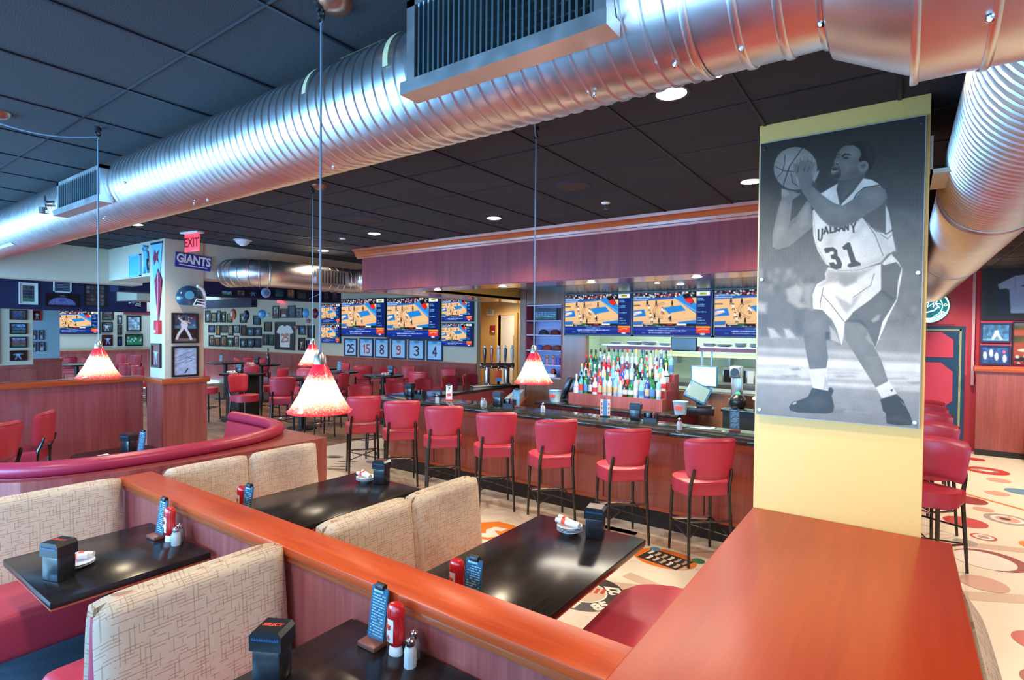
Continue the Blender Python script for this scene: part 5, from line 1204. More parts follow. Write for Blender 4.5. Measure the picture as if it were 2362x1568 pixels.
t = thing('wall_banner', 'dark red strip sign on the far left wall beside the post', 'sign', (-22.47, 8.2, 2.595), PI / 2); mb = MB(); mb.box(-.42, .42, -.012, .012, -.06, .06); mb.build('board', plain('dark_red_board', (.25, .02, .03, 1), .4), t, smooth=0); mb = MB(); mb.box(-.42, .42, -.016, -.01, -.06, -.052); mb.box(-.42, .42, -.016, -.01, .052, .06); mb.build('edge', FM['brown'], t, smooth=0)
GC = 'framed shirts on the pale blue pillar'
framed('red framed poster at the top of the pale blue pillar', 'x', -15.485, (3.63,2.21,3.79,2.44), ('player', 'black', 'white'), .12, 'red', group=GC)
for l, r in (('dark framed shirt, upper left on the pale blue pillar', (3.63,1.79,3.70,2.00)), ('dark framed shirt, upper right on the pale blue pillar', (3.75,1.79,3.83,2.00)), ('dark framed shirt, lower left on the pale blue pillar', (3.63,1.53,3.70,1.74)), ('dark framed shirt, lower right on the pale blue pillar', (3.74,1.53,3.85,1.74))):
    framed(l, 'x', -15.485, r, ('portrait', 'ltblue', 'white'), .14, 'navy', group=GC)
w1 = MB()
for z in (1.40, 1.75, 2.06, 2.42): w1.box(-13.24, -13.21, 2.10, 2.62, z, z + .035)
w1.box(-13.24, -13.21, 2.60, 2.64, 1.4, 2.45); w1.box(-13.24, -13.21, 2.10, 2.14, 1.4, 2.45)
wn = struct(w1.build('window_1', plain('blue_window_frame', (.06, .28, .62, 1), .4), smooth=0), 'blue framed window strip at the far left edge')
w1 = MB(); w1.box(-13.245, -13.235, 2.12, 2.62, 1.4, 2.44); w1.build('pane', plain('pale_window_pane', (.6, .75, .85, 1), .1, emit=(.62, .82, 1, 1), estr=.45), wn, smooth=0)

# ------------------------------------------------------------------ the cream post
c = Canvas(56, 66, (.20, .30, .42)); c.noise(.5, 3, (9, 5)); c.rect(0, 34, 56, 66, (.13, .11, .12)); c.rect(0, 27, 56, 34, (.30, .50, .62)); c.rect(0, 58, 56, 66, (.45, .42, .40))
for k in range(40): c.ell(np.random.RandomState(k).rand() * 56, np.random.RandomState(k + 50).rand() * 26, 2, 2, [(.7, .15, .18), (.2, .4, .6), (.75, .75, .75), (.1, .1, .2)][k % 4], .8)
c.ell(25, 10, 4, 4.5, (.25, .12, .10)); c.poly([(19, 15), (31, 14), (35, 26), (30, 36), (20, 35), (17, 24)], (.86, .88, .92)); c.line([(22, 17), (12, 8)], 4, (.85, .87, .9)); c.line([(12, 8), (20, 2)], 1.6, (.5, .4, .3)); c.line([(29, 17), (40, 20)], 4, (.75, .7, .7)); c.line([(22, 34), (12, 48), (8, 58)], 6.5, (.84, .88, .94)); c.line([(29, 34), (36, 46), (42, 59)], 6.5, (.84, .88, .94)); c.noise(.10, 8)
framed('framed photo of a batter swinging, upper one on the cream post', 'x', -7.765, (3.23,1.885,3.56,2.285), c, .075, group='pictures on the cream post')
c = Canvas(56, 66, (.66, .75, .88)); c.noise(.14, 5, (7, 9)); 
for a, b in (((4, 24), (40, 10)), ((8, 32), (52, 18)), ((2, 44), (30, 30)), ((30, 22), (54, 30))): c.line([a, b], 2.2, (.38, .47, .62), .7)
for k in range(22): q = np.random.RandomState(k); x, y = q.rand() * 52, q.rand() * 50; c.line([(x, y), (x + 6, y - 2)], 1.4, (.42, .5, .66), .6)
c.line([(28, 60), (34, 52)], 3.0, (.10, .14, .22)); c.line([(38, 33), (44, 31)], 2, (.2, .25, .35)); c.noise(.08, 8)
framed('framed picture of a pale snowy slope, lower one on the cream post', 'x', -7.765, (3.23,1.44,3.56,1.845), c, .075, group='pictures on the cream post')
framed('narrow framed picture of two players on the left face of the post', 'y', 3.135, (-8.13,1.56,-7.86,1.88), ('player', 'red', 'ltblue'), .10, res=(22, 30))
t = thing('team_sign', 'blue tilted sign reading GIANTS on the cream post', 'sign', (-7.765, 3.50, 2.975), PI / 2); t.rotation_euler = (0, math.radians(4), PI / 2)
mb = MB(); mb.box(-.225, .225, -.008, .008, -.095, .095); mb.build('board', plain('royal_blue_board', (.022, .04, .26, 1), .35), t, smooth=0)
mb = MB(); add_text(mb, 'GIANTS', .155, frameM((0, -.0095, .018), (1, 0, 0), (0, 0, 1)), 0, .80, .006); mb.box(-.18, .18, -.0105, -.009, -.066, -.054); mb.build('lettering', M['white'], t, smooth=0)
t = thing('pennant', 'pale blue pennant top with a dark red emblem high on the post', 'pennant', (-7.99, 3.143, 3.02)); mb = MB(); mb.prism([(-.17, .17), (.17, .17), (.03, -.62), (-.03, -.62)], 'y', -.004, .002); mb.build('cloth', plain('sky_blue_felt', (.16, .50, .80, 1), .8), t, smooth=0)
mb = MB(); mb.prism([(-.09, -.02), (-.05, .10), (.0, .04), (.09, .09), (.05, .0), (.08, -.09), (.01, -.04), (-.06, -.11)], 'y', -.007, -.004); mb.build('emblem', plain('dark_red_emblem', (.30, .02, .06, 1), .6), t, smooth=0); mb = MB(); mb.box(-.175, .175, -.008, .003, .165, .19); mb.build('hem', M['navy'], t, smooth=0)
t = thing('pennant', 'narrow dark red pennant hanging point down on the post', 'pennant', (-7.93, 3.136, 2.5)); mb = MB(); mb.prism([(0, .36), (.105, .20), (0, -.36), (-.105, .20)], 'y', -.004, .001); mb.build('cloth', plain('dark_red_felt', (.30, .012, .05, 1), .8), t, smooth=0)
mb = MB()
mb.prism([(0, .32), (.012, .30), (.004, -.30), (-.004, -.30), (-.012, .30)], 'y', -.006, -.004); mb.build('stripe', plain('dusty_pink_felt', (.55, .28, .34, 1), .8), t, smooth=0)
t = thing('fire_alarm', 'red fire alarm strobe on the left face of the post', 'alarm', (-7.92, 3.131, 2.09)); mb = MB(); mb.box(-.065, .065, -.03, .02, -.09, .09, bev=.008); mb.build('body', plain('fire_red_plastic', (.55, .03, .05, 1), .4), t); mb = MB(); mb.box(-.05, .0, -.04, -.028, -.075, -.035, bev=.004); mb.build('strobe', M['white'], t)
t = thing('player_cutout', 'blue cut-out figure of a batter on the left soffit', 'wall figure', (-8.33, 3.15, 3.01)); skyb = plain('sky_blue_board', (.10, .48, .85, 1), .5)
mb = MB(); mb.prism([(-.02, .12), (.06, .10), (.07, .02), (.04, -.06), (.08, -.19), (.05, -.19), (.01, -.08), (-.05, -.19), (-.09, -.19), (-.03, -.05), (-.045, .04)], 'y', -.02, .0); mb.build('body', skyb, t, smooth=0)
mb = MB(); mb.lathe([(0, -.035), (.035, 0), (0, .035)], 12, (.02, -.01, .155)); mb.build('head', skyb, t); mb = MB(); mb.tube([(-.03, -.012, .09), (-.09, -.012, .15), (-.05, -.012, .19)], .012, 6); mb.build('arm', skyb, t); mb = MB(); mb.tube([(.06, -.012, .0), (.085, -.012, -.15)], .009, 6); mb.build('bat', M['black'], t)
t = thing('wall_panel', 'plain bright blue square panel on the left soffit', 'wall panel', (-8.69, 3.15, 2.94)); mb = MB(); mb.box(-.17, .17, -.012, .006, -.14, .14); mb.build('face', skyb, t, smooth=0); mb = MB(); [mb.box(x0, x1, -.016, .006, z0, z1) for x0, x1, z0, z1 in ((-.18, .18, .135, .15), (-.18, .18, -.15, -.135), (-.18, -.165, -.15, .15), (.165, .18, -.15, .15))]; mb.build('edge', plain('cyan_edge', (.25, .62, .9, 1), .5), t, smooth=0)
# banners along the dining soffit under the bent duct
framed('dark blue banner with white streaks under the bent duct', 'x', -7.785, (4.59,2.805,5.23,2.94), ('field', 'blue', 'white'), .05, 'navy', res=(30, 10))
framed('dark banner at the right end of the dining soffit', 'x', -7.785, (5.62,2.815,6.27,2.975), ('player', 'navy', 'white'), .05, 'navy', res=(30, 10))
t = thing('wall_ring', 'pale blue ring emblem between two banners on the soffit', 'emblem', (-7.78, 5.445, 2.90)); mb = MB(); mb.torus((0, 0, 0), .085, .016, 'x', 24, 8); mb.build('ring', plain('pale_ring_blue', (.35, .5, .68, 1), .5), t); mb = MB(); mb.torus((0, 0, 0), .062, .008, 'x', 24, 6); mb.build('inner_ring', FM['brown'], t)
t = thing('wall_ring', 'brown round emblem half hidden under the bent duct', 'emblem', (-7.78, 4.43, 2.87)); mb = MB(); mb.lathe([(0, .02), (.09, .012), (.10, 0), (0, 0)], 20, M=Matrix.Rotation(PI / 2, 4, 'Y')); mb.build('disc', FM['brown'], t); mb = MB(); mb.torus((.012, 0, 0), .07, .010, 'x', 20, 6); mb.build('rim', M['cream'], t)

# ------------------------------------------------------------------ right hand red walls
mb = MB(); mb.box(1.08, 4.2, 12.50, 12.62, .10, 1.48); struct(mb.build('trim_11', M['wood_v'], smooth=0), 'cherry wood wainscot on the right far wall')
mb = MB(); mb.box(1.04, 4.2, 12.46, 12.62, 1.46, 1.56, bev=.012); struct(mb.build('trim_12', M['wood_x'], smooth=30)); mb = MB(); mb.box(1.08, 4.2, 12.49, 12.60, 0, .10); struct(mb.build('baseboard_right', M['black'], smooth=0))
c = Canvas(84, 92, (.05, .06, .10)); c.poly([(12, 30), (30, 14), (60, 10), (84, 12), (84, 86), (26, 86), (24, 40), (14, 42)], (.50, .64, .84)); c.poly([(10, 40), (22, 38), (26, 86), (12, 86)], (.06, .10, .22)); c.line([(30, 14), (30, 38)], 1, (.38, .52, .74)); c.line([(60, 10), (68, 20), (80, 11)], 1.2, (.3, .4, .6))
for st in ([(38, 34), (44, 30), (47, 42), (54, 30)], [(54, 38), (58, 36), (56, 44), (60, 43)], [(61, 44), (66, 28)], [(66, 45), (70, 29)], [(70, 40), (74, 38), (73, 44), (77, 44)], [(77, 39), (83, 38)]): c.line(st, 2.6, (.40, .06, .14))
c.rect(78, 50, 84, 62, (.38, .05, .14)); c.noise(.05, 4)
framed('large black framed white jersey on the red wall, cut by the right edge', 'y', 12.60, (1.13,2.36,2.30,3.30), c, .07, name='framed_jersey', cat='framed jersey')
c = Canvas(40, 24, (.24, .46, .68)); c.noise(.35, 3, (14, 8)); c.poly([(19, 9), (24, 9), (25, 14), (31, 22), (27, 22), (22, 16), (17, 22), (13, 22), (18, 13)], (.80, .86, .95)); c.rect(0, 20.5, 40, 24, (.55, .75, .88), .6)
framed('blue framed wide photo of a pitcher, upper of two on the red wall', 'y', 12.60, (1.13,1.97,1.53,2.31), c, .08, 'navy', group='blue framed photos on the red wall')
c = Canvas(40, 26, (.16, .30, .55)); c.noise(.3, 6, (12, 8)); [c.ell(x, y, 3, 6, (.75, .85, .95)) for x, y in ((5, 14), (14, 10), (22, 15), (34, 18))]; c.ell(33, 8, 2.4, 2.4, (.95, .45, .65)); c.noise(.2, 3)
framed('blue framed wide photo of players, lower of two on the red wall', 'y', 12.60, (1.13,1.58,1.53,1.92), c, .08, 'navy', group='blue framed photos on the red wall')
c = Canvas(64, 64, (.32, .30, .14)); c.noise(.25, 5, (8, 8)); c.poly([(0, 12), (40, 10), (64, 14), (64, 20), (0, 21)], (.62, .30, .22)); c.poly([(0, 32), (30, 30), (64, 40), (64, 50), (0, 52)], (.58, .26, .20)); c.ell(14, 43, 9, 2.4, (.85, .80, .75)); c.rect(0, 54, 64, 64, (.08, .07, .08)); [c.ell(np.random.RandomState(k).rand() * 64, 52 + np.random.RandomState(k + 40).rand() * 12, 2, 2.4, [(.7, .1, .1), (.8, .8, .8), (.1, .1, .1)][k % 3]) for k in range(24)]; c.rect(0, 0, 64, 5, (.35, .40, .50))
framed('ballpark photo with brown infield beside the two blue framed photos', 'y', 12.60, (1.545,1.60,2.35,2.33), c, .02)
# block letter banner and neon sign
t = thing('letter_banner', 'navy banner with a big red block letter behind the right stools', 'banner', (.47, 12.787, 1.21))
mb = MB(); mb.box(-.50, .47, -.02, .01, -1.1, 1.04); mb.build('board', plain('deep_blue_board', (.008, .05, .14, 1), .4), t, smooth=0)
mb = MB()
for x0, x1, z0, z1 in ((-.44, .42, .955, .985), (.385, .415, -1.0, .985), (-.44, .42, -1.05, -1.02)): mb.box(x0, x1, -.024, -.018, z0, z1)
mb.build('gold_border', plain('gold_green_border', (.30, .38, .20, 1), .4), t, smooth=0)
mb = MB()
out = [(-.42, .93), (.13, .93), (.30, .79), (.30, .47), (-.11, .47), (-.11, .65), (-.30, .65), (-.30, .37), (.13, .37), (.30, .21), (.30, -.33), (.13, -.48), (-.42, -.48), (-.50, -.40), (-.50, .85)]
mb.prism(out, 'y', -.030, -.019); mb.build('block_letter', plain('raspberry_letter', (.52, .05, .12, 1), .5), t, smooth=0)
mb = MB(); mb.box(-.36, -.13, -.034, -.029, -.14, .12); mb.build('letter_counter', plain('blue_letter_gap', (.008, .10, .26, 1), .4), t, smooth=0)
t = thing('neon_sign', 'round turquoise neon sign half hidden behind the poster', 'neon sign', (.40, 12.76, 2.62))
neon = plain('turquoise_neon_tube', (.2, .9, .8, 1), .3, emit=(.20, 1.0, .85, 1), estr=3.2); nw = plain('white_neon_tube', (.8, 1, .95, 1), .3, emit=(.70, 1, .95, 1), estr=2.8)
mb = MB(); mb.lathe([(0, -.02), (.31, -.02), (.31, 0), (0, 0)], 32, M=Matrix.Rotation(PI / 2, 4, 'X')); mb.build('backing_panel', plain('dark_teal_acrylic', (.01, .10, .14, 1), .3), t)
mb = MB(); mb.torus((0, -.035, 0), .29, .010, 'y', 40, 8); mb.torus((0, -.035, 0), .20, .007, 'y', 36, 6, math.radians(-70), math.radians(40)); mb.tube([(.14, -.035, .14), (.21, -.035, .20)], .007, 6); mb.tube([(.17, -.035, -.10), (.25, -.035, -.14)], .007, 6); mb.build('ring_tube', neon, t)
mb = MB(); mb.tube([(-.2, -.04, -.10), (-.05, -.04, -.12), (.08, -.04, -.08), (.15, -.04, .0)], .010, 6); mb.tube([(-.1, -.04, .02), (.0, -.04, .08), (-.02, -.04, -.02), (.07, -.04, .06), (.06, -.04, -.03), (.12, -.04, .09)], .010, 6); mb.tube([(.16, -.04, -.04), (.10, -.04, .05), (.2, -.04, .03)], .008, 6); mb.build('script_tube', nw, t)
mb = MB(); mb.torus((0, -.04, 0), .245, .022, 'y', 40, 8, math.radians(-140), math.radians(-25)); band = mb.build('letter_band', nw, t)
for k in range(8):
    a = math.radians(-130 + 14 * k); mb = MB(); mb.box(-.008, .008, -.066, -.055, -.010, .010, M=Matrix.Translation((.245 * math.cos(a), 0, .245 * math.sin(a)))); mb.build('letter_gap', M['black'], band, smooth=0)
mb = MB(); mb.torus((.243, -.04, .02), .020, .006, 'y', 14, 6); mb.build('yellow_eye', plain('yellow_neon', (.9, .9, .3, 1), .3, emit=(.9, 1, .3, 1), estr=2), t)
mb = MB(); mb.box(.0, .38, -.015, 0, -.345, -.335); mb.build('shelf_edge', M['black'], t, smooth=0)
mb = MB(); mb.box(1.02, 1.06, 12.70, 12.79, 1.2, 3.2); struct(mb.build('trim_13', plain('pale_corner_guard', (.55, .35, .45, 1), .4), smooth=0))
# far right booth and platform
t = thing('booth_bench', 'tan and red booth end at the right edge by the wood wainscot', 'bench', (1.95, 11.9, 0)); mb = MB(); mb.box(-.24, .5, -.3, .55, .2, .52, bev=.04); mb.build('seat', M['vinyl'], t); mb = MB(); mb.box(-.22, .5, .38, .54, .52, 1.12, bev=.03); mb.build('backrest_panel', M['fabric'], t); mb = MB(); mb.box(-.2, .5, -.26, .5, 0, .2); mb.build('base', M['black_wood'], t, smooth=0)
mb = MB(); mb.box(1.62, 4.2, 6.0, 11.4, 0, .13, bev=.01); struct(mb.build('trim_14', plain('dark_step_platform', (.02, .018, .016, 1), .5)), 'dark raised platform edge at the right')
# ------------------------------------------------------------------ small table ware, built once, then copied
def glass_mat(name, col, rough=.05, tr=.85):
    m, nt, b = nodes(name)
    no = N(nt, 'ShaderNodeTexNoise', Scale=6.0); mx = N(nt, 'ShaderNodeMix', data_type='RGBA'); mx.inputs[6].default_value = col; mx.inputs[7].default_value = tuple(c * .92 for c in col[:3]) + (1,)
    nt.links.new(no.outputs['Fac'], mx.inputs[0]); nt.links.new(mx.outputs[2], b.inputs['Base Color'])
    b.inputs['Roughness'].default_value = rough; b.inputs['Transmission Weight'].default_value = tr; b.inputs['IOR'].default_value = 1.3; return m
M['glass'] = glass_mat('clear_glass', (.85, .93, .96, 1)); M['acrylic'] = plain('blue_printed_acrylic', (.03, .12, .21, 1), .15, coat=.3)
M['salt'] = plain('white_salt', (.85, .86, .88, 1), .8); M['pepper'] = plain('grey_pepper', (.22, .24, .25, 1), .8); M['ketchup'] = plain('ketchup_red_plastic', (.55, .012, .015, 1), .18, coat=.6, var=.03); M['tomato'] = plain('pink_red_tomato', (.62, .09, .12, 1), .4); M['label_white'] = plain('white_label', (.8, .76, .74, 1), .4)
M['side_lit_blue'] = plain('dispenser_lit_blue', (.02, .07, .16, 1), .25); M['holder_black'] = plain('black_dispenser_plastic', (.012, .014, .018, 1), .28, coat=.3); M['logo_red'] = plain('red_logo_print', (.75, .07, .03, 1), .4); M['blue_accent'] = plain('blue_label_print', (.08, .33, .62, 1), .3); M['block_wood'] = plain('brown_block_wood', (.22, .07, .05, 1), .4)  # dispenser panel blue holds blue daylight on black plastic; label blue is plain print
def dispenser(label, loc, rz, group='black napkin dispensers'):
    t = thing('napkin_dispenser', label, 'napkin dispenser', loc, rz, group)
    mb = MB(); mb.box(-.056, .056, -.046, .046, 0, .128, bev=.006); mb.build('body', M['holder_black'], t)
    mb = MB(); mb.prism([(-.064, .128), (.064, .128), (.064, .185), (.050, .202), (-.050, .202), (-.064, .185)], 'y', -.052, .052); mb.build('hood', M['holder_black'], t, smooth=20)
    mb = MB(); add_text(mb, 'SELECT', .024, Matrix(((1, .3, 0, 0), (0, 1, 0, .004), (0, 0, 1, .2026), (0, 0, 0, 1))), 0, 1.0, .0012); mb.build('top_logo', M['logo_red'], t, smooth=0)
    mb = MB(); mb.box(-.0655, -.0635, -.03, .03, .148, .166); mb.build('hood_badge', M['logo_red'], t, smooth=0)
    mb = MB(); mb.prism([(-.055, .168)] + [(-.055 + .110 * k / 22, .174 + (.007 if k % 2 else 0)) for k in range(23)] + [(.055, .168)], 'y', -.0535, -.0515); mb.build('cutting_teeth', M['side_lit_blue'], t, smooth=0)
    mb = MB(); mb.box(-.0575, -.0555, -.036, .036, .012, .115); mb.build('side_panel', M['side_lit_blue'], t, smooth=0)  # blue daylight on the dispenser side, put into the panel colour
    mb = MB(); mb.box(-.059, -.0574, -.024, .024, .055, .085); mb.build('panel_print', M['label_white'], t, smooth=0)
    return t
def menu_holder(label, loc, rz, blue=True):
    t = thing('menu_holder', label, 'menu holder', loc, rz, 'clear menu holders on wooden blocks')
    mb = MB(); mb.box(-.052, .052, -.045, .030, 0, .022, bev=.004); mb.build('wooden_base', M['block_wood'], t)
    Mx = Matrix.Translation((0, .01, .018)) @ Matrix.Rotation(math.radians(-8), 4, 'X')
    mb = MB(); mb.box(-.048, .048, -.004, .004, 0, .215, M=Mx); mb.build('menu_card', M['acrylic'] if blue else M['label_white'], t, smooth=0)
    mb = MB(); r = random.Random(hash(label) % 1000)
    for k in range(15):
        z = .018 + .0115 * k; x = -.036
        while x < .036:
            w = .004 + .012 * r.random()
            if r.random() > .18: mb.box(x, min(.04, x + w), -.0050, -.0040, z, z + .0045, M=Mx)
            x += w + .003
    mb.box(-.036, .02, -.005, -.004, .193, .203, M=Mx); mb.build('menu_print', plain('pale_blue_print', (.28, .56, .70, 1), .4) if blue else M['logo_red'], t, smooth=0)
    mb = MB(); mb.box(-.024, .024, -.014, .014, .205, .228, bev=.003, M=Mx); mb.cyl(tuple(Mx @ Vector((-.024, 0, .226))), tuple(Mx @ Vector((.024, 0, .226))), .008, n=10); mb.build('binder_clip', M['black'], t); return t
def ketchup(label, loc):
    t = thing('ketchup_bottle', label, 'bottle', loc, .3, 'upside down ketchup bottles')
    S = Matrix.Diagonal((1, .72, 1, 1))
    mb = MB(); mb.lathe([(0, 0), (.026, 0), (.027, .004), (.024, .030), (.020, .034), (0, .034)], 20, M=S); mb.build('cap', M['white'], t)
    mb = MB(); mb.lathe([(0, .034), (.021, .035), (.031, .050), (.034, .075), (.033, .10), (.030, .125), (.033, .150), (.034, .172), (.030, .190), (.022, .199), (0, .201)], 26, M=S); mb.build('body', M['ketchup'], t)
    mb = MB(); n = 12; vs = []; fs = []
    for j, (z, r) in enumerate(((.055, .0328), (.075, .0345), (.10, .0335), (.125, .0305), (.145, .0328))):
        for k in range(n + 1):
            a = math.radians(-195 + 110 * k / n); vs.append((r * 1.01 * math.cos(a), r * .74 * math.sin(a), z))
    for j in range(4):
        for k in range(n): i = j * (n + 1) + k; fs.append((i, i + 1, i + n + 2, i + n + 1))
    mb.add(vs, fs); lb = mb.build('label', M['label_white'], t)
    Rz = Matrix.Rotation(math.radians(-48), 4, 'Z'); mb = MB(); mb.lathe([(0, -.004), (.012, 0), (0, .002)], 14, tuple(Rz @ Vector((0, -.0292, .072))), M=Rz @ Matrix.Rotation(PI / 2, 4, 'X')); mb.build('label_tomato', M['tomato'], lb, smooth=0); mb = MB(); mb.box(-.014, .014, -.0300, -.0255, .106, .122, M=Rz); mb.build('label_band', M['logo_red'], lb, smooth=0); t.scale = (1.16, 1.16, 1.06); return t
def shaker(label, loc, kind, group='glass salt and pepper shakers'):
    t = thing('salt_shaker' if kind == 'salt' else 'pepper_shaker', label, 'shaker', loc, .4, group)
    mb = MB(); mb.lathe([(0, .002), (.019, .002), (.0205, .03), (.0195, .055), (.012, .068), (0, .068)], 8); mb.build('contents', M['salt' if kind == 'salt' else 'pepper'], t)
    mb = MB(); mb.lathe([(.0215, 0), (.0225, .03), (.0215, .058), (.0135, .074)], 8); mb.build('glass_body', M['glass'], t)
    mb = MB(); mb.lathe([(.0145, .072), (.0155, .078), (.0145, .090), (.008, .096), (0, .097)], 14); mb.build('chrome_cap', M['chrome'], t); t.scale = (1.22, 1.22, 1.2); return t
napm = plain('white_napkin', (.82, .82, .84, 1), .8)
def plates(label, loc, rz, n=4, rolls=2, group='white side plates with napkin rolls'):
    """a pile of small plates: every plate a thing; napkin rolls lie on top"""
    for k in range(n):
        t = thing('side_plate', 'white side plate %s, %s' % (['lowest in the pile', 'second from the bottom', 'third from the bottom', 'topmost under the napkin rolls'][k if n > 1 else 3], label), 'plate', (loc[0], loc[1], loc[2] + .009 * k), 0, group)
        mb = MB(); mb.lathe([(0, .003), (.05, .003), (.058, .006), (.083, .017), (.086, .018), (.083, .020), (.058, .011), (0, .008)], 32); mb.lathe([(0, 0), (.048, 0), (.05, .004), (0, .004)], 32); mb.build('plate', M['white'], t)
        mb = MB(); mb.torus((0, 0, .0185), .0845, .0012, 'z', 32, 5); mb.build('blue_rim', M['blue_accent'], t)
    for k in range(rolls):
        t = thing('napkin_roll', '%s white napkin roll with red band, %s' % (['front', 'rear'][k], label), 'napkin', (loc[0] - .02 - .02 * k, loc[1] - .02 + .045 * k, loc[2] + .009 * n + .029), rz + .5 - .35 * k, 'rolled napkins with red paper bands')
        mb = MB(); mb.tube([(-.105, 0, -.004), (-.05, 0, 0), (.05, 0, .001), (.075, 0, 0)], [.020, .016, .016, .015], 12); mb.build('napkin', napm, t)
        mb = MB(); mb.cyl((.0, 0, .0005), (.028, 0, .0005), .0172, n=14); mb.build('paper_band', M['logo_red'], t)

# ---- booth tables
T = .76
dispenser('black napkin dispenser at the near corner of the left booth table', (-3.625, .955, T), .35)
plates('beside the left booth dispenser', (-3.73, 1.06, T), .6, 2)
menu_holder('blue menu card on a wood block in the left booth', (-3.83, 1.51, T), .05)
ketchup('red ketchup bottle in the left booth beside the blue menu card', (-3.71, 1.53, T))
shaker('pepper shaker in the left booth, left of the salt', (-3.645, 1.56, T), 'pepper'); shaker('salt shaker in the left booth beside the ketchup', (-3.60, 1.52, T), 'salt')
dispenser('black napkin dispenser at the bottom edge with a red logo on top', (-2.03 + .09, 1.16, T), .5)
menu_holder('blue menu card on a wood block on the foreground table', (-1.80, 1.535, T), .02)
ketchup('large red ketchup bottle on the foreground table', (-1.675, 1.545, T))
shaker('pepper shaker on the foreground table, left of the salt', (-1.595, 1.57, T), 'pepper'); shaker('salt shaker on the foreground table beside the ketchup', (-1.565, 1.52, T), 'salt')
dispenser('blue-lit black napkin dispenser beside plates on the middle table', (-1.60, 3.20, T), .25)
plates('on the middle black table', (-1.78, 3.18, T), 2.6, 4)
menu_holder('clear menu card standing just behind the divider cap', (-1.66, 2.00, T), .05); ketchup('ketchup bottle behind the middle menu card', (-1.76, 2.02, T))
dispenser('dark napkin dispenser beside a plate on the farther table', (-3.66, 3.20, T), .25)
plates('on the farther black table', (-3.83, 3.17, T), 2.6, 3)
menu_holder('menu card peeking over the divider at the farther table', (-3.70, 2.00, T), .05); ketchup('ketchup bottle peeking over the divider at the farther table', (-3.80, 2.04, T))
# ---- curved booth table
dispenser('black napkin dispenser inside the curved red booth', (-6.60, 2.33, .775), .3); menu_holder('black framed menu card inside the curved red booth', (-6.42, 2.36, .775), .2, True)
t = thing('napkin', 'folded white napkin on the table inside the curved booth', 'napkin', (-6.42, 2.08, .775), .4); mb = MB(); mb.prism([(-.11, 0), (.11, 0), (.10, .012), (.02, .016), (-.06, .045), (-.09, .02)], 'y', -.05, .05); mb.build('cloth', napm, t, smooth=0); mb = MB(); mb.box(-.0, .10, -.055, .055, .010, .017); mb.build('fold', napm, t, smooth=0)

# ------------------------------------------------------------------ on the bar
Bz = 1.07
for l, x, y in (('napkin dispenser on the bar in front of the whiskey bottles', -2.50, 6.00), ('napkin dispenser on the bar below the right pendant', -4.44, 5.92), ('napkin dispenser at the far left corner of the bar', -6.12, 5.90)):
    dispenser(l, (x, y, Bz), .12)
for l, x, y in (('black condiment caddy right of the dispenser by the whiskey bottles', -2.31, 5.98), ('black condiment caddy right of the dispenser below the right pendant', -4.26, 5.93), ('black condiment caddy at the far left corner of the bar', -5.93, 5.93)):
    t = thing('condiment_caddy', l, 'caddy', (x, y, Bz), .1, 'black condiment caddies'); mb = MB(); mb.box(-.075, .075, -.05, .05, 0, .012); mb.box(-.075, -.069, -.05, .05, .012, .10); mb.box(.069, .075, -.05, .05, .012, .10); mb.box(-.075, .075, .044, .05, .012, .10); mb.box(-.075, .075, -.05, -.044, .012, .05); mb.build('tray', M['black'], t, smooth=0)
    mb = MB(); mb.box(-.055, .0, -.02, .02, .012, .11, bev=.004); mb.build('packet_holder', M['holder_black'], t); mb = MB(); mb.lathe([(0, .012), (.022, .012), (.022, .09), (.012, .10), (0, .10)], 14, (.035, 0, 0)); mb.build('sauce_jar', plain('dark_sauce', (.10, .03, .03, 1), .2), t); mb = MB(); mb.lathe([(0, .10), (.013, .10), (.013, .115), (0, .116)], 12, (.035, 0, 0)); mb.build('jar_lid', M['chrome'], t)
t = thing('menu_stand', 'blue and white striped upright menu stand on the bar', 'menu stand', (-2.89, 6.00, Bz), .5); mb = MB(); mb.box(-.06, .06, -.03, .03, 0, .014); mb.build('base', M['black'], t); mb = MB(); mb.box(-.026, .026, -.012, .012, .014, .20); mb.build('blue_panel', M['blue_accent'], t, smooth=0); mb = MB(); mb.box(-.058, -.026, -.014, .014, .014, .205); mb.box(.026, .058, -.014, .014, .014, .205); mb.build('white_panel', M['label_white'], t, smooth=0)
mb = MB(); [mb.box(s * .042 - .008, s * .042 + .008, -.016, -.014, .04 + .05 * k, .07 + .05 * k) for s in (-1, 1) for k in range(3)]; mb.build('red_print', M['logo_red'], t, smooth=0)
t = thing('menu_stand', 'white menu card with red print and number 7 on the bar', 'menu stand', (-5.36, 5.95, Bz), .5); mb = MB(); mb.box(-.05, .05, -.03, .03, 0, .016); mb.build('base', M['logo_red'], t); mb = MB(); mb.box(-.045, .045, -.006, .006, .016, .22); mb.build('card', M['label_white'], t, smooth=0); mb = MB(); add_text(mb, '7', .07, frameM((0, -.007, .16), (1, 0, 0), (0, 0, 1)), 0, 1, .002); mb.build('number', M['black'], t, smooth=0); mb = MB(); mb.box(-.03, .03, -.008, -.006, .06, .10); mb.build('red_print', M['logo_red'], t, smooth=0); mb = MB(); mb.box(-.025, .025, -.012, .012, .21, .235); mb.build('binder_clip', M['black'], t)
menu_holder('purple blue menu card on the bar below the right pendant', (-4.19, 5.98, Bz), .4); menu_holder('bright blue menu card at the right end of the bar', (-1.40, 5.98, Bz), .35)
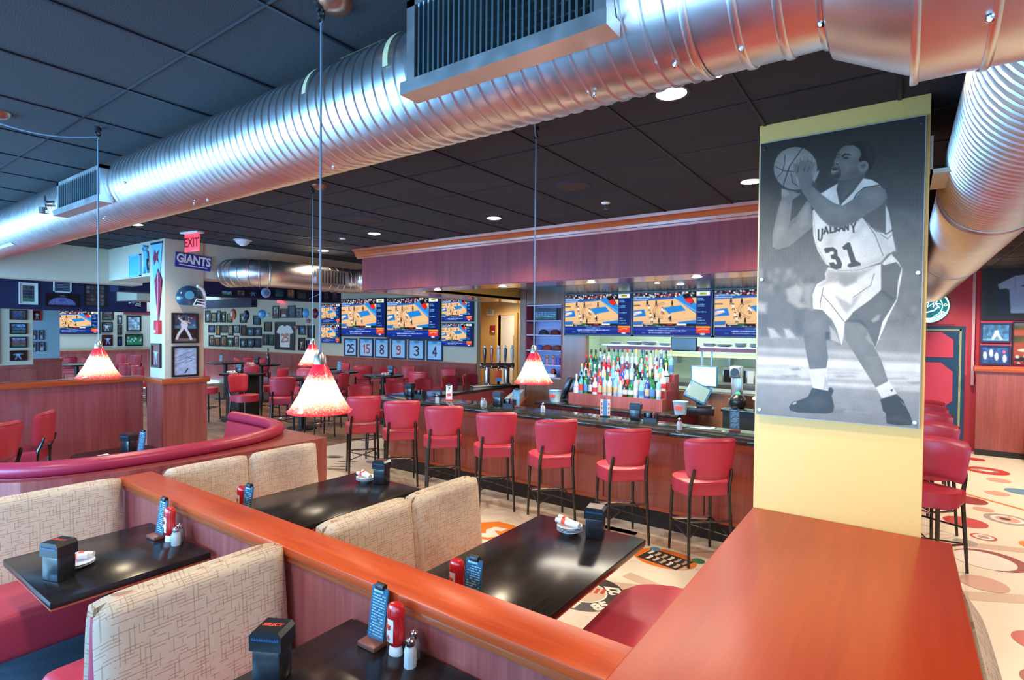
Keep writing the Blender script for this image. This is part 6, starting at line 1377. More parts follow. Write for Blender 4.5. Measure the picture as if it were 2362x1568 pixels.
for l, x, y, k in (('salt shaker on the bar in front of the ice bucket, left side', -3.65, 5.80, 'salt'), ('salt shaker on the bar near the yellow column', -1.88, 5.68, 'salt'), ('salt shaker on the left part of the bar', -5.27, 5.60, 'salt'), ('pepper shaker beside the bar dispenser below the right pendant', -4.50, 5.70, 'pepper'), ('salt shaker beside the bar dispenser below the right pendant', -4.57, 5.74, 'salt')):
    t_ = shaker(l, (x, y, Bz), k, 'shakers along the bar'); t_.scale = (1.3, 1.3, 1.3)
t = thing('folded_towel', 'grey green folded bar towel on the inner bar shelf', 'towel', (-5.25, 6.24, .84), .05); mb = MB(); mb.box(-.28, .28, -.10, .10, 0, .05, bev=.02); mb.build('cloth', plain('grey_green_towel', (.20, .26, .22, 1), .9), t); mb = MB(); mb.box(-.26, .2, -.09, .08, .05, .075, bev=.012); mb.build('fold', plain('grey_green_fold', (.25, .31, .27, 1), .9), t)
# beer tower
t = thing('beer_tower', 'chrome beer tower with five tap handles at the end of the bar', 'beer tap', (-6.22, 8.25, Bz), math.radians(60))
mb = MB(); mb.cyl((-.34, 0, .36), (.34, 0, .36), .05, n=20); mb.lathe([(0, -.02), (.05, 0), (.03, .03), (0, .04)], 16, (-.34, 0, .36), M=Matrix.Rotation(PI / 2, 4, 'Y')); mb.build('cross_pipe', M['chrome'], t)
for x in (-.2, .2): mb = MB(); mb.cyl((x, 0, 0), (x, 0, .33), .055, n=18); mb.lathe([(0, 0), (.085, 0), (.08, .02), (.055, .035)], 20, (x, 0, 0)); mb.build('column', M['chrome'], t)
for k, (x, col) in enumerate(((-.28, (.02, .02, .03, 1)), (-.14, (.42, .10, .08, 1)), (0, (.60, .62, .66, 1)), (.14, (.08, .10, .16, 1)), (.28, (.62, .62, .60, 1)))):
    mb = MB(); mb.tube([(x, -.04, .39), (x, -.06, .42)], .010, 8); mb.tube([(x, -.06, .36), (x, -.10, .31), (x, -.10, .27)], [.012, .012, .009], 8); mb.build('faucet', M['chrome'], t)
    mb = MB(); mb.lathe([(0, .42), (.016, .42), (.024, .50), (.032, .62), (.028, .68), (.0, .70)], 14, (x, -.06, 0), M=Matrix.Diagonal((1, 1, 1, 1))); mb.build('tap_handle', plain('tap_handle_paint', col, .25, coat=.4), t); mb = MB(); mb.lathe([(0, .695), (.022, .70), (.02, .73), (0, .75)], 12, (x, -.06, 0)); mb.build('handle_tip', M['white'], t)
mb = MB(); mb.box(-.06, .06, -.07, -.055, .06, .27, bev=.004); mb.build('front_badge', M['logo_red'], t); mb = MB(); mb.box(-.055, .055, -.074, -.068, .06, .13); mb.build('badge_band', M['blue_accent'], t, smooth=0)
t = thing('drip_tray', 'steel drip tray under the beer tower', 'tray', (-6.15, 8.0, Bz), math.radians(60)); mb = MB(); mb.box(-.4, .4, -.09, .09, 0, .015, bev=.004); mb.build('tray', M['steel'], t); mb = MB(); [mb.box(-.38, .38, -.08 + .02 * k, -.072 + .02 * k, .015, .019) for k in range(8)]; mb.build('drain_grate', M['black'], t, smooth=0)
t = thing('dark_pitcher', 'dark brown plastic pitcher right of the beer tower', 'pitcher', (-6.05, 8.95, Bz)); mb = MB(); mb.lathe([(0, 0), (.085, 0), (.10, .24), (.104, .25), (.094, .25), (.08, .02), (0, .02)], 22); mb.build('body', plain('dark_brown_plastic', (.05, .018, .018, 1), .3), t); mb = MB(); mb.torus((.12, 0, .13), .06, .010, 'y', 16, 6, -1.6, 1.6); mb.build('handle', plain('dark_brown_handle', (.05, .018, .018, 1), .3), t)

# ------------------------------------------------------------------ back bar
t = thing('back_bar', 'back bar counter with stepped bottle shelves behind the bar', 'counter', (-3.3, 7.6, 0))
mb = MB(); mb.box(-1.3, .93, -.55, .48, .96, 1.0, bev=.008); mb.build('granite_top', M['granite'], t); mb = MB(); mb.box(-1.27, .88, -.47, .47, 0, .96); mb.build('cabinet', M['wood_dk'], t, smooth=0)
for k, (y0, z1) in enumerate(((-.36, 1.165), (-.20, 1.27), (-.04, 1.375), (.12, 1.48))):
    mb = MB(); mb.box(-.80, .66, y0, y0 + .16 if k < 3 else y0 + .2, 1.0, z1); mb.build('bottle_step', M['wood_v'] if k == 0 else M['wood_dk'], t, smooth=0)
cols = [('clear', (.42, .56, .62, 1)), ('green', (.01, .14, .04, 1)), ('amber', (.35, .11, .02, 1)), ('pale blue', (.16, .42, .60, 1)), ('dark brown', (.05, .02, .015, 1)), ('deep blue', (.02, .06, .38, 1)), ('teal', (.05, .35, .36, 1)), ('clear', (.30, .44, .50, 1)), ('frosted white', (.55, .62, .66, 1)), ('red', (.45, .03, .05, 1))]
capc = [('black', (.01, .01, .012, 1)), ('red', (.5, .02, .03, 1)), ('white', (.5, .5, .5, 1)), ('gold', (.6, .42, .12, 1)), ('navy', (.02, .04, .15, 1))]
labc = [('white', (.50, .52, .52, 1)), ('cream', (.46, .38, .24, 1)), ('blue', (.06, .2, .5, 1)), ('red', (.5, .04, .05, 1)), ('black', (.015, .015, .02, 1)), ('pink', (.75, .30, .32, 1))]
BM = [(n, plain('%s_bottle_glass' % n.replace(' ', '_'), c, .06, coat=.6, var=.12, scale=20)) for n, c in cols]; CM = [(n, plain('%s_cap' % n, c, .35)) for n, c in capc]; LM = [(n, plain('%s_bottle_label' % n, c, .5, var=.2, scale=60)) for n, c in labc]
shapes = [[(0, 0), (.036, 0), (.038, .01), (.038, .17), (.030, .20), (.014, .225), (.013, .285)], [(0, 0), (.042, 0), (.044, .02), (.044, .13), (.036, .165), (.015, .19), (.014, .26)], [(0, 0), (.033, 0), (.034, .01), (.034, .20), (.028, .225), (.014, .24), (.0135, .31)], [(0, 0), (.046, .0), (.050, .04), (.046, .10), (.030, .15), (.014, .18), (.014, .24)]]
bmesh_cache = {}
def bottle(label, loc, sh, ci, ki, li, group):
    t = thing('liquor_bottle', label, 'bottle', loc, 0, group); top = shapes[sh][-1][1]; rb = shapes[sh][3][0]
    def cached(key, fn, nm, mat):
        if key not in bmesh_cache: o = fn().build(nm, mat, t); bmesh_cache[key] = o.data
        else: link(nm, bmesh_cache[key], t)
    cached(('b', sh, ci), lambda: MB().lathe(shapes[sh] + [(0, top)], 14), 'body', BM[ci][1])
    cached(('c', sh, ki), lambda: MB().lathe([(0, top), (.015, top - .012), (.0165, top + .004), (.015, top + .030), (.006, top + .045), (0, top + .046)], 10), 'cap', CM[ki][1])
    z1 = .13 if sh in (0, 2) else .095
    cached(('l', sh, li), lambda: MB().lathe([(rb + .0008, .035), (rb + .0012, .04), (rb + .0012, z1), (rb + .0008, z1 + .005)], 14), 'label', LM[li][1])
    return t
rb_ = random.Random(5)
for tier, (y, z, n) in enumerate(((7.32, 1.165, 17), (7.48, 1.27, 18), (7.64, 1.375, 18), (7.82, 1.48, 18))):
    for k in range(n):
        x = -4.05 + 1.36 * (k + .5) / n + rb_.uniform(-.008, .008); ci = rb_.choice([0, 0, 1, 2, 3, 3, 4, 5, 6, 7, 7, 8, 9] if tier != 3 or k > 8 else [1, 1, 0, 6, 7]); ki = rb_.randrange(5); li = rb_.randrange(6); sh = rb_.choice([0, 0, 1, 2, 2, 3] if tier < 3 else [0, 2, 2])
        bottle('%s bottle with %s cap, %s from left in the %s bottle row' % (BM[ci][0], CM[ki][0], ORD[k + 1], ['front', 'second', 'third', 'rear'][tier]), (x, y, z), sh, ci, ki, li, '%s row of liquor bottles' % ['front', 'second', 'third', 'rear'][tier])
for l, x, y in (('blue white ice bucket left of the bottles', -4.36, 7.28), ('blue white ice bucket below the angled till screen', -2.38, 7.22)):
    t = thing('ice_bucket', l, 'bucket', (x, y, 1.0), 0, 'ice buckets on the back bar'); mb = MB(); mb.lathe([(0, 0), (.075, 0), (.10, .17), (.104, .175), (.095, .175), (.07, .01), (0, .01)], 24); mb.build('body', plain('frosted_blue_bucket', (.42, .62, .78, 1), .3, var=.35, scale=30), t); mb = MB(); mb.torus((0, 0, .172), .102, .005, 'z', 26, 6); mb.build('rim', M['blue_accent'], t)
    mb = MB(); mb.box(-.04, .05, -.098, -.085, .07, .12); mb.build('red_print', M['logo_red'], t, smooth=0)
t = thing('sloped_speaker', 'black slanted panel stack at the left end of the bottle shelf', 'stack', (-4.36, 7.66, 1.0), .2)
for k in range(2): mb = MB(); mb.box(-.03, .03, -.09, .09, 0, .36, bev=.006, M=Matrix.Translation((-.06 + .10 * k, 0, .01)) @ Matrix.Rotation(.35, 4, 'Y')); mb.build('panel', M['holder_black'], t)
t = thing('till', 'blue grey till with tilted touch screen on the back bar', 'till', (-2.18, 7.45, 1.0), .25)
mb = MB(); mb.box(-.17, .17, -.17, .17, 0, .10, bev=.006); mb.build('cash_drawer', M['holder_black'], t); mb = MB(); mb.box(-.06, .06, -.02, .10, .10, .20, bev=.01); mb.build('stand', plain('navy_till_plastic', (.02, .06, .14, 1), .3), t)
Mx = Matrix.Translation((-.05, -.02, .27)) @ Matrix.Rotation(.45, 4, 'Y') @ Matrix.Rotation(-.55, 4, 'X'); mb = MB(); mb.box(-.15, .15, -.02, .02, -.11, .15, bev=.006, M=Mx); mb.build('screen_housing', plain('blue_till_bezel', (.03, .16, .30, 1), .3), t); mb = MB(); mb.box(-.125, .125, -.023, -.019, -.085, .125, M=Mx); mb.build('screen', plain('grey_green_screen', (.12, .18, .18, 1), .15, emit=(.25, .36, .36, 1), estr=.5), t, smooth=0)
mb = MB(); mb.box(-.05, .14, -.16, -.05, .10, .135, bev=.01); mb.build('receipt_printer', M['black'], t)
t = thing('monitor', 'bright white blank monitor behind the tilted till', 'monitor', (-2.28, 7.92, 1.42), .12); mb = MB(); mb.box(-.18, .18, -.01, .03, -.10, .20, bev=.01); mb.build('housing', plain('blue_monitor_bezel', (.03, .20, .34, 1), .3), t); mb = MB(); mb.box(-.16, .16, -.013, -.009, -.08, .18); mb.build('screen', plain('white_screen', (1, 1, 1, 1), .3, emit=(.95, 1, 1, 1), estr=1.4), t, smooth=0); mb = MB(); mb.cyl((0, .02, -.42), (0, .02, -.08), .02, n=10); mb.lathe([(0, -.42), (.09, -.42), (.08, -.405), (0, -.40)], 18, (0, .02, 0)); mb.build('stand', M['black'], t)
# glass rack with upturned tumblers
t = thing('glass_rail', 'red lit wooden rail carrying glasses inside the bar', 'shelf', (-5.02, 7.1, 0), math.radians(-62)); mb = MB(); mb.box(-.95, .75, -.12, .12, .90, .935); mb.build('board', M['wood_x'], t, smooth=0); mb = MB(); mb.box(-.93, -.87, -.1, .1, 0, .90); mb.box(.67, .73, -.1, .1, 0, .90); mb.box(-.87, .67, .06, .1, .2, .90); mb.build('support', M['wood_dk'], t, smooth=0)
gl0 = None; cR, sR = math.cos(math.radians(-62)), math.sin(math.radians(-62)); kk = 0
for r_ in range(2):
    for k in range(11):
        lx, ly = -.84 + .125 * k, -.05 + .10 * r_; p = (-5.02 + lx * cR - ly * sR, 7.1 + lx * sR + ly * cR, .935); kk += 1
        l = '%s glass from the back end, %s row on the red lit rail' % (ORD[k + 1], ['near', 'far'][r_])
        if gl0 is None:
            gl0 = thing('tumbler', l, 'glass', p, 0, 'glasses on the red lit rail'); mb = MB(); mb.lathe([(0, .0), (.028, 0), (.036, .13), (.034, .13), (.026, .008), (0, .008)], 14); mb.build('body', M['glass'], gl0); mb = MB(); mb.torus((0, 0, .13), .035, .0016, 'z', 16, 5); mb.build('rim', M['white'], gl0)
        else: dup(gl0, p, 0, l, 'glasses on the red lit rail')
# display shelves with caps
t = thing('display_shelf', 'lilac lit niche shelves holding caps left of the bar televisions', 'shelf', (-5.095, 8.25, 0))
mb = MB(); mb.box(-.36, .36, .14, .155, 1.28, 2.56); mb.build('back_panel', plain('niche_back_lit_lilac', (.34, .36, .62, 1), .5), t, smooth=0); mb = MB(); mb.box(-.375, -.355, -.16, .14, 1.28, 2.56); mb.box(.355, .375, -.16, .14, 1.28, 2.56); mb.build('side_panel', M['wood_dk'], t, smooth=0)  # bluish light on the niche back is put into the panel colour
zs = (1.28, 1.50, 1.75, 2.02, 2.27, 2.545)
for z in zs: mb = MB(); mb.box(-.355, .355, -.16, .14, z - .012, z + .006); mb.build('shelf_board', plain('niche_board_lit_lilac', (.50, .42, .58, 1), .4), t, smooth=0)  # boards carry the niche's bluish light in their colour
def capthing(label, x, z, col, y=8.2):
    t = thing('ball_cap', label, 'cap', (x, y, z), .3, 'caps on the lit shelves'); mb = MB(); mb.lathe([(.085, 0), (.086, .02), (.075, .06), (.045, .085), (0, .092)], 20); mb.build('crown', plain('cap_cloth', col, .8), t); mb = MB(); slab(mb, [(.08 * math.cos(math.radians(a)), -.04 + (-.13 if 180 < a < 360 else .0) * abs(math.sin(math.radians(a)))) for a in range(180, 361, 15)] , .004, .012, .0); mb.build('visor', plain('cap_visor', tuple(c * .8 for c in col[:3]) + (1,), .8), t)
sp = .006
for l, x, z, col in (('dark cap with white mark on the second shelf from the top', -5.16, 2.02, (.02, .02, .05, 1)), ('dark red cap on the second shelf from the top', -4.92, 2.02, (.10, .015, .02, 1)), ('blue cap at the left of the third shelf from the top', -5.25, 1.75, (.03, .12, .5, 1)), ('red cap second from left on the third shelf', -5.08, 1.75, (.25, .03, .03, 1)), ('brown red cap at the right of the third shelf', -4.87, 1.75, (.14, .04, .03, 1))): capthing(l, x, z + .008, col)
framed('framed dark photo leaning on the top lit shelf', 'y', 8.22, (-5.38, 2.28, -4.90, 2.50), ('team', 'navy', 'ltblue'), .08)
for k, (x, col) in enumerate(((-5.22, (.5, .3, .45, 1)), (-5.08, (.6, .25, .3, 1)), (-4.96, (.4, .2, .4, 1)))):
    t = thing('bobblehead', 'small pink player figurine, %s on the fourth lit shelf' % ['leftmost', 'middle', 'rightmost'][k], 'figurine', (x, 8.2, 1.506), 0, 'figurines on the fourth lit shelf'); mb = MB(); mb.lathe([(0, 0), (.03, 0), (.03, .012), (.016, .016), (.026, .07), (.014, .10), (0, .10)], 14); mb.build('body', plain('figurine_paint', col, .5), t); mb = MB(); mb.lathe([(0, .10), (.025, .115), (.032, .135), (.02, .16), (0, .165)], 14); mb.build('head', plain('figurine_head', (.5, .25, .18, 1), .5), t)
t = thing('mug', 'purple mug at the right of the fourth lit shelf', 'mug', (-4.84, 8.2, 1.506)); mb = MB(); mb.lathe([(0, 0), (.05, 0), (.055, .12), (.048, .12), (.045, .01), (0, .01)], 18); mb.build('body', plain('purple_glaze', (.10, .05, .30, 1), .3), t); mb = MB(); mb.torus((.06, 0, .06), .03, .006, 'y', 12, 6, -1.5, 1.5); mb.build('handle', plain('purple_handle', (.10, .05, .30, 1), .3), t)
t = thing('small_trophy', 'small red and white sneaker ornament on the lowest lit shelf', 'ornament', (-5.0, 8.2, 1.286)); mb = MB(); mb.prism([(-.11, 0), (.09, 0), (.09, .09), (.06, .14), (.02, .13), (.0, .07), (-.09, .04)], 'y', -.035, .035); mb.build('shoe', M['white'], t); mb = MB(); mb.prism([(.0, .06), (.09, .05), (.09, .11), (.06, .145), (.02, .135)], 'y', -.038, .038); mb.build('shoe_back', plain('red_shoe_heel', (.35, .05, .06, 1), .5), t)

# ------------------------------------------------------------------ things seen through the kitchen window
t = thing('pass_shelf', 'steel pass shelf with red heat lamp bar in the kitchen window', 'shelf', (-2.9, 8.6, 0))
mb = MB(); mb.box(-1.3, 1.3, -.15, .20, 1.86, 1.88); mb.build('shelf_board', M['steel'], t, smooth=0); mb = MB(); mb.box(-1.12, 1.3, -.20, -.15, 1.805, 1.86); mb.build('heat_lamp_bar', plain('dark_red_lamp_bar', (.22, .015, .05, 1), .35), t, smooth=0)
for x in (-.52, -.32, .42, .56): mb = MB(); mb.cyl((x, -.1, 1.22), (x, -.1, 1.86), .016, n=10); mb.build('post', plain('pale_blue_post', (.32, .56, .74, 1), .3, .4), t)
mb = MB(); mb.box(-1.35, 1.4, -.25, .22, 1.19, 1.22); mb.build('counter_edge', M['steel'], t, smooth=0)
for k, (x, w, h) in enumerate(((-3.95, .11, .05), (-3.62, .14, .07), (-3.36, .13, .09), (-3.10, .10, .06), (-2.40, .10, .07), (-2.18, .12, .05), (-1.95, .09, .08), (-1.74, .09, .08))):
    t = thing('dish_stack', '%s stack of white dishes from left on the kitchen pass shelf' % ORD[k + 1], 'dishes', (x, 8.6, 1.882), 0, 'dishes on the kitchen pass shelf')
    mb = MB(); [mb.lathe([(0, z), (w * .6, z), (w, z + .012), (w * .98, z + .016), (w * .55, z + .007), (0, z + .006)], 20) for z in [.011 * q for q in range(max(2, int(h / .016)))]]; mb.build('plates', M['white'], t)
t = thing('order_screen', 'black order screen hanging in the kitchen window', 'monitor', (-2.72, 8.36, 1.905)); mb = MB(); mb.box(-.20, .20, -.015, .02, -.10, .11, bev=.005); mb.build('housing', M['black'], t); mb = MB(); mb.box(-.185, .185, -.018, -.014, -.085, .095); mb.build('screen', plain('dark_grey_screen', (.02, .018, .02, 1), .2), t, smooth=0)
t = thing('steel_counter', 'steel prep counter along the kitchen back wall', 'counter', (-3.0, 10.5, 0)); mb = MB(); mb.box(-1.6, 1.9, -.35, .35, 1.12, 1.16); mb.build('top', M['steel'], t, smooth=0); mb = MB(); mb.box(-1.6, 1.9, -.3, .35, 0, 1.12); mb.build('cabinet', M['steel'], t, smooth=0)
t = thing('wall_shelf', 'upper white shelf on the kitchen back wall', 'shelf', (-2.6, 10.72, 1.62)); mb = MB(); mb.box(-1.2, 1.4, -.15, .16, 0, .03); mb.build('board', plain('cream_kitchen_shelf', (.72, .66, .46, 1), .5), t, smooth=0); 
for x in (-1.0, 0, 1.1): mb = MB(); mb.box(x - .015, x + .015, -.1, .16, -.14, 0); mb.build('bracket', M['steel'], t, smooth=0)
t = thing('microwave', 'grey microwave on the kitchen counter', 'microwave', (-2.35, 10.45, 1.16)); mb = MB(); mb.box(-.28, .28, -.2, .2, 0, .30, bev=.01); mb.build('body', M['steel'], t); mb = MB(); mb.box(-.25, .12, -.21, -.198, .04, .26); mb.build('door', M['black'], t, smooth=0); mb = MB(); mb.box(.15, .25, -.21, -.198, .04, .26); mb.build('control_panel', M['white'], t, smooth=0)
t = thing('orange_crate', 'orange box beside the microwave in the kitchen', 'box', (-1.88, 10.45, 1.16)); mb = MB(); mb.box(-.12, .12, -.1, .1, 0, .26, bev=.004); mb.build('body', plain('orange_carton', (.75, .28, .10, 1), .5), t); mb = MB(); [mb.box(-.1 + .05 * k, -.08 + .05 * k, -.104, -.099, .03, .23) for k in range(5)]; mb.build('stripes', M['label_white'], t, smooth=0)
t = thing('green_bottle_crate', 'teal green jug standing at the left of the kitchen window', 'jug', (-4.10, 8.38, 1.305)); mb = MB(); mb.lathe([(0, -.08), (.07, -.08), (.08, .10), (.075, .26), (.05, .33), (.025, .35), (.025, .38), (0, .38)], 20); mb.build('body', plain('teal_green_plastic', (.01, .33, .27, 1), .3), t); mb = MB(); mb.lathe([(0, .38), (.028, .38), (.028, .40), (0, .40)], 12); mb.build('lid', M['white'], t)
# right hand service station
t = thing('service_station', 'dark service counter right of the back bar', 'counter', (-1.62, 7.72, 0)); mb = MB(); mb.box(-.30, .6, -.3, .37, 1.06, 1.10, bev=.008); mb.build('top', M['granite'], t); mb = MB(); mb.box(-.28, .58, -.26, .36, 0, 1.06); mb.build('cabinet', plain('black_green_cabinet', (.02, .03, .028, 1), .3), t, smooth=0)
t = thing('coffee_machine', 'grey upright mixer machine right of the white monitor', 'machine', (-1.83, 7.86, 1.10)); mb = MB(); mb.box(-.08, .08, -.07, .10, 0, .10, bev=.01); mb.box(-.07, .07, .02, .10, .10, .45, bev=.01); mb.box(-.075, .075, -.09, .10, .38, .54, bev=.02); mb.build('body', M['steel'], t); mb = MB(); mb.lathe([(0, -.012), (.055, -.012), (.055, .012), (0, .012)], 20, (0, -.095, .46), M=Matrix.Rotation(PI / 2, 4, 'X')); mb.build('dial', M['black'], t); mb = MB(); mb.cyl((0, -.03, .12), (0, -.03, .38), .045, n=16); mb.build('jar', M['glass'], t)
t = thing('black_kettle', 'round black kettle with green light beside the mixer machine', 'kettle', (-1.74, 7.58, 1.10)); mb = MB(); mb.lathe([(0, 0), (.08, 0), (.105, .06), (.10, .13), (.06, .18), (0, .19)], 22); mb.build('body', M['holder_black'], t); mb = MB(); mb.lathe([(0, .19), (.03, .192), (.024, .215), (0, .22)], 14); mb.build('lid_knob', plain('green_light', (.02, .4, .12, 1), .3, emit=(.1, .9, .3, 1), estr=.6), t)
t = thing('wicker_tray', 'brown box with folded white cloths at the service counter', 'box', (-1.38, 7.66, 1.10)); mb = MB(); mb.box(-.16, .2, -.1, .1, 0, .12, bev=.008); mb.build('box', plain('dark_maroon_box', (.10, .03, .035, 1), .5), t); mb = MB(); mb.box(-.18, .2, -.11, .11, .12, .17, bev=.02); mb.build('cloths', napm, t)
# doorway clutter
t = thing('pantry_rack', 'metal rack of white boxes seen through the yellow doorway', 'rack', (-8.85, 13.3, 0))
mb = MB(); [mb.box(x - .015, x + .015, -.2, .2, 0, 1.95) for x in (-.45, .45)]; mb.build('post', M['steel'], t, smooth=0)
for z in (.8, 1.2, 1.55, 1.9): mb = MB(); mb.box(-.45, .45, -.2, .2, z, z + .025); mb.build('shelf_board', M['steel'], t, smooth=0)
for k, (x, z, w, h, col) in enumerate(((-.25, 1.225, .12, .20, (.75, .72, .66, 1)), (.05, 1.225, .14, .26, (.8, .78, .74, 1)), (-.2, 1.575, .14, .20, (.62, .36, .30, 1)), (.12, 1.575, .16, .24, (.75, .70, .64, 1)), (-.28, 1.925, .13, .26, (.65, .28, .06, 1)), (.08, 1.925, .17, .28, (.82, .80, .72, 1)), (-.1, .825, .2, .2, (.5, .4, .3, 1)))):
    t = thing('carton', '%s carton on the rack beyond the yellow doorway' % ['lower left white', 'lower right white', 'middle left pinkish', 'middle right beige', 'orange top left', 'white top right', 'brown lowest'][k], 'carton', (-8.85 + x, 13.28, z), 0, 'cartons on the pantry rack'); mb = MB(); mb.box(-w, w, -.15, .15, 0, h, bev=.004); mb.build('box', plain('carton_card', col, .7), t); mb = MB(); mb.box(-w * .6, w * .6, -.153, -.15, h * .3, h * .7); mb.build('label', M['label_white'], t, smooth=0)
t = thing('door_sign', 'white framed notice on the yellow wall above the doorway left', 'sign', (-9.53, 12.295, 2.60)); mb = MB(); mb.box(-.13, .13, -.012, .008, -.09, .09); mb.build('board', M['white'], t, smooth=0); mb = MB(); [mb.box(-.1, .08, -.014, -.012, .05 - .04 * k, .065 - .04 * k) for k in range(3)]; mb.build('print', M['blue_accent'], t, smooth=0)
t = thing('fire_alarm', 'red fire alarm on the yellow wall left of the doorway', 'alarm', (-9.42, 12.285, 2.13)); mb = MB(); mb.box(-.09, .09, -.04, .018, -.10, .10, bev=.01); mb.build('body', plain('doorway_alarm_red', (.35, .02, .03, 1), .4), t); mb = MB(); mb.box(-.02, .08, -.05, -.038, -.10, -.05, bev=.004); mb.build('strobe', M['white'], t)
# ---- dining room table settings
for k, (x, y, l) in enumerate(((-12.15, 6.35, 'on the black pedestal table by the post'), (-14.9, 8.3, 'on the dark table by the photo wall'), (-12.2, 8.55, 'on the table behind the upper red pendant'), (-9.4, 8.35, 'on the round table below numbers 8 and 9'))):
    d = dispenser('dark napkin dispenser ' + l, (x, y + .12, 1.07), .5, 'dispensers on dining tables'); plates(l, (x + .13, y - .1, 1.07), 1.0, 3 if k == 0 else 2, 1, 'plates on dining tables')
for x, y, l in ((-16.1, 8.2, 'tall dark bottle on the table by the far wainscot'), (-13.55, 8.55, 'tall dark bottle on the table edge before the photo wall')): pass
menu_holder('blue menu card on the dining table by the far wainscot', (-16.3, 8.1, 1.07), .5); menu_holder('pale blue menu card on the table below the framed numbers', (-11.05, 8.3, 1.07), .5)
b_ = bottle('tall dark wine bottle on the dining table left of the upper pendant', (-14.55, 8.55, 1.07), 2, 4, 0, 4, 'bottles on dining tables'); b_.scale = (1.4, 1.4, 1.3)
# ------------------------------------------------------------------ printed emblems in the floor (surface pattern of the floor, kept on the floor)
FC = [('red', (.52, .05, .04, 1)), ('orange', (.80, .22, .03, 1)), ('grey', (.34, .33, .32, 1)), ('black', (.035, .032, .03, 1)), ('white', (.82, .80, .76, 1)), ('blue', (.10, .28, .48, 1)), ('pink', (.62, .36, .30, 1)), ('maroon', (.28, .035, .035, 1)), ('tan', (.60, .47, .36, 1)), ('green', (.05, .22, .12, 1)), ('shade', (.50, .42, .33, 1))]
fi = {n: k for k, (n, c) in enumerate(FC)}
mb = MB(); zc = [.0012]
def disc(x, y, r, c, n=28, ry=None, rot=0):
    zc[0] += .00002; ry = ry or r
    mb.add([(x + r * math.cos(a) * math.cos(rot) - ry * math.sin(a) * math.sin(rot), y + r * math.cos(a) * math.sin(rot) + ry * math.sin(a) * math.cos(rot), zc[0]) for a in [2 * PI * k / n for k in range(n)]], [tuple(range(n))], fi[c])
def fpoly(pts, c): zc[0] += .00002; mb.add([(x, y, zc[0]) for x, y in pts], [tuple(range(len(pts)))], fi[c])
def ftext(s, x, y, size, rot, c, bold=.004):
    zc[0] += .00002; add_text(mb, s, size, Matrix.Translation((x, y, zc[0])) @ Matrix.Rotation(rot, 4, 'Z'), fi[c], 1, bold)
# orange octagon with a white notch shaped mark
fpoly([(-3.45 + .27 * math.cos(a), 4.53 + .27 * math.sin(a)) for a in [PI / 8 + PI / 4 * k for k in range(8)]], 'orange'); fpoly([(-3.50, 4.62), (-3.36, 4.66), (-3.36, 4.56), (-3.44, 4.54), (-3.30, 4.44), (-3.36, 4.34), (-3.50, 4.30), (-3.56, 4.36), (-3.46, 4.42), (-3.52, 4.50)], 'white')
# black ring emblem with year numbers
disc(-2.02, 3.90, .30, 'black', 40); disc(-2.02, 3.90, .165, 'white', 32); disc(-2.02, 3.90, .15, 'tan', 32)
for s, x, y in (('85', -1.83, 3.77), ('01', -2.03, 3.66), ('27', -1.86, 4.06), ('63', -2.2, 4.04)):
    a = math.atan2(y - 3.90, x + 2.02); ftext(s, -2.02 + .232 * math.cos(a), 3.90 + .232 * math.sin(a), .14, a + PI / 2, 'white', .008)
for k in range(5): fpoly([(-2.11 + .045 * k, 3.86 + .022 * k), (-2.08 + .045 * k, 3.86 + .022 * k), (-2.09 + .045 * k, 3.95 + .022 * k), (-2.12 + .045 * k, 3.95 + .022 * k)], 'red')
# orange oval crowded with block shapes near the right stools
disc(-1.75, 4.92, .29, 'orange', 36, .21); fpoly([(-1.97, 4.80), (-1.58, 4.74), (-1.50, 5.00), (-1.92, 5.08)], 'black')
rq = random.Random(2)
for r_ in range(2):
    for k in range(6):
        x, y = -1.93 + .068 * k + .03 * r_, 4.95 - .012 * k - .12 * r_; fpoly([(x, y), (x + .03, y - .01), (x + .05, y + .06), (x + .045, y + .09), (x + .012, y + .095), (x + .018, y + .05)], 'tan' if k % 3 else 'white')
disc(-1.90, 5.08, .05, 'blue'); disc(-1.48, 5.05, .06, 'green')
disc(-5.2, 4.6, .16, 'orange', 6); disc(-4.95, 4.9, .12, 'red'); fpoly([(-5.3, 4.3), (-5.1, 4.3), (-5.0, 4.75), (-5.2, 4.75)], 'orange')
disc(-7.53, 5.56, .17, 'grey', 28, .1, .5); disc(-7.5, 5.56, .10, 'black', 20, .05, .5); disc(-7.3, 6.4, .14, 'grey', 24, .08); disc(-6.75, 5.72, .14, 'grey', 24, .09)
for k in range(4): x, y = -6.80 - .09 * k, 4.98 + .13 * k; fpoly([(x - .16, y + .05), (x - .14, y + .03), (x + .12, y + .21), (x + .10, y + .23)], 'black')
# emblems along the aisle on the right
for x, y, r, c in ((1.05, 12.01, .13, 'red'), (1.11, 11.11, .27, 'red'), (1.18, 10.49, .14, 'pink'), (1.07, 9.61, .13, 'pink'), (1.34, 9.91, .17, 'blue'), (.72, 8.99, .20, 'maroon'), (.84, 8.62, .10, 'pink'), (1.02, 8.32, .21, 'grey'), (.62, 7.92, .20, 'red'), (.73, 7.44, .11, 'red'), (.56, 7.14, .10, 'grey'), (.60, 6.05, .17, 'pink'), (.83, 5.11, .17, 'red'), (.78, 4.55, .15, 'maroon'), (1.13, 7.45, .13, 'orange'), (1.6, 8.3, .22, 'grey')): disc(x, y, r, c)
disc(1.08, 11.11, .17, 'grey', 24, .10); disc(1.10, 11.11, .09, 'white', 20, .05); disc(1.02, 8.32, .15, 'white'); disc(1.02, 8.32, .11, 'pink'); disc(1.0, 8.32, .05, 'black'); disc(.73, 7.44, .085, 'white'); disc(.73, 7.44, .05, 'grey')
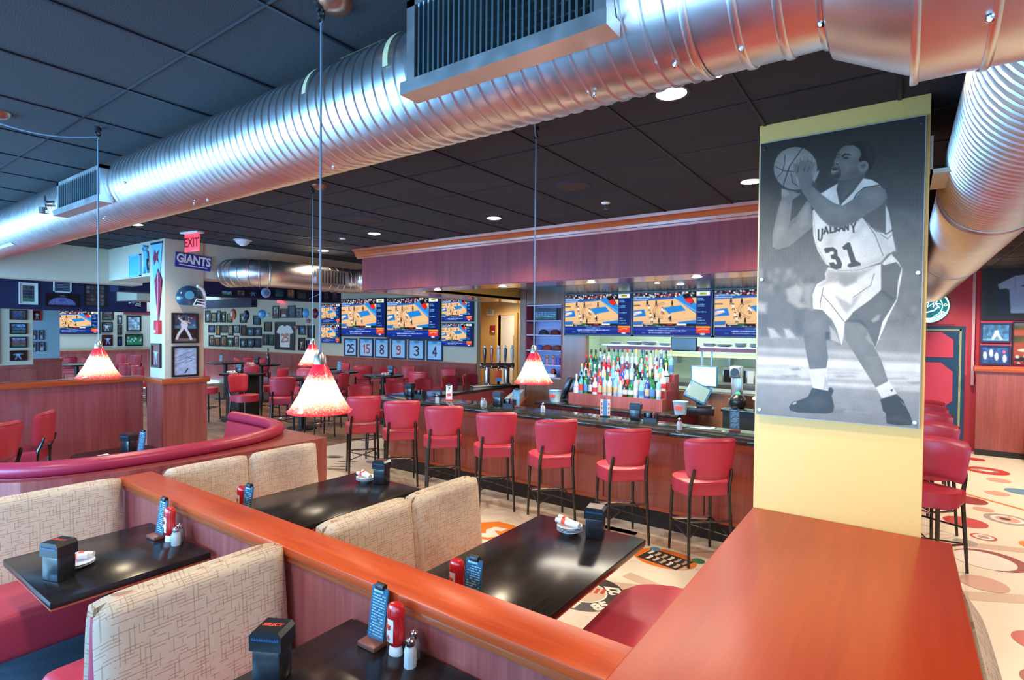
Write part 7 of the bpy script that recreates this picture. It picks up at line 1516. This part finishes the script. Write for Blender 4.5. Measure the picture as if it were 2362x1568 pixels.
disc(.71, 6.72, .27, 'maroon', 36); disc(.66, 6.68, .235, 'white', 36)
for k in range(5): a = .1 * k; mb.add([(.50 + .06 * k, 6.52 + .03 * k, .0022), (.506 + .06 * k, 6.51 + .03 * k, .0022), (.62 + .06 * k, 6.90 + .0 * k, .0022), (.61 + .06 * k, 6.91, .0022)], [(0, 1, 2, 3)], fi['black'])
disc(.78, 4.55, .10, 'orange', 20); mb.torus((.83, 5.11, .0018), .10, .0012, 'z', 24, 4, mat=fi['maroon'])
fpoly([(.72, 9.36), (.70, 9.31), (1.75, 8.44), (1.78, 8.49)], 'orange')
# faint tone-on-tone court lines
for (x0, y0, x1, y1, w) in ((-8.2, 5.0, -2.2, 5.35, .10), (-3.2, 3.5, -.9, 4.6, .16), (-2.6, 5.3, -.8, 5.25, .2), (.3, 5.6, 1.6, 6.3, .16), (.3, 7.0, 1.6, 7.4, .14), (-1.9, 4.4, -1.0, 4.2, .12)):
    d = Vector((x1 - x0, y1 - y0)).normalized(); n_ = Vector((-d.y, d.x)) * w / 2; mb.add([(x0 + n_.x, y0 + n_.y, .0011), (x1 + n_.x, y1 + n_.y, .0011), (x1 - n_.x, y1 - n_.y, .0011), (x0 - n_.x, y0 - n_.y, .0011)], [(0, 1, 2, 3)], fi['tan'])
mb.build('printed_emblems', [plain('floor_print_%s' % n, c, .3) for n, c in FC], floor, smooth=0)
# rubber mat strip at the foot of the bar
# ------------------------------------------------------------------ light: daylight from the windowed side behind the camera, warm ceiling lamps and added fill spots
w = bpy.data.worlds.new('daylight'); SC.world = w; w.use_nodes = True
bg = w.node_tree.nodes['Background']; bg.inputs['Color'].default_value = (.42, .70, 1.0, 1); bg.inputs['Strength'].default_value = 2.3
def lamp(name, kind, loc, energy, col, rot=(0, 0, 0), size=.2, **kw):
    l = bpy.data.lights.new(name, kind); l.energy = energy; l.color = col
    if kind == 'AREA': l.size = size; l.shape = kw.get('shape', 'DISK')
    if kind == 'AREA' and 'sy' in kw: l.shape = 'RECTANGLE'; l.size_y = kw['sy']
    if kind == 'POINT': l.shadow_soft_size = size
    if kind == 'SPOT': l.shadow_soft_size = size; l.spot_size = kw.get('angle', 2.2); l.spot_blend = .6
    o = bpy.data.objects.new(name, l); COL.objects.link(o); o.location = loc; o.rotation_euler = rot
    return o
WARM = (1.0, .80, .56)
for x, y, e in ((-.9, 2.6, 40), (-.96, 4.47, 50), (-3.43, 4.47, 50), (-5.22, 4.41, 50), (-7.03, 2.55, 45), (-6.98, 4.97, 45), (-2.9, 2.3, 55), (-2.6, .4, 60), (-4.6, .4, 55), (-5.6, 2.3, 50), (1.6, 6.2, 110), (1.8, 3.2, 90), (1.7, 9.5, 130), (-.25, 2.1, 48), (-.25, .5, 25)):
    lamp('warm_spot', 'SPOT', (x, y, CE - .05), e, WARM, size=.08, angle=2.4)  # spots at the modelled downlights; the others are added, without fixtures
for x, y, e in ((-10, 6.3, 90), (-10, 4.6, 70), (-12.4, 7.4, 90), (-14.6, 7.2, 90), (-16.5, 6.5, 90), (-11.5, 1.5, 70), (-15.5, 2, 90), (-8.8, 7.4, 60), (-16.8, 4.4, 70)):
    lamp('warm_spot', 'SPOT', (x, y, CE - .05), e, WARM, size=.08, angle=2.6)
for x in (-5.2, -4.1, -2.84, -1.67):
    lamp('warm_spot', 'SPOT', (x, 5.5, 2.62), 22, WARM, size=.05, angle=2.3)
lamp('bar_lamp', 'AREA', (-2.8, 6.6, 2.70), 60, (1, .9, .75), size=2.4, sy=.5)
lamp('kitchen_lamp', 'AREA', (-3.0, 9.6, 3.0), 60, (.9, 1.0, .9), size=3.0, sy=1.2)
lamp('pantry_lamp', 'AREA', (-9.2, 13.3, 3.0), 60, (1, .9, .75), size=1.0)
lamp('doorway_lamp', 'SPOT', (-8.6, 11.4, 3.2), 60, WARM, size=.05, angle=2.4)
for x, e in ((-11.5, 190), (-8.2, 240), (-4.9, 220), (-1.8, 40)):
    lamp('window_daylight', 'AREA', (x, -2.9, 1.75), e, (.16, .52, 1.0), rot=(PI / 2, 0, 0), size=2.2, sy=2.3)
for x, y, e in ((1.9, 11.0, 170), (2.6, 8.0, 120), (.75, 11.4, 120)): lamp('warm_spot', 'SPOT', (x, y, CE - .05), e, WARM, size=.08, angle=2.5)  # added spots without fixtures, to brighten the right walls
for x, y in ((-2.35, 7.05), (-2.55, 6.75)): lamp('green_ceiling_lamp', 'SPOT', (x, y, 2.69), 30, WARM, size=.05, angle=2.4)
lamp('inner_soffit_fill', 'POINT', (-5.0, 8.4, 2.80), 30, WARM, size=.05)  # added fill without a fixture, brightens the yellow inner soffit face
SC.view_settings.view_transform = 'Standard'; SC.view_settings.look = 'None'; SC.view_settings.gamma = 1.0; SC.view_settings.exposure = 0.75
SC.view_settings.use_curve_mapping = False
